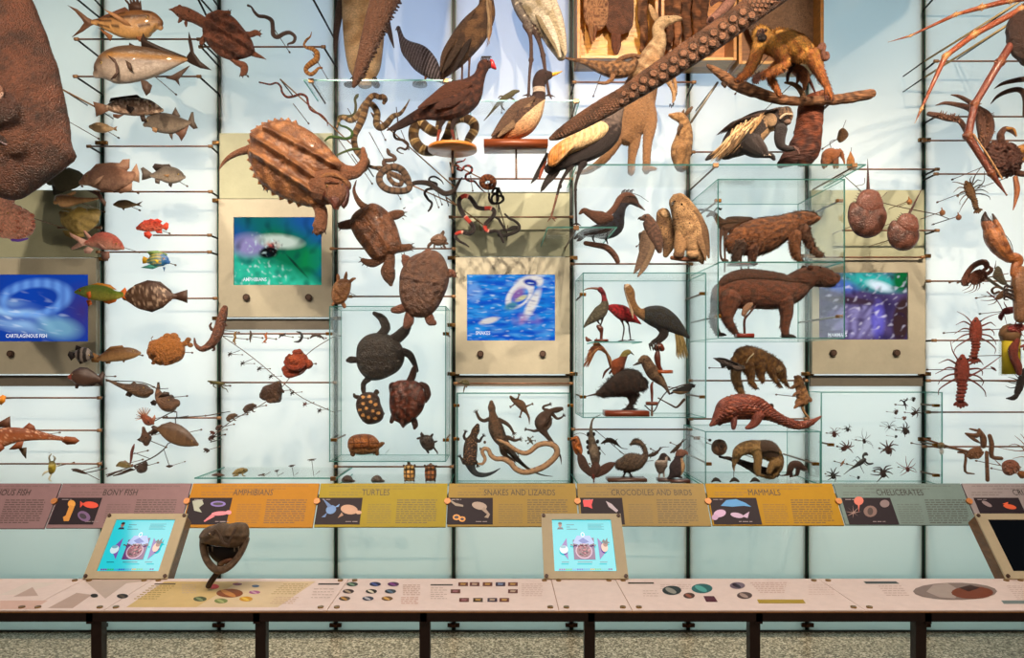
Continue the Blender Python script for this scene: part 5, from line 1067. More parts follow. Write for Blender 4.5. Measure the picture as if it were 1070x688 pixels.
snake('glossy black snake twisted in narrow loops right of the coral snake',4.64,[(392,462,6),(420,490,8),(458,508,9),(484,536,10),(480,566,11),(440,588,12),(390,602,12),(350,598,10),(372,568,8),(410,566,9),(450,556,9),(476,548,8),(440,548,9),(400,566,8),(372,530,8),(350,494,9),(330,484,6)],'#16120f')
snake('orange-brown snake curled in a ring beside the goose board',4.62,[(250,270,7),(280,272,10),(300,262,10),(302,240,11),(276,232,12),(252,250,12),(256,284,12),(290,292,13),(320,276,13),(322,240,13),(296,216,13),(262,216,13),(238,236,12),(236,268,11),(260,292,9),(300,296,6)],'#7c4a30',lambda l,z: lin('#8f5636') if (l % 24) < 15 else lin('#5c3222'),head=False)
snake('shiny black snake knotted in loops under the orange-brown ring',4.64,[(290,330,6),(290,366,8),(310,394,8),(340,386,8),(346,350,8),(326,332,8),(306,352,8),(312,386,8),(350,392,8),(380,370,8),(376,346,8),(346,340,8),(340,310,8),(352,294,8),(346,322,7),(310,324,7),(322,296,8),(350,300,8),(370,340,7),(382,376,5)],'#15110f')
snake('thin red snake with a triangle-shaped bend under the round stand',4.6,[(134,100,3),(120,114,5),(86,122,6),(72,134,6),(90,152,6),(80,166,7),(110,176,7),(126,152,7),(156,146,8),(176,164,8),(168,190,8),(140,204,8),(136,230,7),(160,246,7),(192,248,7),(212,270,6),(236,298,5),(266,324,2)],'#5a221c',lambda l,z: lin('#8a3428') if (l % 40) < 24 else lin('#1f1413'))
# long slanting mounting wires behind the snakes
frame(0,0,1)
def slant(label,a,b,da,db,r_=1.0,col='#8f6a44'):
    th('mounting_wire',label,'mount',(da+db)/2,'slanting snake mounts',False); part('wire','rodmat',0)
    t = Thing.cur; P,Q = W(a[0],a[1],da),W(b[0],b[1],db); vs,fs = tube_geo([P,P.lerp(Q,.5),Q],[.0042*r_]*3,[.0042*r_]*3,8,False); t.parts[-1].buf.add(vs,fs,col)
    for p in (P,Q):
        part('standoff','rodmat',0); vs,fs = tube_geo([p,Vector((p.x,WALL-.002,p.z))],[.0045]*2,[.0045]*2,8,False); t.parts[-1].buf.add(vs,fs,'#2a2420')
    done()
slant('slanting wire carrying the thin red-brown snake down to the turtle',(293,83),(372,155),4.7,4.7)
slant('slanting wire running from the boa past the oval coiled snake',(388,118),(475,196),4.72,4.72)
slant('slanting wire under the oval coiled snake toward the seam',(382,172),(480,216),4.7,4.7)
slant('slanting wire behind the coral snake on the beige panel',(466,206),(506,236),4.74,4.74)
slant('dark slanting wire from the knotted black snake downward',(521,214),(530,245),4.76,4.76,.8,'#3a2c22')
slant('tan rod slanting from behind the brown ray to the mottled grouper',(66,94),(98,111),4.72,4.76,1.3)
slant('slanting wire left of the orange-brown curled snake',(470,170),(504,187),4.74,4.74)
# ------------------------------------------------ amphibians
frame(225,335,3.93)
th('toad','large orange-red horned toad, the biggest frog on the slanting wires','toad',4.55); part('body','skin',1.6,bumpy=3.2,bfreq=45)
dome([(282,200),(290,165),(318,138),(350,126),(376,146),(386,176),(372,206),(340,228),(300,232),(284,222)],40,30,'#8f3c1e',c=(330,185))
ell(342,130,22,12,14,z=16,col='#8a3a20'); ell(384,180,18,20,16,z=10,col='#8f3e20'); ell(330,165,26,20,20,z=26,rot=20,col='#a04a28'); tube([(300,170,12,26),(318,194,12,34),(350,198,11,34),(372,184,10,26)],'#7c3018'); tube([(290,200,12,20),(300,222,12,24),(330,224,10,22),(352,212,8,20)],'#84351b'); tube([(310,146,9,22),(300,162,9,26),(318,170,9,30)],'#7a2f18')
eye(318,150,3,'#c89040'); eye(362,140,3,'#c89040'); done()
th('toad','dark brown toad sitting at the wire crossing below the orange-red toad','toad',4.6); part('body','skin',1.4,bumpy=2,bfreq=60)
dome([(190,300),(196,274),(226,262),(250,250),(268,252),(276,284),(272,310),(268,334),(236,340),(204,326)],30,26,'#453024',c=(234,298)); tube([(204,290,12,12),(196,312,10,16),(216,322,9,18)],'#3a271c'); tube([(250,300,12,22),(262,322,11,24),(240,332,8,26),(222,330,6,24)],'#503a2a'); tube([(268,280,8,8),(280,292,6,8)],'#3a271c'); ell(258,258,9,8,8,z=8,col='#4a3426')
eye(262,256,3,'#a88040'); done()
def frog(label,d,x,y,s,c,m=1,name='frog',sit=0):
    th(name,label,'frog',d,'frogs along the slanting wires'); part('body','skin',max(.8,s*.05),bumpy=s*.05)
    X = lambda a: x+a*s*m; Y = lambda b: y+b*s
    tube([(X(-.9),Y(.25),s*.25),(X(-.5),Y(.05),s*.5),(X(0),Y(-.15),s*.55),(X(.5),Y(-.35),s*.42),(X(.85),Y(-.4),s*.22)],c,.9)
    tube([(X(-.7),Y(.1),s*.25,s*.3),(X(-.1),Y(.25),s*.24,s*.4),(X(-.75),Y(.5),s*.16,s*.4),(X(-.2),Y(.75),s*.12,s*.4)],c); tube([(X(.35),Y(0),s*.2,s*.25),(X(.5),Y(.4),s*.14,s*.3),(X(.75),Y(.6),s*.1,s*.3)],c)
    tube([(X(-.2),Y(.75),s*.1,s*.4),(X(.2),Y(.72),s*.05,s*.4)],c,n=1); tube([(X(.75),Y(.6),s*.09,s*.3),(X(1.0),Y(.5),s*.04,s*.3)],c,n=1); ell(X(.55),Y(-.65),s*.15,s*.15,s*.15,z=s*.15,col=c,u=8,v=6)
    eye(X(.58),Y(-.66),s*.09,'#a89050'); done()
frog('brown frog on the slanting wire, just lower left of the dark toad',4.66,142,360,26,'#4a3a30')
frog('lighter brown frog crouched on the wire left of the seam, third up',4.7,68,398,22,'#5a4634')
frog('small dark round frog right on the wall seam at the wire end',4.72,15,440,14,'#3f2c26')
frog('small reddish frog at the lowest left end of the wire',4.74,-12,462,11,'#5a3024',-1)
frame(0,330,S2)
frog('tiny brown frog on a bent wire below the seam, left of the low ledge',4.76,846,488,14,'#4a3028')
frog('tiny spiky dark frog at the lowest bent wire',4.76,824,538,12,'#33261f',-1)
frame(225,335,3.93)
slant2 = lambda lb,pts,d=4.8,r_=1.6: twig(lb,d,[[(x,y,r_) for x,y in pts]],'#5a4030')
slant2('long wire slanting down right with tiny tree frogs on its arms',[(28,64),(150,150),(270,250),(360,320),(488,378)])
slant2('long wire rising right through the toads to the case corner',[(-20,500),(15,455),(80,405),(200,340),(290,256),(340,180),(400,120),(484,68)])
for k,(x,y,dx,dy) in enumerate(((60,138,40,-14),(112,176,42,-18),(180,198,16,-10),(228,230,14,-8),(316,298,-6,6),(368,344,-8,-6),(428,370,-10,-6))):
    nm = ['nearest the beige panel','second from the top','third down','fourth, above the crossing','first below the crossing','reddish, next to last','lowest on the right'][k]
    th('tree_frog','tiny tree frog on the down-slanting wire, '+nm,'frog',4.76,'tiny frogs on the slanting wire'); part('body','skin',0); cc = '#7a2f24' if k == 5 else '#3a2c24'
    tube([(x-6,y+4,3),(x,y,4.5),(x+6,y-2,3)],cc);
    for a,b in ((-9,-6),(-8,11),(8,7),(7,-9)): tube([(x,y,1.6),(x+a*.5,y+b*.9,1.2),(x+a,y+b,.8)],cc,1,6,2)
    part('wire_arm','rodmat',0); tube([(x,y,1.2),(x+dx,y+dy,1.2)],'#4a3a30',1,6,1); done()
for k,(x,y,c,pts) in enumerate(((78,70,'#8a6a30',[(88,46,2),(78,56,4),(82,70,5),(76,84,4),(84,98,2)]),(144,66,'#4a3a28',[(144,44,3),(146,58,5),(143,74,4),(144,90,1.5)]),(204,72,'#a8602e',[(212,50,2),(206,62,5),(210,76,4),(200,88,3),(210,92,1)]),(272,62,'#2a221e',[(262,72,2),(270,62,4),(280,60,4),(288,54,3)]),(344,66,'#1f1a18',[(334,46,2),(350,52,5),(356,68,5.5),(344,86,5),(324,88,2)]),(414,66,'#3a2a22',[(390,72,3),(404,62,6),(420,60,6),(436,68,4),(448,80,1.5)]))):
    nm = ['yellowish salamander, leftmost on the rod under the amphibians screen','brown salamander, second on the rod under the amphibians screen','orange salamander, third on the rod under the amphibians screen','small black newt, fourth on the rod under the amphibians screen','black curled salamander, fifth on the rod under the amphibians screen','dark brown salamander, rightmost on the rod under the amphibians screen'][k]
    th('salamander',nm,'salamander',4.75,'salamanders on the rod'); part('body','gloss',0); tube(pts,c,.8)
    m = pts[1]; q = pts[-2]
    for p,a,b in ((m,-9,-3),(m,8,4),(q,-8,5),(q,9,1)): tube([(p[0],p[1],2),(p[0]+a,p[1]+b,1)],c,1,6,1)
    done()
th('frog','pale green-brown tree frog stretched on the rod beside the seam','frog',4.78); part('body','skin',0); tube([(-30,250,3),(-8,254,6),(12,258,7),(34,262,5)],'#6f6a3e')
for p in ([(20,258,3),(30,276,2.4),(44,282,2),(52,296,1)],[(-4,256,3),(-8,270,2),(4,278,1)],[(30,260,2),(46,268,1.4),(56,266,1)]): tube(p,'#5f5c38',1,7,3)
done()
for k,(x,y,w_,c) in enumerate(((12,632,24,'#5a4034'),(100,628,30,'#8a7c50'),(190,632,12,'#4f4034'))):
    th(['frog','toad','salamander'][k],['flat dark frog at the left end of the low glass ledge','spotted olive toad crouching on the low glass ledge','tiny brown newt on the low glass ledge'][k],'amphibian',4.55,None,False); part('body','skin',1.2)
    if k == 1:
        tube([(x-26,y+6,5),(x-10,y-2,11),(x+12,y-6,13),(x+26,y-8,8)],c,.9); tube([(x-20,y+2,5,5),(x-4,y+10,4,8),(x-22,y+14,3,8)],c); tube([(x+14,y,4,6),(x+16,y+12,3,8),(x+26,y+14,2,8)],c); eye(x+20,y-14,3)
    else: tube([(x-w_,y,3),(x,y-2,7 if k == 0 else 3),(x+w_,y+1,3)],c,1.2); eye(x+w_*.5,y-4,1.4)
    done()
for k,(x,y,bx_,by_,w_) in enumerate(((196,630,226,618,8),(252,615,280,622,9),(314,594,340,620,13),(396,574,428,618,18))):
    th('flying_frog','tiny flattened frog on an angled wire stand, %s on the ledge' % ['leftmost','second','third','tallest and rightmost'][k],'frog',4.56,'tiny frogs on angled wire stands',False); part('wire_stand','rodmat',0); tube([(x,y,1.2),(x+(4 if k < 2 else 8),634,1.2),(bx_,by_,1.2)],'#4a4038',1,6,1)
    part('body','skin',0); tube([(x-w_,y,1.2),(x-w_*.3,y-2,2.6),(x+w_*.4,y-3,2.6),(x+w_,y-5,1)],'#4a3a30',1.4); tube([(x-w_*.6,y+4,1),(x,y,1.6),(x+w_*.6,y+2,1)],'#4a3a30',1,6,2); done()
# ================================================================ lizards in the case under the snakes screen
frame(474,395,6.143)
def lizard(lb,d,spine,limbs,c,tw=1.0,pat=None,name='lizard',mat='scaly',m=True):
    th(name,lb,'lizard',d,None,m); B0 = part('body',mat,1.8); tube(spine,CF(pat) if pat else c,.7,20)
    for l in limbs:
        tube(l,mixc(c,'#000000',.1),.8,10); x,y = l[-1][:2]; px,py = l[-2][:2]; a0 = math.atan2(y-py,x-px)
        part('toe',mat,0)
        for k in (-2,-1,0,1,2): a = a0+k*.42; tube([(x,y,3),(x+math.cos(a)*9*tw,y+math.sin(a)*9*tw,2.4,2),(x+math.cos(a)*18*tw,y+math.sin(a)*18*tw,1.2)],mixc(c,'#000000',.2),.8,6,2)
        Thing.cur.parts.append(Thing.cur.parts.pop(Thing.cur.parts.index(B0)))
    Thing.cur.parts.remove(B0); Thing.cur.parts.insert(0,B0); h = spine[0]
    eye(h[0]-h[2]*.5,h[1]+h[2]*.9,3); eye(h[0]+h[2]*.7,h[1]+h[2]*.9,3); return done()
lizard('large brown iguana-like lizard spread upright in the centre of the lizard case',4.9,[(242,156,13),(244,190,25),(248,222,22),(256,262,32),(270,320,48),(292,376,46),(326,424,34),(370,478,22),(420,534,14),(480,584,9),(560,622,5),(636,634,2)],
  [[(232,262,14),(196,276,12),(166,262,11),(148,226,9)],[(290,268,14),(336,292,13),(364,318,10),(382,350,8)],[(326,390,20),(356,386,15),(390,402,11),(420,396,8)],[(310,430,22),(318,480,18),(352,512,12),(386,530,8)]],'#4f3828',1.4,lambda x,y: mixc('#6a4c36','#33251c',max(0,abs(x-250-(y-220)*.22)/45-.2)+nz2(x,y,.07)))
lizard('stout dark spotted gila-like lizard with blue-grey tail at the lower left of its case',4.88,[(154,306,14),(142,338,26),(128,372,25),(112,420,42),(106,480,46),(106,535,40),(118,586,24),(150,618,18),(200,624,14),(250,610,9),(298,582,3)],
  [[(110,386,14),(80,396,11),(66,376,9),(74,352,7)],[(144,398,14),(166,408,10),(178,388,8),(188,376,6)],[(80,540,16),(66,548,11),(54,524,9),(44,510,7)],[(130,530,16),(148,548,11),(152,560,7)]],'#33241d',1.1,lambda x,y: mixc('#33241d' if y < 560 else '#3a4048','#a8784c',1 if (nz2(x,y,.13) > .28 and y < 560) else 0))
lizard('small brown lizard climbing down at the top middle of the lizard case',4.9,[(366,122,9),(384,142,15),(410,158,24),(436,176,28),(454,204,18),(470,226,10),(484,258,7),(486,300,2)],[[(394,140,7),(412,132,6),(418,114,4)],[(392,166,7),(382,176,5),(370,184,4)],[(458,190,8),(480,178,6),(500,170,4)],[(440,204,8),(434,224,6),(428,246,4)]],'#6a4a32',.7)
lizard('plump brown lizard climbing up right with a long grey tail, right side of its case',4.88,[(694,198,12),(664,206,19),(626,216,19),(588,250,40),(562,288,44),(570,330,30),(594,366,18),(628,410,13),(664,464,9),(686,510,6),(692,556,2)],[[(606,210,12),(578,200,9),(578,184,8),(614,172,7)],[(640,240,12),(664,262,9),(690,256,7),(702,246,5)],[(560,330,14),(520,342,9),(494,336,7),(470,332,5)],[(590,330,16),(618,300,12),(624,270,9)]],'#4a3428',1)
snake('long pale brown python winding in one big loop through the lizard case',4.82,[(158,552,7),(186,552,9),(202,520,11),(184,480,12),(194,456,13),(222,462,14),(240,498,15),(272,520,16),(320,522,17),(364,546,18),(400,586,18),(450,606,18),(510,598,19),(580,570,20),(636,526,20),(664,480,20),(650,440,19),(600,422,18),(540,434,17),(490,474,16),(450,484,15),(400,464,14),(340,424,13),(280,398,9)],'#8a6a50',lambda l,z: lin('#5f4636') if (l % 40) < 20 and z > -.55 else lin('#a88868'))
lizard('tiny grey lizard clinging above the python loop',4.9,[(476,382,5),(486,394,9),(496,408,9),(512,430,2)],[[(480,398,4),(466,404,2)],[(494,388,4),(506,380,2)],[(490,412,4),(480,420,2)],[(504,404,4),(520,404,2)]],'#6a6458',.4,None,'gecko')
th('chameleon','small olive chameleon perched on the rod just above the lizard case','lizard',4.85); part('body','scaly',0); tube([(40,30,6),(60,26,14),(84,32,18),(96,44,10)],'#5f5a3c',.6); tube([(76,46,6),(68,70,5),(62,96,2)],'#5a5038'); tube([(90,44,5),(82,60,4)],'#5a5038'); eye(58,22,3.5); done()
th('ball','tiny brown round specimen beside the stout spotted lizard','specimen',4.92); part('body','skin',0); ell(200,414,9,10,8,col='#6a4a34'); done()
# ================================================================ top: penguin, tentacles, birds
frame(220,0,S2)
def feathers(pairs,col,mat='feather',th_=3,z=0,name='wing',wf=.35):
    part(name,mat,0)
    for p in pairs: tube([tuple(q)+(z,) if len(q) == 3 else q for q in p],col if not isinstance(col,list) else col[pairs.index(p) % len(col)],wf,8,4)
th('penguin','tall cream-fronted penguin behind the hanging brown tentacle, head out of view','penguin',4.8,None,False); part('body','fur',2.5)
tube([(612,-200,60),(612,-60,84),(612,60,86),(612,180,78),(614,270,64),(616,315,40)],CF(lambda x,y: mixc('#d8b88c','#b08a5c',.4+nz2(x,y,.02)*1.3)),.8,24)
part('flipper','feather',0); tube([(530,-40,14),(512,60,16),(502,130,12),(498,200,7),(500,230,2)],'#4a3c36',.5)
part('flipper','feather',0); tube([(694,20,16),(706,90,12),(718,140,9),(732,190,2)],'#3f3230',.5)
part('foot','skin',0); tube([(575,318,16),(560,340,14,14),(548,346,10,26)],'#2b2220');
part('foot','skin',0); tube([(650,318,16),(664,342,14,14),(672,348,10,26)],'#2b2220'); done()
def suckers(pts,d):
    for x,y,r_,z in pts:
        part('sucker','skin',0,sm=0); t = Thing.cur; b = t.parts[-1].buf; c = t.w(x,y,z); r_ *= t.k
        for rr_,o,cc in ((r_,0,'#33200f'),(r_*.74,-.2*r_,'#74503a')):
            vs,fs = tube_geo([c+Vector((0,r_*.5,0)),c+Vector((0,-r_*.18+o,0))],[rr_,rr_*.92],[rr_,rr_*.92],14,False); b.add(vs,fs,cc)
th('hanging_tentacle','smooth brown squid arm with ragged edge hanging straight down in front of the penguin','tentacle',3.9,None,False); part('body','skin',3,bumpy=1)
tube([(830,-1290,90),(800,-600,84),(740,-160,64),(706,-40,56),(664,80,48),(624,200,34),(590,300,22),(572,344,9)],mott2 if False else '#553624',.7,20)
rr = random.Random(8)
for i in range(64):
    t_ = i/64; x = 770-t_*175+rr.uniform(-6,6); y = -30+t_*365; part('sucker_tooth','skin',0); r_ = rr.uniform(5,9)*(1-.4*t_)
    tube([(x-8,y-3,r_,10),(x+r_*1.2,y+rr.uniform(-3,6),r_*.5,rr.uniform(0,20))],'#3a2216',seg=7,n=1)
done()
frame(580,0,S3)
th('squid_tentacle','giant brown tentacle studded with round suckers running diagonally across the wall','tentacle',3.75,None,False); part('body','skin',4,bumpy=1.2)
ax = [(-20,664,12),(20,645,26),(120,585,40),(240,515,47),(330,462,46),(450,384,54),(600,285,60),(760,176,62),(940,48,62),(1060,-36,62),(1200,-136,60),(1500,-350,60),(1900,-640,70),(2200,-860,80)]
tube(ax,CF(lambda x,y: mixc('#5e3c26','#3c2413',.5+nz2(x,y,.02)*1.2)),.62,24)
P_ = catmull(ax,40); L_ = 0; rows = []
for a,b in zip(P_,P_[1:]):
    dx,dy = b[0]-a[0],b[1]-a[1]; l = math.hypot(dx,dy); L_ += l; rows.append((L_,a[0],a[1],a[2],dx/l,dy/l))
S_ = []; nxt = 40; k = 0
for L_,x,y,r_,dx,dy in rows:
    if x > 1300: break
    if L_ < nxt: continue
    big = x > 300 and x < 930
    if x <= 300: st = 13; offs = (.1,.34,.58) if k % 2 else (-.02,.22,.46); sr = 5.5
    elif big: f = min(1,(x-290)/130); st = 26; offs = ((.46,) if k % 2 else (-.12,)); sr = 14+10*f
    else: st = 15; offs = (.5,.1,-.3) if k % 2 else (.3,-.1,-.45); sr = 11
    for o in offs: S_.append((x-dy*r_*o,y+dx*r_*o,sr,.62*r_*math.sqrt(max(.05,1-o*o))-1))
    nxt = L_+st; k += 1
suckers(S_,0); part('suspension_wire','rodmat',0); tube([(1300,-200,2),(1300,-1000,2),(1300,-1960,2)],'#55504a',seg=6,n=1); tube([(2100,-780,2),(2100,-1300,2),(2100,-1960,2)],'#55504a',seg=6,n=1); done()
frame(400,0,S2)
def stand(kind,pts,col='#8a4a26',name='base'):
    part(name,'woodm',0,'wooden '+name); t = Thing.cur; b = t.parts[-1].buf
    if kind == 'disc':
        x,y,r_,h = pts; c = t.w(x,y); vs,fs = tube_geo([c,c+Vector((0,0,h*t.k))],[r_*t.k]*2,[r_*t.k]*2,32,False); b.add(vs,fs,col)
    elif kind == 'box':
        x0,x1,y,h,dep = pts; a,c = t.w(x0,y),t.w(x1,y); d2 = dep*t.k/2
        vs,fs = box_geo(a.x,c.x,a.y-d2,a.y+d2,a.z-h*t.k,a.z); b.add(vs,fs,col)
    elif kind == 'rod': tube(pts,col)
th('guineafowl','slender blue-grey vulturine guineafowl on the penguin shelf','bird',4.72,None,False); part('body','feather',1.6)
tube([(62,112,9),(68,130,9),(78,160,14),(104,196,34),(148,228,46),(190,262,36),(226,292,16),(246,308,6)],CF(lambda x,y: mixc('#332a2c','#8a8088',1 if math.sin((x+y*.4)*.5) > .5 else (.4 if x < 160 else .1))),.8,18)
tube([(168,262,9),(172,285,5),(166,308,4)],'#8a5a3c'); part('beak','horn',0); tube([(58,112,4),(50,120,1)],'#3a2c26'); stand('disc',(148,316,30,6),'#6a6058'); eye(62,108,2); done()
th('heron','large brown-grey heron with a shaggy throat, head cut off at the top','bird',4.62); part('body','feather',2.2)
tube([(396,-160,20),(404,-60,26),(414,10,30),(404,60,46),(364,120,60),(318,180,58),(278,240,44),(252,284,24),(238,308,10)],CF(lambda x,y: mixc('#7a5a3c','#4a362a',.4+nz2(x,y,.03)*1.6+(.4 if x < 330 else 0))),.75,20)
leg([(326,160,14),(318,240,5),(316,340,4.5)],'#6a4a34'); leg([(350,170,14),(346,240,5),(342,330,4.5)],'#6a4a34')
feathers([[(368,60,4),(300,150,14),(250,230,12),(232,300,3)],[(360,90,8),(310,190,16),(262,270,12),(240,304,3)],[(372,110,6),(330,210,14),(290,290,5),(284,320,1)]],['#5a4434','#49382c','#332722'],z=38)
part('throat_plume','longfur',0)
for i in range(12): tube([(416+i % 4*5,10+i*4,4,30),(428+(i*7) % 13-6,80+i*5,3,34),(420+(i*5) % 15-4,150+(i*11) % 50,.8,30)],'#8a6a48' if i % 2 else '#a58a68',seg=6,n=3)
done()
th('stork','tall white long-legged stork standing on the middle glass shelf, head out of view','bird',4.74,None,False); part('body','feather',2.2)
tube([(560,-180,60),(590,-60,84),(630,40,74),(668,110,52),(694,170,40),(712,225,20)],CF(lambda x,y: mixc('#ddd2bc','#a89878',.35+nz2(x,y,.03)*1.4)),.8,22)
tube([(520,-60,24),(548,30,26),(580,90,20),(590,120,8)],'#8a8078'); leg([(572,100,16),(590,150,8),(592,235,8),(586,300,6),(582,392,6)],'#5a4640'); ell(592,240,11,13,10,col='#5a4640')
leg([(606,110,18),(626,170,9),(640,225,9),(650,300,6),(664,390,6)],'#5a4640'); ell(640,222,11,13,10,col='#5a4640'); toes(664,392,26,4,'#4a3834',(20,60,160)); toes(582,392,26,4,'#4a3834',(30,110,170))
feathers([[(600,-20,10),(640,80,20),(680,160,16),(706,244,4)],[(640,-20,12),(670,80,18),(700,160,14),(724,238,4)],[(600,50,10),(644,130,14),(684,200,10),(700,246,3)],[(660,-20,12),(696,80,16),(716,160,12),(728,230,4)]],['#e4dac6','#c0b090','#9a8a6c','#d8ccb4'],z=42); done()
th('curassow','dark brown curassow with red bill wattle on a round wooden stand','bird',4.35); part('body','feather',1.8)
tube([(424,258,16),(404,262,25),(392,290,22),(378,320,30),(340,370,62),(280,405,72),(220,430,56),(165,452,28),(130,466,20)],CF(lambda x,y: mixc('#3a1f18','#5f3626',.4+nz2(x,y,.06)*1.8)),.85,22)
leg([(256,450,22),(240,482,12),(228,510,7),(222,540,6),(216,580,5)],CF(lambda x,y: '#2a1814' if y < 520 else '#8a3826')); leg([(296,450,22),(284,484,12),(276,514,7),(282,545,6),(292,584,5)],CF(lambda x,y: '#2a1814' if y < 520 else '#6a2a20'))
toes(216,582,22,4,'#8a3826',(10,170,120)); toes(292,584,22,4,'#7a3022',(10,170,60))
part('wattle','gloss',0); dome([(428,238),(440,240),(448,256),(454,276),(444,276),(428,266)],12,col='#c8242a')
feathers([[(160,440,16),(100,476,14),(50,505,10),(18,520,3)],[(170,452,14),(110,486,12),(60,512,8),(30,522,2)]],['#3a2622','#2c1c1a'],name='tail')
feathers([[(350,356,10),(280,380,34),(200,420,18),(150,448,5)],[(340,390,10),(280,420,26),(220,446,12)]],['#56301f','#4a281c'],z=52)
part('crest','fine',0)
for i in range(7): tube([(392+i*6,240,2),(396+i*5,226,2.4),(404+i*5,228,1.4)],'#1c1210',seg=6,n=3)
stand('disc',(278,602,98,13),'#c07a36'); stand('rod',[(278,606,5),(278,690,5)],'#6a5040','post'); eye(418,252,3.5); done()
th('loon','loon with yellow bill and speckled back on a rectangular wooden board','bird',4.3); part('body','feather',1.8)
def loonc(x,y):
    s = (x-430)*.66+(y-565)*-1; s = (y-565)+(x-430)*1.02
    if y < 352: return '#33201c'
    if y < 372: return '#b8a898'
    if y < 402 and x > 590: return '#33201c'
    if (x-470)*.95+(y-560) > 8 and not (x > 620 and y > 0 and False):
        return mixc('#d8b890','#c07a3c',max(0,(y-470)/90)) if (x-500)*1.1+(y-500) > -14 else mixc('#5a4030','#a08064',.3+nz2(x,y,.2)*1.6)
    return mixc('#5a4030','#3a281f',.4+nz2(x,y,.12)*2)
tube([(664,300,16),(640,306,30),(624,330,27),(624,370,26),(618,400,32),(590,440,54),(550,480,66),(504,516,52),(464,546,26),(434,562,8)],CF(loonc),.85,26,6)
part('beak','horn',0,'yellow bill'); tube([(662,302,9),(686,296,7),(716,285,1.5)],'#d8a030')
feathers([[(600,408,8),(546,440,24),(490,500,22),(436,556,4)],[(590,420,8),(556,462,22),(508,516,18),(460,560,4)]],['#5c4434','#80664c'],z=44)
stand('box',(404,656,572,26,110),'#7c3f22'); stand('rod',[(532,596,4),(533,712,4)],'#6a5040','post'); eye(648,300,3.5); done()
th('lizard','small brown lizard leaping up right under the heron, behind the loon','lizard',4.85); part('body','smallscale',0)
tube([(404,482,1.5),(430,452,4),(456,420,8),(484,394,12),(510,378,12),(524,368,10),(542,364,5)],'#5f5c44',.7)
for p in ([(500,386,5),(520,396,4),(534,414,2)],[(478,402,6),(474,424,4),(486,440,2)],[(490,388,5),(470,384,3),(462,392,2)]): tube(p,'#55503c',1,8,3)
done()
frame(550,110,5.1)
th('crane','crowned crane with cream wing and black tail plumes, neck behind the big tentacle','bird',4.35,None,False); part('body','feather',1.8)
tube([(530,-90,18),(500,-20,28),(470,60,44),(430,140,76),(350,200,86),(260,250,72),(180,300,50),(120,340,26)],CF(lambda x,y: mixc('#6f6058','#2a2020',(y-60)/90+nz2(x,y,.05))),.75,22)
leg([(250,300,26),(220,350,12),(184,410,8),(164,480,7),(146,550,6),(134,592,6)],CF(lambda x,y: '#241a1a' if y < 480 else '#7a5644')); ell(180,432,10,14,10,col='#2a1e1c')
leg([(300,310,26),(284,350,12),(264,420,8),(262,480,7),(264,560,6),(266,630,6)],'#241a1a'); ell(262,452,9,14,10,col='#241a1a'); toes(134,600,32,5,'#7a5644',(50,130,20)); toes(266,634,30,5,'#2a1e1c',(30,150,80))
part('wing','longfur',0,'cream and golden wing'); dome([(110,330),(120,260),(190,200),(280,150),(370,104),(420,116),(430,150),(390,200),(310,244),(220,280),(150,340)],42,20,CF(lambda x,y: mixc('#c07a2c','#d8b888',(x-140)/130+nz2(x,y,.05)*.8)),z=52)
feathers([[(110,260,8),(80,330,14),(52,380,12),(26,416,3)],[(100,300,10),(76,350,14),(70,390,5)],[(160,330,14),(120,390,18),(90,440,12),(78,460,4)],[(180,320,14),(150,370,16),(110,420,8)]],['#201818','#9a4a30','#241c1c','#2c2220'],name='tail')
part('tail_wisp','feather',0); tube([(-60,232,2),(-20,236,6),(30,226,9),(80,228,6)],'#1f1716',.4); done()
frame(580,140,S3)
th('hoopoe','glossy dark bird with shaggy crest and curved bill perched on a short branch','bird',4.66); part('body','feather',1.7)
tube([(396,342,10),(372,318,24),(344,312,30),(318,344,26),(306,390,28),(286,440,44),(240,462,44),(190,468,30),(140,474,18)],CF(lambda x,y: mixc('#211d22','#2c2c38',nz2(x,y,.06)+.5) if y > 335 else '#4a342a'),.85,20)
leg([(240,496,8),(248,515,4),(252,528,3)],'#241c1c'); leg([(180,490,7),(184,510,4),(192,522,3)],'#241c1c')
part('beak','horn',0); tube([(380,326,12),(404,346,8),(430,366,2)],'#4a3026')
feathers([[(150,462,10),(116,484,12),(92,504,3)],[(150,480,8),(120,504,9),(104,514,2)]],['#1c1a20','#4a4a50'],name='tail')
part('crest','fine',0)
for i in range(9): tube([(318+i*6,290,2.5),(322+i*6,274-(i % 3)*4,2),(330+i*6,272,1)],'#2a1c18',seg=6,n=2)
tube([(366,284,1.5),(404,296,1.5),(448,326,1)],'#2a1c18',seg=6)
part('branch','bark',0); tube([(146,524,11),(190,532,13),(240,542,15),(270,564,15),(290,590,14),(300,612,12)],'#5a3a2c'); eye(352,310,3); done()
th('bird','small brown bird with long cocked tail in front of the crested dark bird','bird',4.5,None,(225,405)); part('body','feather',1.5)
tube([(118,382,6),(138,368,14),(170,384,20),(220,404,34),(262,404,20)],'#5c3a2a',.8); part('tail','feather',0); tube([(240,400,14),(284,356,14),(312,308,14),(346,288,10),(380,296,4)],'#6a4636',.4); eye(130,366,2.5); done()
th('parrot','brown kea-like parrot with drooping tail, clinging left of the owls','bird',4.52); part('body','feather',1.7)
tube([(412,408,8),(436,404,22),(452,430,32),(470,470,36),(490,520,28),(500,560,14)],CF(lambda x,y: mixc('#4a342c','#6a4c3c',.5+nz2(x,y,.08)*1.5)),.9)
feathers([[(450,480,22),(430,560,26),(400,630,16),(378,668,4)],[(470,500,20),(450,570,22),(424,640,14),(396,684,4)],[(430,480,20),(420,540,20),(412,590,8)]],['#6a5544','#7c6650','#5c4838'],name='tail',z=4)
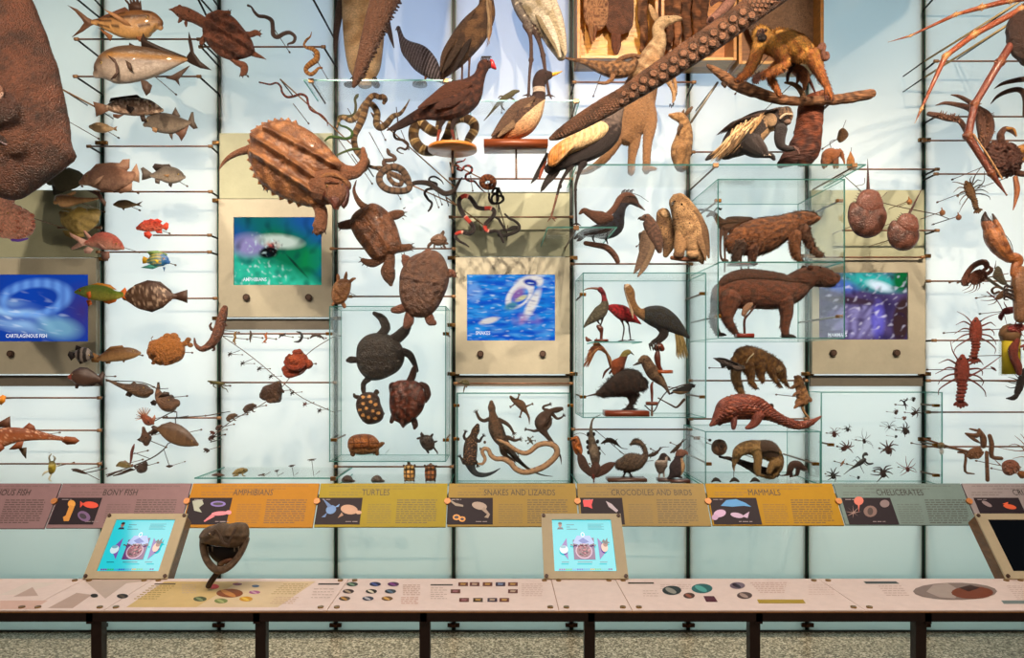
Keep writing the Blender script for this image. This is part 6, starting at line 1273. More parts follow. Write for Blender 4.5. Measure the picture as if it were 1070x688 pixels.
part('beak','horn',0); tube([(418,402,8),(404,404,6),(398,410,2)],'#2a1e1a'); part('crest','fine',0); tube([(430,388,3),(446,386,3),(458,392,1)],'#3a2a22')
part('claw','horn',0); tube([(430,480,8),(408,478,7),(404,494,4),(408,520,3)],'#1f1a18'); eye(430,398,3); done()
speck = lambda a,b,c: CF(lambda x,y: mixc(mixc(a,b,.5+nz2(x,y,.03)*1.4),c,1 if nz2(x,y,.16) > .3 else 0))
th('owl','small speckled burrowing owl squeezed between the parrot and the large owl','bird',4.6); part('body','feather',1.8); tube([(518,388,34),(524,430,40),(538,480,44),(544,530,32),(530,580,14)],speck('#a07c54','#6f5238','#4a3424'),.9,20)
part('face_disc','feather',0); dome([(500,380),(515,370),(534,378),(540,398),(524,408),(504,400)],8,4,'#c0a078',z=32); eye(514,388,4,'#c8a040'); eye(532,388,4,'#c8a040'); done()
th('owl','large tan speckled owl with feathered feet on a short perch','bird',4.5); part('body','feather',2)
tube([(592,330,48),(604,350,54),(632,410,70),(656,480,74),(680,550,48),(700,600,22),(706,618,8)],speck('#b89468','#8a6844','#5f4630'),.85,24); ell(654,575,30,26,24,z=20,col='#c09a70'); ell(590,580,28,20,20,z=10,col='#5a3c28')
tube([(600,480,30,10),(596,540,30,14),(590,570,24,14)],'#9a7650'); tube([(640,500,30,26),(650,550,26,26)],'#a8845c')
feathers([[(650,390,14),(690,460,26),(712,540,16),(722,600,5)],[(630,410,12),(672,490,24),(700,570,12),(708,614,3)]],['#6f5238','#8a6a4a'],z=48)
part('beak','horn',0); tube([(556,340,7,36),(550,356,3,40)],'#2a1e18'); part('perch','bark',0); tube([(560,594,10),(620,600,12),(680,604,10)],'#6a4028'); eye(596,348,6,'#3a2a18'); eye(566,330,5,'#3a2a18'); done()
# ------------------------------------------------ bird case
frame(580,280,S3)
th('ibis','small grey-green ibis with a red neck on a turned wooden stand','bird',4.68,None,False); part('body','feather',1.5)
tube([(216,104,14),(230,122,12),(236,150,13),(236,180,22),(216,212,32),(186,238,24),(156,264,12),(138,284,4)],CF(lambda x,y: '#8a2430' if y < 160 and x > 200 else mixc('#4f4a3c','#6a6250',.5+nz2(x,y,.1)*1.5)),.8,18); leg([(200,244,8),(208,262,4),(220,276,3)],'#3a2a22'); leg([(228,236,8),(224,258,4),(218,276,3)],'#3a2a22')
part('beak','horn',0); tube([(214,102,8),(180,98,5),(156,100,3.5),(136,108,1.5)],'#8a5a48'); stand('rod',[(206,280,9),(218,292,14),(222,310,8),(221,338,7)],'#5a2a1c','perch'); stand('disc',(222,350,34,10),'#6a2c1a'); eye(222,98,2.5); done()
th('ibis','scarlet ibis standing on dark legs between the grey-green ibis and the hornbill','bird',4.72,None,False); part('body','feather',1.5)
tube([(252,188,10),(280,196,24),(320,214,36),(360,234,28),(390,254,12),(410,268,4)],CF(lambda x,y: mixc('#b01c26','#7a1018',.4+nz2(x,y,.08)*1.5)),.8,18); leg([(312,236,10),(326,270,4),(330,296,4),(322,340,3)],'#3a1f1e'); leg([(336,246,9),(352,272,4),(356,300,4),(362,338,3)],'#3a1f1e'); toes(322,342,24,3,'#3a2420',(0,170)); toes(362,340,22,3,'#3a2420',(5,170)); done()
th('hornbill','big black hornbill with a long pale drooping bill on a spool perch','bird',4.6); part('body','feather',1.7)
tube([(348,96,20),(358,120,24),(366,160,20),(384,196,20),(410,218,24),(450,226,44),(500,238,56),(550,262,46),(596,296,28),(640,334,6)],CF(lambda x,y: mixc('#7a5434','#8a6438',nz2(x,y,.1)+.5) if x < 425 else mixc('#2a2620','#2c2e34',.5+nz2(x,y,.06)*2)),.85,22)
leg([(504,276,26),(516,310,18),(496,338,12),(470,356,10),(456,372,8)],'#2c2020'); leg([(520,280,22),(530,320,14),(510,346,10),(490,364,8)],'#241a1a')
part('beak','horn',0,'long pale bill with casque'); tube([(346,92,16,6),(352,130,15,6),(364,190,10,6),(372,240,3,6)],'#b89c80',.6); tube([(336,84,6),(342,106,10),(350,136,5)],'#6a2f28')
part('tail','longfur',0,'straw-coloured tail')
for i in range(14): tube([(574+i*2,300,4),(582+i*3,360,3.4,i % 3*3),(580+i*4.4,422+(i*5) % 16,1.4)],'#8a7440' if i % 2 else '#a89058',seg=6,n=2)
part('perch','woodm',0); tube([(486,384,16),(500,378,20),(512,388,14)],'#6a3020'); tube([(492,400,10),(490,430,16),(496,470,12),(508,490,9)],'#5a281a'); stand('disc',(516,506,48,16),'#a8542a')
part('claw','horn',0)
for i in range(5): tube([(450+i*12,366,5,12),(452+i*12,384,4,16),(456+i*12,398,1.5,14)],'#1f1818',seg=7,n=2)
eye(346,94,3.5,'#c8a080'); done()
th('bird_of_paradise','orange-brown bird of paradise with a huge fan of plumes to the left','bird',4.66); part('body','feather',1.4)
tube([(352,404,13),(336,412,16),(322,440,20),(300,470,36),(290,500,20)],CF(lambda x,y: '#8a7c40' if y < 425 else mixc('#9a4a24','#5c2c1c',(x-280)/60)),.9); part('beak','horn',0); tube([(358,402,6),(378,418,1.5)],'#4a4440')
part('plume','longfur',0,'fan of rusty plumes')
rr = random.Random(3)
for i in range(95):
    a = rr.random(); tx,ty = 140+60*a*a+rr.uniform(-8,30)*(1-a),470-115*a+rr.uniform(-8,8);
    tube([(268,480,5,rr.uniform(-12,12)),(262-20*a,430-30*a,4,rr.uniform(-14,14)),(205,390-28*a+rr.uniform(-6,6),3.4,rr.uniform(-14,14)),(tx,min(476,ty-26*a+12),1)],rr.choice(['#8a4a24','#a86a3c','#b88454','#74381c']),.5,5,3)
feathers([[(262,480,4),(240,500,6),(228,530,2)],[(272,490,4),(262,506,5)]],['#5a2c1a','#4a2418'],name='tail'); eye(346,402,2.5,'#c8b050'); done()
th('kiwi','round shaggy brown kiwi with long thin bill on a reddish wooden block','bird',4.64,None,False); part('body','fur',2)
tube([(210,602,16),(226,598,24),(256,584,36),(300,566,54),(350,552,66),(386,552,58),(404,556,40)],CF(lambda x,y: mixc('#4a3026','#2f1f1a',.5+nz2(x,y,.05)*1.4)),.85,22)
leg([(360,600,30),(366,630,16),(360,648,8),(340,668,5)],'#3a2820'); leg([(380,600,24),(376,630,12),(366,650,8),(372,668,5)],'#30211b'); toes(340,668,22,4,'#2a1e1a',(170,10)); toes(372,668,20,4,'#2a1e1a',(170,5))
part('beak','horn',0); tube([(206,604,7),(176,610,4),(140,618,2)],'#4a3830'); stand('box',(236,440,674,22,120),'#8a3c20'); fur(3600,22,(.8,.9,0),.05,.3); eye(214,598,2); done()
th('kookaburra','brown kingfisher with a stout bill on a thin turned stand','bird',4.58,None,False); part('body','feather',1.5)
tube([(410,446,14),(430,440,24),(446,468,28),(470,504,32),(500,536,24),(526,566,12),(548,604,5)],speck('#5a4030','#8a6c50','#3a2820'),.85); part('beak','horn',0); tube([(412,452,9),(392,460,6),(374,468,2)],'#3f302a')
stand('rod',[(468,548,4),(462,566,7),(464,600,7),(464,634,5)],'#6a3424','perch'); stand('disc',(464,652,30,14),'#7c3c24'); stand('rod',[(464,652,4),(464,694,6)],'#8a6a58','stem'); eye(424,438,3); done()
th('magpie','small black and tan bird on a curved twig, right side of the bird case','bird',4.6); part('body','feather',1.3)
tube([(664,568,8),(650,566,14),(630,580,19),(600,590,18),(570,592,9)],CF(lambda x,y: '#1d1a1c' if y < 592 else '#8a6a4c'),.85,14); part('beak','horn',0); tube([(662,562,5),(674,562,1.5)],'#2a2020'); feathers([[(580,588,6),(560,600,5),(548,606,2)]],'#241f20',name='tail')
part('twig','bark',0); tube([(430,660,3),(470,690,3),(500,640,3),(540,590,3),(600,566,3),(640,556,3)],'#4a3a32'); tube([(494,624,3),(530,644,3),(560,660,4),(584,668,5),(618,632,7)],'#4a342a'); eye(656,564,2.5); done()
th('egg','tiny reddish fledgling on the small clear shelf in the bird case','bird',4.72,None,False); part('body','feather',1); ell(158,342,12,9,9,col='#7a4434'); ell(150,332,6,6,6,col='#8a5444'); tube([(164,342,6),(176,346,2)],'#6a3a2e'); done()
# ------------------------------------------------ foot of the bird column
frame(594,430,9.05)
th('barred_bird','dark bird mounted with wings raised in a V and a knobbly barred tail upright','bird',4.7); part('body','feather',2.6)
tube([(236,620,24),(240,590,40),(258,540,50),(256,500,36)],'#4f342a',.8)
part('wing','feather',2.6); tube([(210,590,30),(150,520,44),(120,450,40),(96,400,14)],'#4a332a',.5)
part('wing','feather',2.6); tube([(270,600,30),(340,550,46),(400,510,34),(440,490,10)],'#523529',.5)
part('tail','crust',0,'pale-centred tail'); tube([(256,520,30),(250,420,50),(226,320,44),(214,230,26),(214,140,12),(236,70,8),(300,34,3)],CF(lambda x,y: mixc('#8a7c6a','#40322a',max(abs(x-232)/52,(y-380)/100)+nz2(x,y,.03))),.5)
part('feather_knob','feather',0)
for x,y in ((186,216),(240,216),(180,290),(276,286),(182,340),(290,350),(190,390),(292,400)): ell(x,y,15,20,14,col='#1f1816')
part('beak','horn',0); tube([(232,600,14,20),(236,636,8,20),(238,668,6,10)],'#6a2c24'); done()
th('egg','hatchling curled in an orange leathery egg at the left of the barred bird','egg',4.72); part('shell','gloss',2); dome([(30,290),(60,236),(96,240),(120,300),(136,370),(120,416),(84,418),(50,380)],36,30,'#8a4a20',rings=10); part('hatchling','skin',0); tube([(20,268,6,20),(60,250,14,36),(90,290,16,42),(70,330,14,42),(100,360,16,42),(116,400,8,34)],'#b8692c'); done()
frame(580,390,S3)
th('duckling','dark young ostrich-like chick standing on a flat wooden board','bird',4.68,None,False); part('body','fur',2)
tube([(368,338,8),(384,330,16),(402,332,14),(424,352,11),(434,382,12),(424,408,22),(390,424,42),(350,434,46),(316,440,30)],CF(lambda x,y: mixc('#4a392c','#6a5640',.4+nz2(x,y,.09)*1.8)),.85,20); leg([(340,466,14),(334,488,5),(328,508,4)],'#241c18'); leg([(352,466,12),(358,488,5),(370,512,4)],'#241c18'); toes(328,512,18,3.5,'#241c18',(10,170)); toes(372,514,16,3.5,'#241c18',(10,170))
part('beak','horn',0); tube([(372,338,6),(358,342,3)],'#2c221e'); stand('box',(248,432,514,18,90),'#4c3428'); fur(2200,12,(-.6,.6,0),.07,.4); eye(380,326,2.5); done()
th('puffin','little grey-breasted puffin with dark head on a rough base','bird',4.66,None,False); part('body','feather',1.4); tube([(520,402,20),(516,420,24),(508,440,32),(506,462,22)],CF(lambda x,y: '#2a211f' if y < 416 and x < 524 or y < 398 else ('#b0a498' if y < 425 else '#6f6258')),.9); leg([(500,478,5),(498,500,4)],'#a89a8c'); leg([(520,476,5),(522,500,4)],'#a89a8c')
part('beak','horn',0); tube([(532,404,12),(544,412,9),(552,420,3)],'#33241e',.5); stand('box',(490,570,504,14,60),'#3f2c24'); eye(526,400,2.5); done()
th('razorbill','upright dark seabird with a tan breast beside the puffin','bird',4.62,None,False); part('body','feather',1.4); tube([(614,384,16),(600,386,22),(592,410,20),(588,440,36),(576,474,34),(556,496,14),(540,508,5)],CF(lambda x,y: '#b8946c' if x > 598 and y > 405 else ('#7a5242' if y < 396 else '#33262a')),.85); part('beak','horn',0); tube([(618,380,12),(630,384,8),(634,390,3)],'#8a5a44',.5)
part('foot','skin',0); tube([(590,496,8),(606,504,5)],'#4a342c'); stand('box',(548,640,512,14,60),'#4a2c24','base'); eye(608,382,2.5); done()
for k,(pts,lb) in enumerate((([(222,338,3),(240,328,8),(262,322,12),(288,334,10),(300,344,5),(320,360,2),(348,364,1)],'baby crocodile on a diagonal wire above the ostrich-like chick'),([(438,398,3),(460,394,9),(480,386,9),(496,372,5),(515,356,2),(546,354,1)],'baby crocodile with arched tail above the puffin'),([(554,382,4),(572,370,9),(590,352,9),(606,334,4),(628,316,1.5)],'baby crocodile slanting up toward the seam'))):
    th('crocodile',lb,'crocodile',4.78,'baby crocodiles on wires'); part('body','scaly',0); tube(pts,'#4a382c',.8)
    for i in (1,3): p = pts[i]; tube([(p[0],p[1],3),(p[0]+6,p[1]-14,2),(p[0]+12,p[1]-18,1)],'#44342a',1,7,2); tube([(p[0],p[1],3),(p[0]-3,p[1]+14,2)],'#44342a',1,7,1)
    done()
twig('crossing wires holding the baby crocodiles over the bird column',4.82,[[(200,280,1.6),(330,390,1.6)],[(425,424,1.4),(470,420,1.4)],[(570,406,1.4),(650,345,1.4)],[(84,300,1.4),(118,288,1.4),(160,306,1.4),(240,392,1.4)]])
# ================================================================ mammals
frame(580,0,S3)
fc = lambda a,b,s=.05,k=1.6: CF(lambda x,y: mixc(a,b,.5+nz2(x,y,s)*k))
th('kangaroo','tall pale sandy kangaroo standing on the long glass shelf behind the big tentacle','kangaroo',4.7,None,False); part('body','fur',3,bumpy=1.5)
kc = CF(lambda x,y: mixc('#d8b88c','#9a7048',(y-150)/260+nz2(x,y,.04)))
tube([(602,92,9),(580,90,15),(545,98,22),(512,110,30),(492,140,28),(500,190,34),(476,250,50),(440,330,64),(412,420,80),(386,500,90),(370,570,86),(350,620,60)],kc,.85,24)
tube([(430,520,46,20),(450,590,34,26),(436,680,22,26),(432,778,18,26)],kc); tube([(370,560,50),(380,650,32),(368,720,20),(364,778,18)],kc)
tube([(424,776,14,30),(450,779,10,50),(470,780,6,56)],kc); tube([(330,600,34),(280,680,24),(220,740,18),(150,778,12),(100,784,6)],kc)
tube([(470,300,22,40),(510,380,16,56),(548,450,10,60),(555,490,9,60),(550,512,5,60)],'#c49a6c'); tube([(490,290,18,10),(550,360,14,10),(572,400,10,10),(574,450,8,10),(562,464,5,10)],'#b88c5e')
part('ear','fur',0); plate([(478,110),(458,80),(446,40),(448,22),(462,30),(480,60),(492,100)],8,'#d0a878',z=6); plate([(490,104),(478,60),(484,44),(500,70),(504,100)],8,'#b48a5c',z=-16)
part('claw','horn',0)
for x,y in ((544,512),(552,516),(560,508),(556,462),(566,468),(574,460)): tube([(x,y,4,30),(x-2,y+12,1.5,30)],'#241a16',seg=7,n=1)
part('mouth','fine',0); tube([(608,94,2,8),(596,100,2,16),(578,102,1.5,18)],'#4a3020',seg=6); fur(4500,11,(-.3,.9,0),.06,.25); eye(540,92,4); done()
th('lizard','long brown scaly lizard lying left across the kangaroo with its thin tail to the stork','lizard',4.55); part('body','scaly',2.2,bumpy=1.4)
tube([(52,278,5),(100,290,9),(150,300,16),(200,318,26),(250,330,36),(300,334,42),(350,330,34),(380,300,20)],fc('#8a6440','#4f3624',.06,2)); tube([(280,350,16,10),(272,376,12,16),(266,392,11,16),(240,404,9,16),(206,404,5,16)],'#7a5638'); tube([(290,306,12),(320,280,12),(370,268,12),(400,272,10)],'#6a4a30')
part('claw','horn',0)
for a in (0,1,2): tube([(210,398+a*5,3,16),(200,396+a*7,1.2,16)],'#2a1e18',seg=6,n=1)
done()
th('wallaby','small wallaby sitting upright at the right end of the kangaroo, looking left','wallaby',4.62,None,False); part('body','fur',2)
tube([(550,552,8),(566,556,15),(596,562,24),(616,580,24),(622,620,34),(616,670,44),(604,720,50),(606,756,40)],fc('#b48a58','#8a6238',.06),.85,20); tube([(600,720,30,24),(590,760,20,30),(580,776,12,40)],'#a87c4c'); tube([(640,740,22),(644,820,12,-4),(636,880,8,-4)],'#9a7044') if False else None
tube([(596,610,10,20),(584,630,7,30),(582,650,5,30)],'#5a4028'); part('ear','fur',0); plate([(616,548),(632,524),(654,512),(660,518),(648,540),(630,556)],6,'#6a4c30',z=6); plate([(608,548),(610,530),(620,520),(622,545)],6,'#5a4028',z=-8); eye(588,552,3.2); fur(1400,7,(0,1,0),.07,.3); done()
# branch, howlers, stump, colobus
frame(720,0,S3)
th('branch','long pale bare branch carrying the golden howler monkey','branch',4.42); part('body','bark',3,bumpy=3,bfreq=25)
tube([(92,316,10),(120,334,17),(160,360,22),(210,398,26),(280,428,30),(340,448,26),(420,474,24),(520,486,22),(620,482,22),(700,478,24),(790,466,26),(860,452,24),(876,448,20)],fc('#8a6040','#5c3d28',.04,2)); tube([(548,480,12),(540,440,12),(514,410,11),(490,400,8),(460,396,5)],'#7a5c40'); tube([(876,448,8),(886,460,3)],'#4a3020'); tube([(160,400,8),(172,414,8)],'#3a281c'); done()
slant('grey slanting support pole under the left end of the branch',(722,128),(750,86),4.6,4.5,1.8,'#8a8478'); slant('short grey support pole right of the tree stump',(856,118),(867,108),4.6,4.46,1.8,'#8a8478')
frame(720,0,S3)
hc = CF(lambda x,y: mixc('#eab04c','#bc6c2e',(y-250)/190+nz2(x,y,.04)*.8))
th('howler_monkey','golden howler monkey walking on all fours along the branch','monkey',4.22,None,(430,210)); part('body','fur',2.4,bumpy=1.2)
tube([(344,170,44,8),(360,190,46,6),(390,205,52),(440,205,62),(500,222,62),(550,246,54),(580,262,40)],hc,.85,24)
tube([(345,190,40,16),(322,250,30,16),(300,310,26,14),(270,356,20,14),(236,382,15,14),(222,388,8,14)],hc); tube([(400,220,42,26),(430,280,32,34),(446,318,24,36),(410,345,21,38),(360,366,17,40),(330,380,16,40)],hc)
tube([(334,378,16,40),(306,386,14,44),(294,402,8,48)],'#6a3a2c'); tube([(580,270,38,16),(606,330,28,18),(630,380,21,18),(652,420,15,18),(658,450,17,20),(664,468,14,24)],hc); tube([(430,300,22,-24),(402,360,20,-24),(424,410,16,-24),(444,446,10,-24)],hc)
part('face','skin',1.6,'dark bare face'); ell(332,182,25,27,14,z=42,col='#5a3c32'); ell(331,206,22,18,17,z=54,col='#231815'); ell(317,172,9,7,6,z=54,col='#8a6854'); ell(346,172,9,7,6,z=54,col='#8a6854'); ell(332,180,5,12,8,z=58,col='#3a2420')
part('tail','fur',0); tube([(590,250,22),(620,240,18),(636,216,13),(646,226,11),(640,252,12),(648,280,13),(664,276,10),(660,254,8),(640,262,6)],'#7a4a34')
part('finger','skin',0)
for i in range(4): tube([(300+i*6,396,6,48),(290+i*7,410,5,52),(290+i*8,420,3,48)],'#5a3226',seg=7,n=2); tube([(644+i*10,468,6,24),(640+i*12,484,5,30),(640+i*12,490,3,26)],'#5a3226',seg=7,n=2); tube([(228+i*5,386,5,14),(222+i*6,396,4,20)],'#5a3226',seg=7,n=1)
fur(9000,19,(.2,.95,0),.08,.4); eye(319,174,4,'#6a4020',z=60); eye(344,174,4,'#6a4020',z=60); done()
th('howler_monkey','baby howler monkey clinging under the golden adult, on a twig','monkey',4.36,None,False); part('body','fur',1.8)
tube([(488,308,26),(510,330,26),(540,350,28),(556,380,24)],'#a8683c',.9); tube([(486,334,12,10),(470,360,9,12),(466,392,7,12)],'#4a2c22'); tube([(520,350,12,10),(518,384,9,10),(514,400,6,10)],'#7a4a30'); tube([(556,376,16,6),(552,404,12,8),(550,430,8,8)],'#a8683c'); tube([(566,366,9),(584,400,7),(604,444,4)],'#6a3426')
part('face','skin',0); ell(486,314,15,17,10,z=22,col='#33221e'); fur(1000,8,(.2,.9,0),.07,.3); done()
th('tree_stump','reddish brown tree stump flaring onto the shelf under the branch','stump',4.52,None,False); part('body','bark',3.5,bumpy=5,bfreq=22)
tube([(640,448,18),(618,470,40),(590,510,58),(580,560,62),(574,620,64),(560,690,70),(546,706,72)],CF(lambda x,y: mixc('#7a4028','#3a1c14',(y-560)/200+nz2(x,y,.03)*1.2)),.8,24); tube([(500,730,40),(460,750,30),(440,764,18)],'#3f2018'); tube([(620,460,14,30),(650,476,12,40),(660,500,8,44)],'#8a5236'); done()
th('colobus_monkey','black-and-white colobus monkey with long pale mantle, reaching to the stump','monkey',4.46,None,False); part('body','fur',2.6)
cc = CF(lambda x,y: '#c8a070' if (x > 325 and y > 620 and y < 720 and x < 410 and (x-325)*.9+(y-620) > 40) else mixc('#3a2a26','#221818',.5+nz2(x,y,.05)))
tube([(440,590,36),(410,585,44),(370,585,58),(320,610,72),(270,650,80),(220,700,70),(180,740,44)],cc,.85,24)
tube([(260,690,56,30),(310,740,44,34),(350,765,24,40),(380,776,15,40),(392,798,8,40)],'#221919'); tube([(300,690,30,50),(330,730,20,60),(350,770,12,56)],'#3a2c28'); tube([(430,630,30,26),(422,676,26,32),(430,716,20,36),(466,730,18,38),(486,726,13,40)],'#241a1a')
ell(450,560,44,42,36,z=10,col='#b89068'); ell(372,594,30,34,24,z=48,col='#c4a078'); ell(430,545,34,26,30,z=14,col='#2c201e'); ell(458,536,26,20,26,z=14,col='#2c201e')
part('face','skin',0,'pale-browed dark face'); ell(448,586,28,18,14,z=36,col='#1d1615'); ell(454,600,18,14,16,z=42,col='#8a7060'); tube([(420,582,5,44),(440,566,6,48),(476,564,5,44)],'#d8c4a8')
part('mantle','longfur',0,'long pale mantle hair'); rr = random.Random(11)
for i in range(150):
    t_ = rr.random(); x0,y0 = 330-120*t_+rr.uniform(-20,20),570+75*t_+rr.uniform(-14,14); x1,y1 = 236-140*t_+rr.uniform(-20,24),700+100*t_+rr.uniform(-34,24); z_ = rr.uniform(20,78)
    tube([(x0,y0,4,z_),((x0+x1)/2+10,(y0+y1)/2-16,4.4,z_+14),(x1,y1,1,z_-8)],rr.choice(['#d8b07c','#e4c898','#b88c58','#8a6a48']),.5,5,2)
for i in range(60): t_ = rr.random(); x0,y0 = 410-170*t_,536+50*t_; tube([(x0,y0,5,20+rr.uniform(0,40)),(x0-60,y0+24,4,36+rr.uniform(0,34)),(x0-120,y0+72,1,30)],rr.choice(['#3a2824','#251a18','#5a4034']),.5,5,2)
part('tail','fur',0); tube([(140,730,24),(110,760,18),(96,790,14),(84,830,12)],'#241b1a') if False else tube([(150,740,22),(112,756,18),(92,775,12),(84,782,8)],'#241b1a')
part('finger','skin',0)
for i in range(4): tube([(480+i*4,720+i*5,6,50),(500+i*2,734+i*9,5,52),(498,752+i*6,3,50)],'#6a4a42',seg=7,n=2); tube([(344+i*6,762+i*3,5,56),(338+i*10,780,3,60)],'#c8b8a8',seg=7,n=1)
eye(438,584,3.5,'#6a3c20',z=50); eye(462,582,3.5,'#6a3c20',z=50); done()
frame(720,140,S3)
th('bat','tan leaf-shaped bat hung from a wire above the small orange animal','bat',4.7); part('body','fur',1.2); dome([(712,8),(720,-18),(738,-28),(758,-10),(762,10),(744,32),(722,42),(710,24)],18,col='#8a6440'); part('wire','rodmat',0); tube([(736,-24,1.6),(744,-46,1.4),(752,-66,1.2)],'#4a3a30'); tube([(712,26,1.6),(676,38,1.6),(680,66,1.6)],'#4a3a30'); done()
th('elephant_shrew','small orange-brown long-nosed animal on the right end of the long shelf','shrew',4.55,None,False); part('body','fur',1.5,bumpy=1); tube([(650,126,20),(668,106,34),(694,100,32),(714,90,18),(726,92,14),(736,112,8),(746,134,3)],'#9a5a2c',.85)
for x in (640,690,704): tube([(x,124,9,8),(x+2,142,7,10)],'#6f3f20')
ell(722,78,8,9,5,col='#8a5028'); fur(900,7,(-.5,.7,0),.08,.4); eye(722,94,3); done()
th('shell','small orange cone-shaped specimen with a wire beside the orange animal','specimen',4.58,None,False); part('body','skin',0); tube([(774,84,2),(774,100,8),(774,120,17),(774,138,20)],'#a8703c',.7); part('wire','rodmat',0); tube([(776,84,1.4),(778,66,1.2)],'#5a4a3c'); done()
# big case: beaver, deer-like, capybara
bc = lambda a,b: CF(lambda x,y: mixc(a,b,.5+nz2(x*.5,y,.06)*1.7))
th('beaver','shaggy reddish-brown beaver reaching right on the upper level of the big case','beaver',4.5,None,False); part('body','fur',2.4,bumpy=2)
tube([(618,406,12),(596,404,26),(550,408,38),(500,424,48),(450,450,62),(380,476,78),(310,492,80),(250,502,66),(220,520,46)],CF(lambda x,y: mixc('#9a5a2c','#5a301a',.35+nz2(x*.5,y,.07)*1.1)),.8,24)
tube([(540,460,26,20),(560,510,20,24),(590,556,14,26),(624,572,9,26)],'#6a3c20'); tube([(500,490,30,24),(498,540,24,26),(508,574,18,26),(520,588,10,30)],'#8a5028'); tube([(300,540,26,30),(298,574,18,32),(300,598,9,34)],'#6a3a20'); tube([(240,530,36,20),(224,568,22,24),(212,592,12,26)],'#4a2c1c')
ell(518,400,9,9,8,z=26,col='#4a2a1a')
part('foot','skin',0)
for i in range(4): tube([(620+i*3,568,4,26),(634+i*2,574+i*2,2,28)],'#2a1c16',seg=7,n=1); tube([(510+i*6,590,4,30),(516+i*8,596,2,34)],'#2a1c16',seg=7,n=1)
stand('box',(190,318,598,9,60),'#7a2f20'); fur(9000,20,(-.85,.4,0),.07,.35); eye(590,396,3.5); done()
th('deer','small brown duiker-like deer standing behind the beaver, head turned left','deer',4.86,None,False); part('body','fur',1.8)
tube([(290,420,24),(250,430,36),(200,436,40),(166,434,32),(148,420,20),(132,400,14),(118,384,12),(100,386,9),(86,396,5)],'#6a4630',.8)
for pts in ([(176,470,14),(170,510,6),(172,560,5),(170,596,4)],[(156,460,12),(150,510,6),(154,560,5),(186,568,4)],[(280,450,16),(290,500,7),(284,596,5)],[(250,460,14),(244,510,7),(250,596,5)]): tube(pts,'#5a3a2a')
part('antler','horn',0); tube([(112,374,4),(84,366,5),(50,364,5),(44,368,2)],'#4a3024'); tube([(120,372,4),(136,354,4),(150,362,5),(156,356,2)],'#4a3024'); tube([(84,366,3),(78,356,2)],'#4a3024'); eye(104,382,2); done()
frame(720,280,S3)
th('capybara','large dark reddish-brown capybara standing in profile in the big case','capybara',4.5,None,False); part('body','fur',2.8,bumpy=1)
cp = CF(lambda x,y: mixc(mixc('#84462a','#3a2018',(110-y)/150 if x < 520 else .15),'#54301e',.4+nz2(x*.5,y,.06)*.9))
tube([(700,50,26),(680,54,40),(640,46,48),(590,40,50),(545,60,58),(490,100,72),(420,110,88),(340,104,94),(260,102,96),(200,112,84),(165,125,60)],cp,.75,26)
tube([(450,160,40,26),(456,220,30,28),(448,270,22,28),(450,310,17,28)],cp); tube([(470,160,34,-30),(476,220,26,-30),(470,270,18,-30),(474,304,14,-30)],'#4a2a1c'); tube([(190,150,56,24),(176,210,38,28),(178,252,25,28),(204,290,17,28),(218,308,12,28)],cp); tube([(160,150,50,-28),(140,200,30,-28),(126,250,20,-28),(146,304,13,-28)],'#4a2c20')
for x,y,z in ((440,316,30),(462,318,30),(214,312,30),(150,308,-26)): tube([(x,y,10,z),(x+20,y+1,7,z+6),(x+34,y+4,4,z+6)],'#2f1d16')
part('ear','skin',0); ell(566,4,14,12,7,z=34,col='#5a3020'); ell(556,-4,11,10,5,z=-20,col='#4a281a')
part('nostril','fine',0); ell(702,44,5,4,4,z=19,col='#150c0a'); tube([(704,74,2,14),(684,82,2,30),(664,84,1.5,36)],'#1f120e')
fur(9000,13,(-.8,.55,0),.08,.35); eye(620,2,5); done()
th('squirrel','small pale rodent climbing a red-based stick under the capybara','rodent',4.36,None,False); part('body','fur',1.3); tube([(300,176,9),(288,182,15),(272,200,16),(262,222,12)],'#a87c60',.9); tube([(292,196,5),(304,206,3)],'#8a6048'); tube([(266,226,5),(268,240,4)],'#8a6048'); ell(296,170,5,6,3,col='#8a5f48')
part('perch','bark',0); tube([(318,184,4),(288,220,5),(266,250,6),(266,306,6)],'#4a2a22'); stand('box',(228,304,306,16,50),'#8a2e20'); eye(304,174,2); done()
# lower mammals
frame(735,350,4.3)
ct = CF(lambda x,y: mixc('#a8783c','#6a4220',.3+nz2(x,y,.06)*.9+(.35 if y > 150 else 0)))
th('coati','long-snouted ring-necked coati climbing right on a rod with its tail hanging','coati',4.6); part('body','fur',2,bumpy=1)
tube([(384,234,5),(370,216,9),(356,190,18),(340,162,32),(310,134,36),(270,118,42),(220,104,50),(180,104,50),(150,120,30)],ct,.85,22)
tube([(190,140,32,20),(206,180,20,24),(204,206,14,26),(222,232,10,28),(228,240,5,28)],ct); tube([(250,140,28,20),(250,180,18,22),(258,206,10,24)],ct); tube([(296,150,22,14),(310,190,13,18),(336,230,8,20)],ct); tube([(150,140,24),(146,190,22),(162,240,18),(178,276,11)],'#7a5a30')
ell(330,154,13,12,7,z=26,col='#c8a070'); part('harness','fine',0); tube([(178,128,3,42),(190,104,3,48),(208,88,3,46),(210,84,3,40)],'#c8b898')
part('claw','horn',0)
for i in range(4): tube([(220+i*5,238,3,28),(222+i*6,246,1,30)],'#1f1612',seg=6,n=1); tube([(332+i*4,232,3,20),(336+i*5,240,1,20)],'#1f1612',seg=6,n=1)
fur(5000,14,(-.5,.7,0),.07,.3); eye(352,176,3); done()
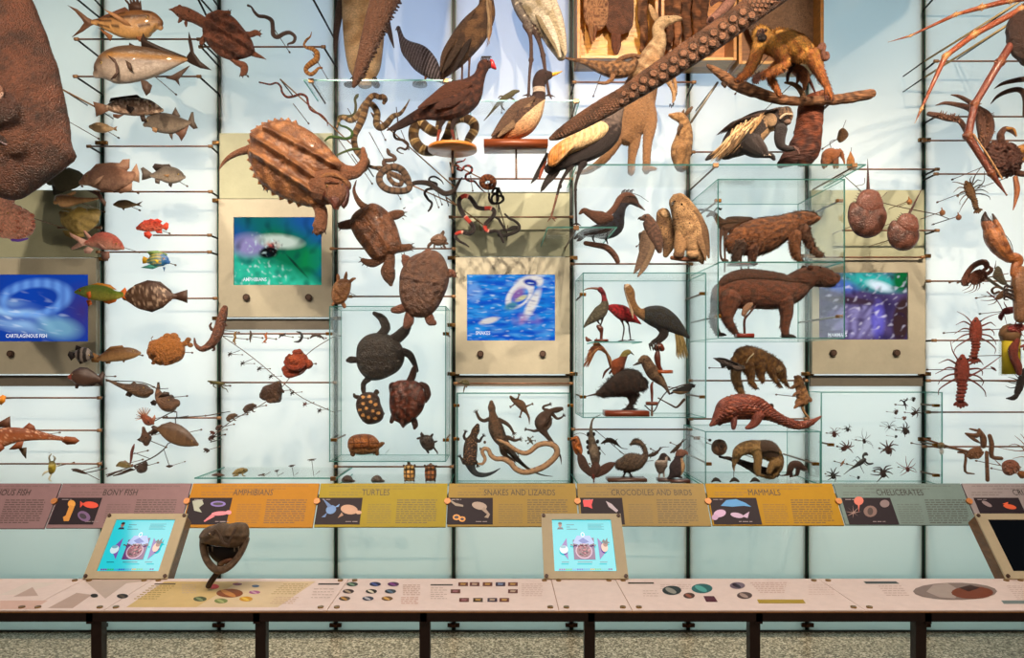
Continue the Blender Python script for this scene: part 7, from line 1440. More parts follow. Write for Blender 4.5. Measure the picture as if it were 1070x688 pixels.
th('bat','dark bat with a spread wing crossing in front of the coati','bat',4.42,None,(150,150)); part('body','fur',1.4); tube([(180,150,8),(150,150,14),(120,136,8)],'#4a3c34'); part('wing','skin',0); plate([(42,106),(70,102),(110,112),(150,130),(184,140),(170,156),(140,154),(110,160),(100,144),(80,150),(72,128)],3,'#3a322f',z=8); tube([(42,106,2,10),(90,108,3,12),(150,132,3,14)],'#231c1a'); done()
th('opossum','small two-toned monkey-like animal clinging upright beside the wall seam','monkey',4.6); part('body','fur',1.5)
tube([(426,198,18),(428,218,22),(440,250,24),(446,290,30),(430,306,20)],ct,.85); tube([(414,226,9,8),(398,236,8,10),(384,240,4,12)],'#8a6038'); tube([(426,256,9,10),(406,268,7,12),(398,276,4,12)],'#7a5230'); tube([(440,300,12,10),(414,318,9,14),(404,328,5,14)],'#8a5a30'); tube([(464,280,12),(482,294,8),(476,300,5)],'#8a5a30'); tube([(440,310,7),(452,346,6),(476,376,4)],'#a07848'); ell(452,200,8,8,5,col='#5a3a28'); ell(412,190,7,7,4,col='#5a3a28'); eye(420,206,2.6); done()
frame(720,390,S3)
def scale_c(x,y):
    u,v = x*.095,y*.12+(int(x*.095) % 2)*.5; return mixc('#8a4430','#421c16',abs((v % 1)-.5)*1.7+nz2(x,y,.04)*.6)
th('pangolin','reddish scaly pangolin walking left with its long tail raised on the right','pangolin',4.55,None,False); part('body','scaly',2.2)
tube([(104,246,8),(122,232,18),(146,206,34),(180,176,56),(230,160,56),(290,162,56),(340,172,48),(380,190,34),(420,212,25),(480,238,20),(540,246,17),(590,232,12),(620,216,7),(636,206,3)],CF(scale_c),.8,28,8)
tube([(206,200,20,18),(208,236,15,20),(206,256,11,20)],'#6a3226'); tube([(320,200,34,18),(308,232,22,22),(284,250,14,24),(266,256,8,26)],'#74382a'); tube([(190,200,16,-16),(150,240,12,-16)],'#4a241c')
part('scale','horn',0); rr = random.Random(6)
Sp = catmull([(146,206,34),(180,176,56),(230,160,56),(290,162,56),(340,172,48),(380,190,34),(420,212,25),(480,238,20),(540,246,17),(590,232,12)],5)
for i,(x,y,r_) in enumerate(Sp):
    for j in range(7):
        a = -1.35+j*.42+(i % 2)*.21; yy,z_ = y+math.sin(a)*r_*.95,math.cos(a)*r_*.78; w_ = r_*.16+3
        plate([(x-w_*1.1,yy-w_*.7,z_-1),(x+w_*.7,yy-w_*.6,z_+1),(x+w_*1.7,yy,z_+3),(x+w_*.7,yy+w_*.6,z_+1),(x-w_*1.1,yy+w_*.7,z_-1)],1.6,rr.choice(['#7a3c2c','#5a2a20','#8f4c36','#6a3326']))
eye(126,226,3); done()
th('pinecone','small brown ball-shaped specimen on the rod behind the pangolin back','specimen',4.86); part('body','skin',0); ell(392,162,13,17,12,col='#4a3024',rot=20); done()
th('anteater','tawny tamandua anteater with dark vest climbing over a dark bough','anteater',4.62); part('body','fur',2)
ac = CF(lambda x,y: '#4a3020' if (330 < x < 420 and y < 400-(x-380)**2*.004 and x+y*.5 > 500) else mixc('#a8824c','#7a5a34',.5+nz2(x,y,.08)*1.6))
tube([(216,470,3),(214,445,8),(224,410,18),(240,376,28),(280,358,34),(330,362,40),(380,372,48),(416,408,36),(424,450,26),(408,486,16)],ac,.85,22)
tube([(310,370,24,28),(318,410,20,34),(314,450,18,34),(318,476,14,34)],'#a8824c'); tube([(408,430,28,20),(386,440,18,28),(372,470,14,30)],'#a07a46'); tube([(420,470,12),(400,500,10),(350,492,8),(330,480,5)],'#8a6a3e')
part('tongue','fine',0); tube([(215,474,1.4),(214,500,1.2)],'#3a2420'); fur(2200,9,(-.3,.8,0),.07,.3); eye(232,392,2.5); done()
th('branch','dark knotted bough under the climbing anteater','branch',4.72,None,(260,430)); part('body','bark',2,bumpy=2); tube([(144,402,5),(190,410,9),(240,426,14),(290,446,20),(340,470,26),(390,480,22),(420,490,12)],'#33241e'); done()
th('weasel','small dark weasel-like animal arched on its hind feet right of the anteater','weasel',4.7,None,False); part('body','fur',1.8); tube([(564,470,8),(546,456,14),(520,440,20),(494,442,18),(482,470,14),(470,490,10),(440,496,7),(424,480,4)],'#4a2a1e',.85); tube([(524,450,12),(516,490,9),(490,515,7)],'#4a2a1e'); tube([(486,470,10),(490,500,7),(484,524,5)],'#3f241a'); eye(556,460,2.5); done()
th('hedgehog','round brown rolled-up animal like a ball at the upper left of the anteater case','armadillo',4.7); part('body','scaly',1.6,bumpy=1.5); ell(145,357,38,40,28,col='#6a4a34',u=28,v=20); part('nose','skin',0); ell(146,350,8,9,7,z=26,col='#2f211a'); tube([(124,340,3,24),(145,366,3,28),(168,340,3,24)],'#4a3426',seg=7); done()
th('bead','tiny dark round specimen on a pin, beside the rolled-up animal','specimen',4.74); part('body','skin',0); ell(100,322,8,7,6,col='#3a2822'); done()
for k,x in enumerate((128,216,314)): th('shrew','tiny dark shrew peeping over the mammals board, %s of three' % ['left','middle','right'][k],'shrew',4.5,'tiny shrews behind the mammals board',False); part('body','fur',0); tube([(x-20,524,3),(x-8,516,7),(x+8,514,8),(x+22,522,4)],'#33261f'); tube([(x-12,510,2),(x,506,4),(x+14,510,2)],'#2a1e1a'); done()
# hides inside the wooden cases
frame(580,0,S3)
th('armadillo','banded armadillo shell hanging tail down in the left wooden case','armadillo',4.9,None,False); part('shell','scaly',0)
dome([(135,60),(140,-60),(190,-120),(255,-60),(262,50),(250,110),(215,145),(170,140),(145,110)],22,8,CF(lambda x,y: mixc('#b0805c','#6a4030',1 if (y % 14) < 4 else .2)),rings=14); part('tail','scaly',0); tube([(170,130,16,8),(172,170,12,8),(176,210,4,8)],'#8a5c3c'); tube([(195,134,10,8),(190,170,7,8),(186,200,3,8)],'#7a4c34'); done()
th('beaver_hide','dark brown hide with flat tail hanging beside the armadillo shell','hide',4.9,None,False); part('body','fur',0)
dome([(255,-120),(350,-120),(376,0),(372,120),(340,160),(290,165),(250,140),(240,40)],20,6,fc('#5a3426','#7a4a34',.03),rings=10); part('tail','scaly',0); dome([(274,150),(312,150),(316,220),(296,264),(274,240),(268,190)],9,4,'#5f3424'); done()
for k,(x,c,y1) in enumerate(((420,'#8a5a3c',240),(545,'#6f4228',230),(585,'#9a6240',205),(630,'#7a4a2e',215),(680,'#8a5434',190),(715,'#6a4028',150))):
    th('bark_slab','rough brown hanging skin strip in the wooden cases, %s from the left' % ['first','second','third','fourth','fifth','sixth'][k],'hide',4.92,'hanging skin strips',False); part('body','bark',2.5,bumpy=5,bfreq=25); tube([(x,-140,20),(x+6,-40,24),(x-4,60,22),(x+5,150,20),(x,y1,14)],fc(c,'#4a2c1c',.03),.5); done()
th('squid_beak','pale pinkish tube-shaped specimen hanging in front of the wooden cases','specimen',4.6); part('body','skin',0); tube([(745,100,20),(775,72,20),(810,40,24),(840,0,26),(860,-40,20)],'#b08070'); tube([(745,100,12,16),(738,108,10,16)],'#4a2a24'); part('tentacle','skin',0)
for k in range(5): tube([(830,10,7,10),(800-k*12,-8+k*4,6,14),(770-k*6,14+k*5,5,16),(745+k*9,-20,3,16)],'#6a4438',seg=8)
done()
th('hide','large speckled brown hide filling the right wooden case','hide',4.9,None,False); part('body','scaly',0); plate([(880,-120),(1260,-120),(1262,150),(1225,268),(1080,240),(950,200),(890,60)],12,fc('#6a4430','#a08068',.25,2.4)); done()
# ================================================================ horseshoe crabs, crustaceans, arachnids
frame(870,140,S3)
def horseshoe(lb,d,cx,cy,w_,h_,rot,tail):
    th('horseshoe_crab',lb,'horseshoe crab',d); part('body','horn',0); a = math.radians(rot)
    R_ = lambda x,y: (cx+(x*math.cos(a)-y*math.sin(a))*w_,cy+(x*math.sin(a)+y*math.cos(a))*h_)
    dome([R_(*p) for p in ((-.8,-.55),(-.97,-.1),(-.9,.35),(-.6,.8),(0,1),(.6,.8),(.9,.35),(.97,-.1),(.72,-.5),(.35,-.46),(-.35,-.46))],w_*.42,6,CF(lambda x,y: mixc('#6e4436','#3e2218',.5+nz2(x,y,.03)*1.5)),smooth=5,rings=12,c=R_(0,.2))
    part('abdomen','horn',0); dome([R_(*p) for p in ((-.66,-.42),(-.6,-.75),(-.38,-1.05),(0,-1.14),(.38,-1.05),(.6,-.75),(.7,-.4),(.4,-.12),(0,-.02),(-.4,-.12))],w_*.26,6,'#74483a',z=16,smooth=4,rings=10)
    part('abdomen_spine','horn',0)
    for i in range(5):
        for s_ in (-1,1): p,q = R_(s_*(.5-.04*i),-.55-.12*i),R_(s_*(.74-.06*i),-.62-.12*i); tube([(*p,3),(*q,.8)],'#33180f',seg=6,n=1)
    part('tail','horn',0); p = R_(0,-1.1); tube([(p[0],p[1],w_*.09),((p[0]+tail[0])/2,(p[1]+tail[1])/2,w_*.05),(tail[0],tail[1],1)],'#4a281e')
    for s_ in (-.5,.5): p = R_(s_,.05); eye(p[0],p[1],3.5)
    done()
horseshoe('larger glossy brown horseshoe crab with its tail spine pointing straight up',4.5,165,392,96,108,3,(168,120))
horseshoe('smaller horseshoe crab tilted right beside the wall seam',4.55,338,478,80,84,17,(428,262))
twig('thin branching wires between the two horseshoe crabs',4.8,[[(50,196,2),(110,250,2),(150,284,2),(240,330,2),(420,370,2.4),(500,386,2),(560,408,2)],[(110,250,1.4),(150,240,1.4),(154,212,1.4)],[(236,304,1.4),(260,280,1.4)],[(310,350,1.4),(350,336,1.4)],[(250,440,1.6),(330,410,1.6)]])
for k,(x,y,c) in enumerate(((368,326,'#a8703c'),(526,378,'#8a5c38'),(604,400,'#8a5a40'))): th('sea_spider','small tan bud-shaped specimen on a thin wire, %s' % ['nearest the screens','right of the seam','below the spiny crayfish'][k],'specimen',4.72,'small tan specimens on wires'); part('body','crust',0); ell(x,y,13,14,10,col=c); tube([(x,y-8,4),(x-4,y-24,2)],c); done()
def legs_(pairs,col,z=0,r_=3,n=3):
    for p in pairs: tube([(q[0],q[1],(q[2] if len(q) > 2 else r_*(1-.75*i/(len(p)-1))),z+6*math.sin(i*1.5)) for i,q in enumerate(p)],col,1,7,n)
def lobster(lb,d,cx,cy,L_,ang,c,name='lobster',ant=(),claws=True,legs=True,fr=None):
    """body axis from head (direction ang) to tail; L_ full length in frame units"""
    th(name,lb,'lobster',d); part('body','crust',0); a = math.radians(ang); ux,uy = math.cos(a),math.sin(a)
    A = lambda t,s=0: (cx+ux*t*L_-uy*s*L_,cy+uy*t*L_+ux*s*L_)
    tube([(*A(.5),L_*.05),(*A(.4),L_*.11),(*A(.22),L_*.14),(*A(.04),L_*.13),(*A(0),L_*.11)],c,.85)
    part('abdomen','crust',0)
    for i in range(6): t_ = -.02-i*.075; p = A(t_,.02*math.sin(i)); ell(p[0],p[1],L_*(.115-.007*i),L_*.055,L_*.09,rot=-ang+90 if False else 0,col=mixc(c,'#2a100a',.15*(i % 2)),u=16,v=10) if abs(ux) < .5 else ell(p[0],p[1],L_*.055,L_*(.115-.007*i),L_*.09,col=mixc(c,'#2a100a',.15*(i % 2)),u=16,v=10)
    part('tail_fan','crust',0)
    for s_ in (-.13,-.06,0,.06,.13): p,q = A(-.44),A(-.56+abs(s_)*.4,s_); tube([(*p,L_*.03),((p[0]+q[0])/2,(p[1]+q[1])/2,L_*.045),(*q,L_*.03)],mixc(c,'#1a0a08',.3),.3,8,2)
    if legs:
        part('walking_leg','crust',0); rr_ = random.Random(int(cx))
        for s_ in (-1,1):
            for i in range(4): legs_([[A(.32-.09*i,s_*.1),A(.42-.16*i,s_*.3),A(.40-.2*i,s_*(.38+.03*i)),A(.34-.22*i,s_*(.46+rr_.uniform(-.04,.1)))]],mixc(c,'#1f0c08',.35),4,L_*.022)
    if ant:
        part('antenna','crust',0)
        for p in ant: tube([(q[0],q[1],max(.8,L_*.022*(1-i/(len(p)))),6) for i,q in enumerate(p)],mixc(c,'#2a100a',.2),1,7,4)
    p,q = A(.45,.07),A(.45,-.07); eye(p[0],p[1],L_*.02,None,L_*.08); eye(q[0],q[1],L_*.02,None,L_*.08); done()
lobster('olive brown spiny crayfish facing up left, right of the horseshoe crabs',4.65,668,300,150,-112,'#6f5030','crayfish',[[(640,250),(600,236),(570,232)],[(660,246),(655,220),(664,206)],[(664,240),(680,200),(708,160)],[(690,262),(720,230),(724,180)]])
frame(870,280,S3)
lobster('reddish spiny lobster hanging tail down, the upper of two alike',4.66,684,345,200,-88,'#8a3a28',ant=[[(672,290),(660,262),(630,230),(592,210)],[(692,290),(700,262),(740,236),(800,216)]])
lobster('reddish spiny lobster with an antenna up to the jar, lower of two',4.62,618,540,230,-88,'#84382a',ant=[[(606,490),(600,450),(572,400),(560,350)],[(634,490),(644,450),(664,412)],[(650,520),(700,495),(760,455),(806,420)]])
def crab(lb,d,pts,c,arms,name='crab',mat='crust',spikes=0,hf=18,cat='crab',arm_r=3.2,extra=None):
    th(name,lb,cat,d); part('body',mat,0); X = [p[0] for p in pts]; Y = [p[1] for p in pts]; dome(pts,hf,hf*.7,c,smooth=4,rings=9,fn=(lambda x,y,q: hf*.3*nz2(x,y,.15)))
    part('leg',mat,0)
    for a in arms: legs_([a],mixc(c,'#1a0c08',.2),3,arm_r)
    if spikes:
        part('spine','horn',0); rr_ = random.Random(spikes); cx,cy = sum(X)/len(X),sum(Y)/len(Y); rx,ry = (max(X)-min(X))/2,(max(Y)-min(Y))/2
        for i in range(spikes): a,q = rr_.uniform(0,6.28),rr_.uniform(.1,.95); x,y = cx+rx*q*math.cos(a),cy+ry*q*math.sin(a); tube([(x,y,hf*.14,hf*math.sqrt(1-q*q)),(x+math.cos(a)*hf*.25,y+math.sin(a)*hf*.25,.6,hf*math.sqrt(1-q*q)+hf*.28)],mixc(c,'#d0a080',.3),1,6,1)
    if extra: extra()
    done()
# giant spider crab top right
frame(870,0,S3)
def jl(pts,c1='#8a4426',c2='#b88a54'):
    part('leg','horn',0)
    for a,b in zip(pts,pts[1:]):
        tube([(a[0],a[1],a[2]*1.15,a[3] if len(a) > 3 else 0),(a[0]*.9+b[0]*.1,a[1]*.9+b[1]*.1,a[2]*.85),((a[0]+b[0])/2,(a[1]+b[1])/2,(a[2]+b[2])*.42),(b[0]*.9+a[0]*.1,b[1]*.9+a[1]*.1,b[2]*.85),(b[0],b[1],b[2]*1.1)],CF(lambda x,y,a=a,b=b: mixc(c1,c2,max(0,1-min(math.hypot(x-a[0],y-a[1]),math.hypot(x-b[0],y-b[1]))/28)*1.2)),.9,12,4)
    for p in pts[1:-1]:
        for k in range(4): an = k*1.6; tube([(p[0],p[1],p[2]*.5),(p[0]+math.cos(an)*p[2]*1.5,p[1]+math.sin(an)*p[2]*1.5,1,6)],c2,seg=6,n=1)
th('spider_crab','giant spider crab with very long reddish legs filling the top right corner','crab',4.15,None,False); part('body','crust',3,bumpy=5,bfreq=30); dome([(830,150),(850,90),(900,50),(1000,30),(1100,80),(1120,200),(1060,300),(960,330),(890,290),(850,240)],70,50,'#3f2a22',c=(980,180))
ell(960,40,60,40,40,col='#6a4a34')
part('suspension_wire','rodmat',0); tube([(1000,60,1.6),(1000,-1000,1.6),(1000,-2200,1.6)],'#55504a',seg=6,n=1)
jl([(1100,-40,22),(990,-20,20),(850,2,16),(712,36,14),(590,70,10),(372,172,6),(266,202,1.5)]); jl([(1060,20,24),(900,46,18),(676,166,18),(540,270,15),(424,524,8),(394,590,1.5)]); jl([(1100,60,28),(920,110,24),(800,300,22),(680,500,20),(648,650,22),(760,830,18),(834,935,4)],'#6a3220','#7a4a2c')
jl([(980,300,20),(1010,420,14),(1040,600,10)],'#6a3c28')
part('leg_edge','horn',0); tube([(664,650,4,18),(736,760,4,20),(800,860,4,16)],'#b88c5c'); done()
slant('long pale pole slanting up right from the seam to the spider crab',(966,64),(1068,0),4.75,4.3,1.6,'#a89468'); slant('lower of two parallel pale poles slanting up to the spider crab',(966,81),(1078,10),4.75,4.3,1.6,'#a89468')
# stone crab cluster beneath
frame(970,60,5.73)
th('king_crab','knobbly brown king crab with hooked spiny legs under the giant spider crab','crab',4.5); part('body','crust',2.4,bumpy=14,bfreq=60); dome([(330,560),(370,510),(440,500),(530,540),(560,610),(530,690),(450,720),(370,690),(330,630)],60,40,'#54342a'); ell(470,650,60,44,50,z=24,col='#4a2c24',rot=-20); ell(420,560,50,36,40,z=30,col='#5f3c30')
part('leg','crust',0)
for p in ([(40,290,2),(95,276,10),(170,286,14),(240,306,18),(270,340,18)],[(0,340,14),(60,352,18),(120,368,19),(180,380,16),(215,430,14),(240,500,12)],[(134,226,3),(180,236,10),(240,268,13),(300,310,16),(350,350,22),(362,420,28),(350,490,22),(330,540,14)],[(296,340,18),(310,400,26),(318,460,24),(310,510,14)],[(390,190,2),(440,160,10),(520,140,15),(600,130,18)],[(370,280,2),(410,236,10),(470,206,14),(540,196,16),(575,240,16),(576,350,14)],[(430,500,22),(430,460,20),(460,430,16),(500,450,10),(520,478,2)],[(500,600,20),(560,590,18),(620,600,14)],[(490,680,20),(560,700,18),(620,690,14)]): tube([(q[0],q[1],q[2],6) for q in p],'#5c3c2e',.9,10)
part('spine','horn',0); rr = random.Random(21)
for i in range(190):
    L2 = rr.choice(([(350,350),(362,420),(350,490)],[(310,380),(318,460),(310,500)],[(60,352),(120,368),(180,380)],[(340,560),(440,520),(540,620)],[(360,640),(460,680),(520,640)])); t_ = rr.random()*1.99; k = int(t_); u = t_-k; x,y = L2[k][0]*(1-u)+L2[k+1][0]*u,L2[k][1]*(1-u)+L2[k+1][1]*u; a = rr.uniform(0,6.28); w_ = 22; tube([(x+math.cos(a)*w_*.6,y+math.sin(a)*w_*.6,3.4,22),(x+math.cos(a)*w_*1.25,y+math.sin(a)*w_*1.25,.8,30)],'#8a6048',seg=5,n=1)
part('claw_tip','horn',0); tube([(460,430,10,14),(500,436,8,14),(520,476,2,14)],'#b8823c'); done()
frame(970,140,4.4)
th('crab','pair of orange-yellow curved crab claws at the right edge under the king crab','crab',4.5); part('body','horn',0); tube([(280,130,10),(320,110,16),(370,92,20),(440,70,24)],'#a87434'); tube([(390,140,8),(410,120,14),(440,110,16)],'#b8843c'); tube([(400,200,10),(408,260,12),(398,320,6),(390,350,2)],'#9a5c34'); done()
# large lobster claw
frame(970,240,4.914)
th('lobster','big brown clawed lobster with one huge claw raised, at the right edge','lobster',4.5); part('body','horn',2,bumpy=1)
tube([(470,220,36),(480,280,52),(486,340,50),(480,400,40),(476,450,34)],'#7a5434',.8); tube([(318,0,34),(335,40,44),(365,85,44),(395,125,34),(420,150,24)],CF(lambda x,y: mixc('#a86a3c','#6a3c24',.4+nz2(x,y,.03)*1.5))); tube([(410,150,22),(440,146,28),(462,160,24),(448,190,22),(440,230,18)],'#9a5c30')
part('claw','horn',2); tube([(322,10,32),(300,-30,26),(290,-60,17),(292,-88,5)],CF(lambda x,y: '#2a1a16' if y < -40 else '#8a5434')); tube([(372,50,26),(362,0,18),(345,-45,11),(330,-80,4)],CF(lambda x,y: '#3a241a' if y < -50 else '#9a6440'))
part('antenna','crust',0); tube([(440,150,2),(420,60,2),(340,-30,2),(320,-70,1)][::-1],'#4a3020',seg=6); part('leg','crust',0)
for k in range(4): tube([(440,300+k*20,8),(400,290+k*18,6),(390,310+k*16,4),(410,320+k*14,2)],'#2f201a',seg=8)
done()
c_ = lambda *a: [tuple(p) for p in a]
crab('brown squat crab with big curled pincers on the rod, left of the huge claw',4.7,[(205,250),(230,215),(270,205),(300,220),(300,250),(270,275),(230,285)],'#6a3c2a',[c_((215,250,14),(190,270,16),(190,240,14),(220,200,14),(250,176,15),(284,170,16),(296,196,12),(280,210,6)),c_((300,230,10),(318,210,10),(310,190,5)),c_((220,280),(200,300),(170,316)),c_((235,285),(222,310),(180,326)),c_((250,285),(236,314),(206,328)),c_((262,280),(256,300),(248,314)),c_((180,250,10),(176,280,12),(200,286,5))],spikes=24)
crab('olive green mantis shrimp-like crustacean behind the small crabs near the huge claw',4.78,[(330,240),(350,190),(372,200),(390,250),(404,280),(380,284),(350,262)],'#4f4a38',[c_((340,200),(342,160)),c_((330,200),(300,184)),c_((300,250,8),(350,290,8),(390,310,6)),c_((400,280),(424,300))],name='mantis_shrimp',hf=12)
crab('small tan shrimp with thin legs under the olive crustacean',4.74,[(345,350),(370,320),(402,305),(408,322),(385,350),(355,362)],'#7a5a40',[c_((360,320,6),(330,330,6),(324,310,6),(346,296,5),(370,300,3)),c_((340,345),(300,345),(268,336)),c_((340,360),(300,366),(266,364)),c_((350,366),(330,380),(302,388)),c_((400,340,6),(430,348,6),(440,330,5)),c_((400,300),(430,290),(440,270))],name='shrimp',hf=12,cat='shrimp')
crab('small dark red crayfish with raised claws left of the lobster body',4.7,[(376,420),(390,404),(430,396),(460,404),(456,420),(420,434),(390,436)],'#7a3030',[c_((380,430,10),(366,450,12),(372,464,5)),c_((400,400),(384,380),(386,370)),c_((440,400,5),(450,380,5),(436,362,3)),c_((460,410),(490,396)),c_((300,320),(350,370),(384,430),(408,500))],name='crayfish',hf=12)
frame(870,280,S3)
crab('pink-red crab perched on the rim of the yellow specimen jar',4.55,[(838,292),(860,274),(900,266),(920,284),(910,302),(860,310)],'#a84a44',[c_((850,284),(836,280),(820,296)),c_((870,276),(876,256),(900,244)),c_((900,270),(916,256)),c_((880,300),(900,320),(916,330))],spikes=14)
th('specimen_jar','glass jar of yellow fluid holding a dark red crustacean, at the right edge','jar',4.6); part('jar','glass',0,'clear jar'); tube([(850,322,45),(850,516,45)],'#ffffff',1,28,1,False)
part('fluid','satin',0,'yellow fluid block'); tube([(855,342,40),(855,510,40)],'#b8a424',.8,24,1,False); part('lid','satin',0); tube([(850,312,46),(850,322,46)],'#7a5c40',1,28,1); part('specimen','crust',0); tube([(856,350,12,40),(836,390,20,42),(838,430,18,42),(856,470,18,42),(864,505,12,40)],'#7a3428'); tube([(870,380,6,44),(892,372,7,46),(884,392,5,44)],'#8a3a34'); done()
crab('black curved scorpion-like crustacean with hair-thin legs under the jar',4.62,[(870,600),(880,560),(900,500),(920,480),(930,520),(905,590),(885,616)],'#241e1e',[c_((880,610,10),(860,624,12),(830,626,3)),c_((890,540),(860,530),(838,524)),c_((885,556),(850,552),(830,544)),c_((880,572),(846,576),(826,566)),c_((890,530),(866,510))],name='horseshoe_shrimp',hf=14,cat='shrimp')
th('shrimp','tiny reddish shrimp floating between the two lobsters and the jar','shrimp',4.76); part('body','crust',0); tube([(760,476,3),(772,484,6),(784,494,2)],'#8a3a30',seg=8); done()
frame(870,390,S3)
crab('brown squat spider crab with folded legs on the rod low at the right',4.68,[(640,390),(660,365),(700,352),(716,372),(700,400),(660,414)],'#7a5438',[c_((636,290,5),(680,300,12),(700,280,8),(660,268,4)),c_((700,270,6),(716,310,14),(720,350,12)),c_((640,296),(676,320,8),(712,340)),c_((640,376,8),(600,366,7),(545,350,5),(440,316,5)),c_((650,400,7),(690,404,7),(716,380,7)),c_((600,380,5),(632,390,6),(632,470,6),(680,484,3)),c_((736,380,8),(736,512,9)),c_((750,300,9),(756,340,11),(760,400,10),(810,410,9))],spikes=20)
crab('round pinkish knobbly crab beside the squat spider crab',4.66,[(812,440),(830,420),(866,416),(892,440),(884,470),(850,492),(820,480)],'#94604c',[c_((800,440),(780,424),(760,400))],spikes=30,hf=26)
crab('brown long-legged crab at the bottom right edge',4.7,[(885,480),(905,468),(930,480),(925,500),(900,505)],'#9a6034',[c_((930,400),(905,360),(870,340),(840,352)),c_((930,390),(910,340),(870,300)),c_((935,380),(915,320),(898,292)),c_((930,410),(900,400),(860,410)),c_((930,370),(870,372),(770,352))],hf=14)
th('barnacle','small white and brown shell hung from the rod in front of the glass case edge','shell',4.66); part('body','crust',0); ell(520,346,16,14,12,col='#7a6a4c'); ell(522,376,10,16,8,col='#b8c0c0'); done()
# arachnids in the shallow case
def spider(lb,x,y,r_,c,L_,seed,name='spider',ar=1.0):
    th(name,lb,'spider',4.88,'arachnids in the shallow glass case'); part('body','fur',0); ell(x,y,r_,r_*.8,r_*.7,col=c); ell(x+r_*.3,y+r_*1.1,r_*1.1,r_*1.25,r_*.8,col=mixc(c,'#1a0e0a',.3)) if seed % 3 else ell(x-r_,y+r_*.6,r_*1.1,r_,r_*.8,col=c)
    part('leg','fur',0); rr_ = random.Random(seed)
    for i in range(8):
        a = math.radians((-60,-25,15,50,120,155,200,240)[i]+rr_.uniform(-14,14)); l = L_*rr_.uniform(.75,1.15); b = a+rr_.uniform(-.5,.5)
        tube([(x,y,ar*2,3),(x+math.cos(a)*l*.5,y+math.sin(a)*l*.5-4,ar*1.7,8),(x+math.cos(b)*l,y+math.sin(b)*l,ar*.7)],c,1,6,2)
    done()
def scorpion(lb,pts,claws,legs,c,name='scorpion'):
    th(name,lb,'scorpion',4.88,'arachnids in the shallow glass case'); part('body','horn',0); tube(pts,c,.6); part('pincer','horn',0)
    for p in claws: tube(p,c,.7,8,3)
    part('leg','horn',0)
    for p in legs: tube([(q[0],q[1],2.2-.6*i) for i,q in enumerate(p)],c,1,6,2)
    done()
spider('reddish spider at the case left edge, beside the first clamp',6,288,9,'#6a2c20',30,1)
spider('small dark spider with thin legs above the reddish one',70,268,6,'#2a2220',22,2)
spider('red-brown tarantula with stout legs, left part of the spider case',66,356,12,'#5a2a1e',36,3,ar=1.6)
spider('daddy-long-legs with hair-thin legs, centre left of the case',150,322,7,'#3a2a26',56,4,'harvestman',.6)
spider('pale long-legged spider high in the middle of the case',270,256,5,'#4a3a34',40,5,ar=.6)
spider('dark tarantula with thick raised legs, upper right of the case',396,190,9,'#46281e',30,6,ar=1.4)
spider('black-brown tarantula just below the upper right one',346,270,11,'#3a2620',34,8,ar=1.6)
spider('large tarantula sprawling in the middle of the case',264,360,13,'#5a3024',48,10,ar=1.9)
spider('very large dark spider at the bottom of the case',240,474,12,'#3a2420',52,11,ar=2)
spider('spindly pink-red spider at the bottom right of the case',358,456,8,'#8a3a34',54,13,ar=1)
spider('dark spider half behind the case left edge at the bottom',0,488,9,'#231c1a',40,14,ar=1.8)
spider('tiny dark spider at the top right below the case rim',386,126,5,'#33241e',12,16)
spider('tiny reddish mite-like spider right of centre',342,218,4,'#8a4a2c',12,17)
spider('small brown tick-like spider near the upper middle',302,186,6,'#5a3426',14,19,'tick')
spider('tiny black dot-like spider at the bottom left of the case',122,501,4,'#141010',7,20,'mite')
spider('tiny black dot-like spider under the long-legged pale one',302,305,3,'#141010',6,22,'mite')
scorpion('large dark whip-tailed scorpion slanting up right in the lower case',[(54,486,1.5),(84,462,3),(110,446,7),(134,430,12),(152,416,10)],[[(150,420,5),(146,398,5),(158,388,9),(166,392,5)],[(156,424,4),(172,436,5),(192,434,4)]],[[(120,430),(108,416),(96,424)],[(130,440),(140,460),(150,480)],[(140,424),(120,400),(112,408)],[(150,430),(164,444),(172,440)]],'#2a2422')
scorpion('small black scorpion with open claws near the case top',[(352,176,1.5),(350,160,3),(346,148,5),(342,138,5)],[[(340,138,3),(328,130,3),(322,136,2)],[(344,136,3),(356,128,4),(358,120,2)]],[[(346,150),(334,156)],[(350,150),(360,158)]],'#1d1614')
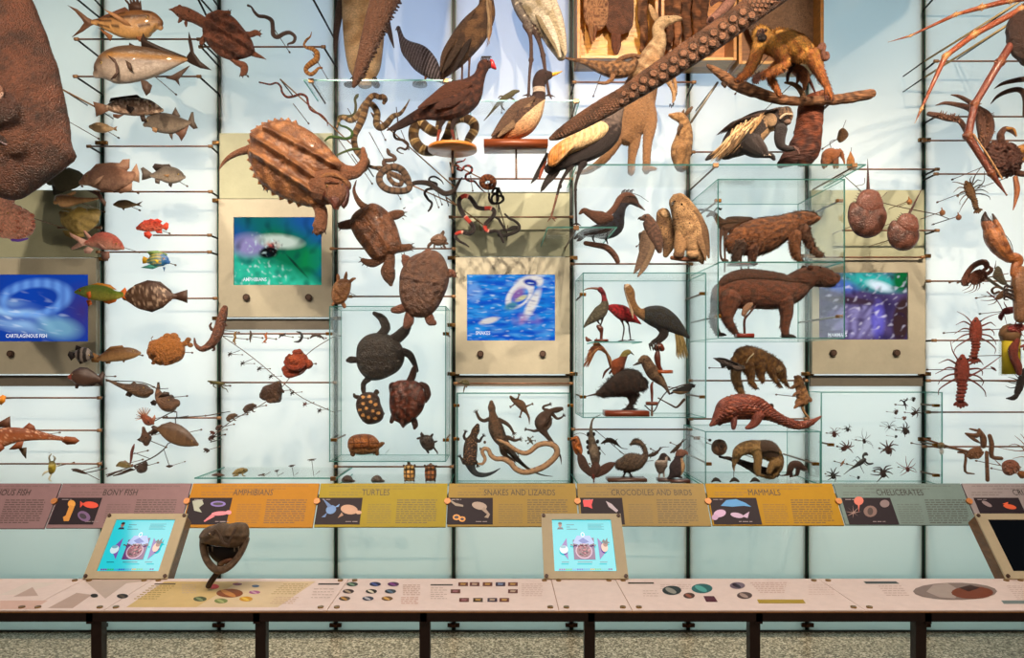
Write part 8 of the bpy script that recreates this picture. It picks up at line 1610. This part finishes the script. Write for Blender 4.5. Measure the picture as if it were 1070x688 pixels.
scorpion('slim orange-brown solifuge below the stout-legged tarantula',[(38,446,2),(46,434,6),(54,422,3)],[[(54,422,2),(60,412,1)]],[[(44,436),(34,430)],[(50,430),(60,436)]],'#8a5228','solifuge')
# ================================================================ open-mouthed snake head by the left kiosk
frame(200,496,S4)
th('reptile_sculpture','large dark bronze reptile head with gaping mouth on a curved stalk','sculpture',2.88,None,False); part('body','smallscale',0,'upper head')
def hf_(x,y,q): return 9*max(0,1-abs(y-205-.25*abs(x-130))/12)*(1 if abs(x-128) > 26 else 0)
dome([(38,250),(36,222),(54,200),(84,190),(110,182),(140,186),(178,180),(208,188),(216,214),(212,244),(190,268),(160,272),(120,268),(80,262),(52,256)],62,46,CF(lambda x,y: mixc('#54422f','#7a6148',.4+nz2(x,y,.06)*1.6)),z=0,smooth=5,rings=16,fn=hf_)
ell(96,212,20,13,12,z=50,rot=-24,col='#4a382c'); tube([(112,196,5,56),(130,214,5,62),(142,240,6,64),(160,250,5,60)],'#5a4636'); tube([(180,196,5,46),(170,224,5,58),(162,246,4,60)],'#4f3c30')
part('lower_jaw','smallscale',0); tube([(46,236,12,6),(50,270,13,14),(66,308,13,26),(94,336,13,40),(124,346,14,48),(156,334,13,42),(182,306,12,28),(200,272,11,16),(210,240,10,6)],CF(lambda x,y: mixc('#54402f','#78604a',.5+nz2(x,y,.08)*1.5)),1.1,16)
part('mouth_lining','gloss',0,'dark mouth lining'); dome([(56,262),(80,268),(120,272),(160,274),(194,268),(190,296),(168,322),(124,338),(90,326),(66,300)],6,24,'#1c0e0c',z=0)
part('tongue','gloss',0,'pale fleshy tongue'); tube([(112,332,7,12),(130,322,8,22),(152,314,7,28),(172,312,4,30)],'#8a5c44',.7)
part('tooth','horn',0)
for x in (72,88,170,186): tube([(x,266,3,26),(x+2,282,1,28)],'#8a7a66',seg=7,n=1)
part('stalk','rodmat',0,'curved stalk'); tube([(104,330,13,-20),(100,360,12,-16),(86,382,11,-8),(72,404,11,0),(64,418,11,0)],'#3a2a20',seg=14)
eye(92,212,7,'#8a6a40',z=61); done()
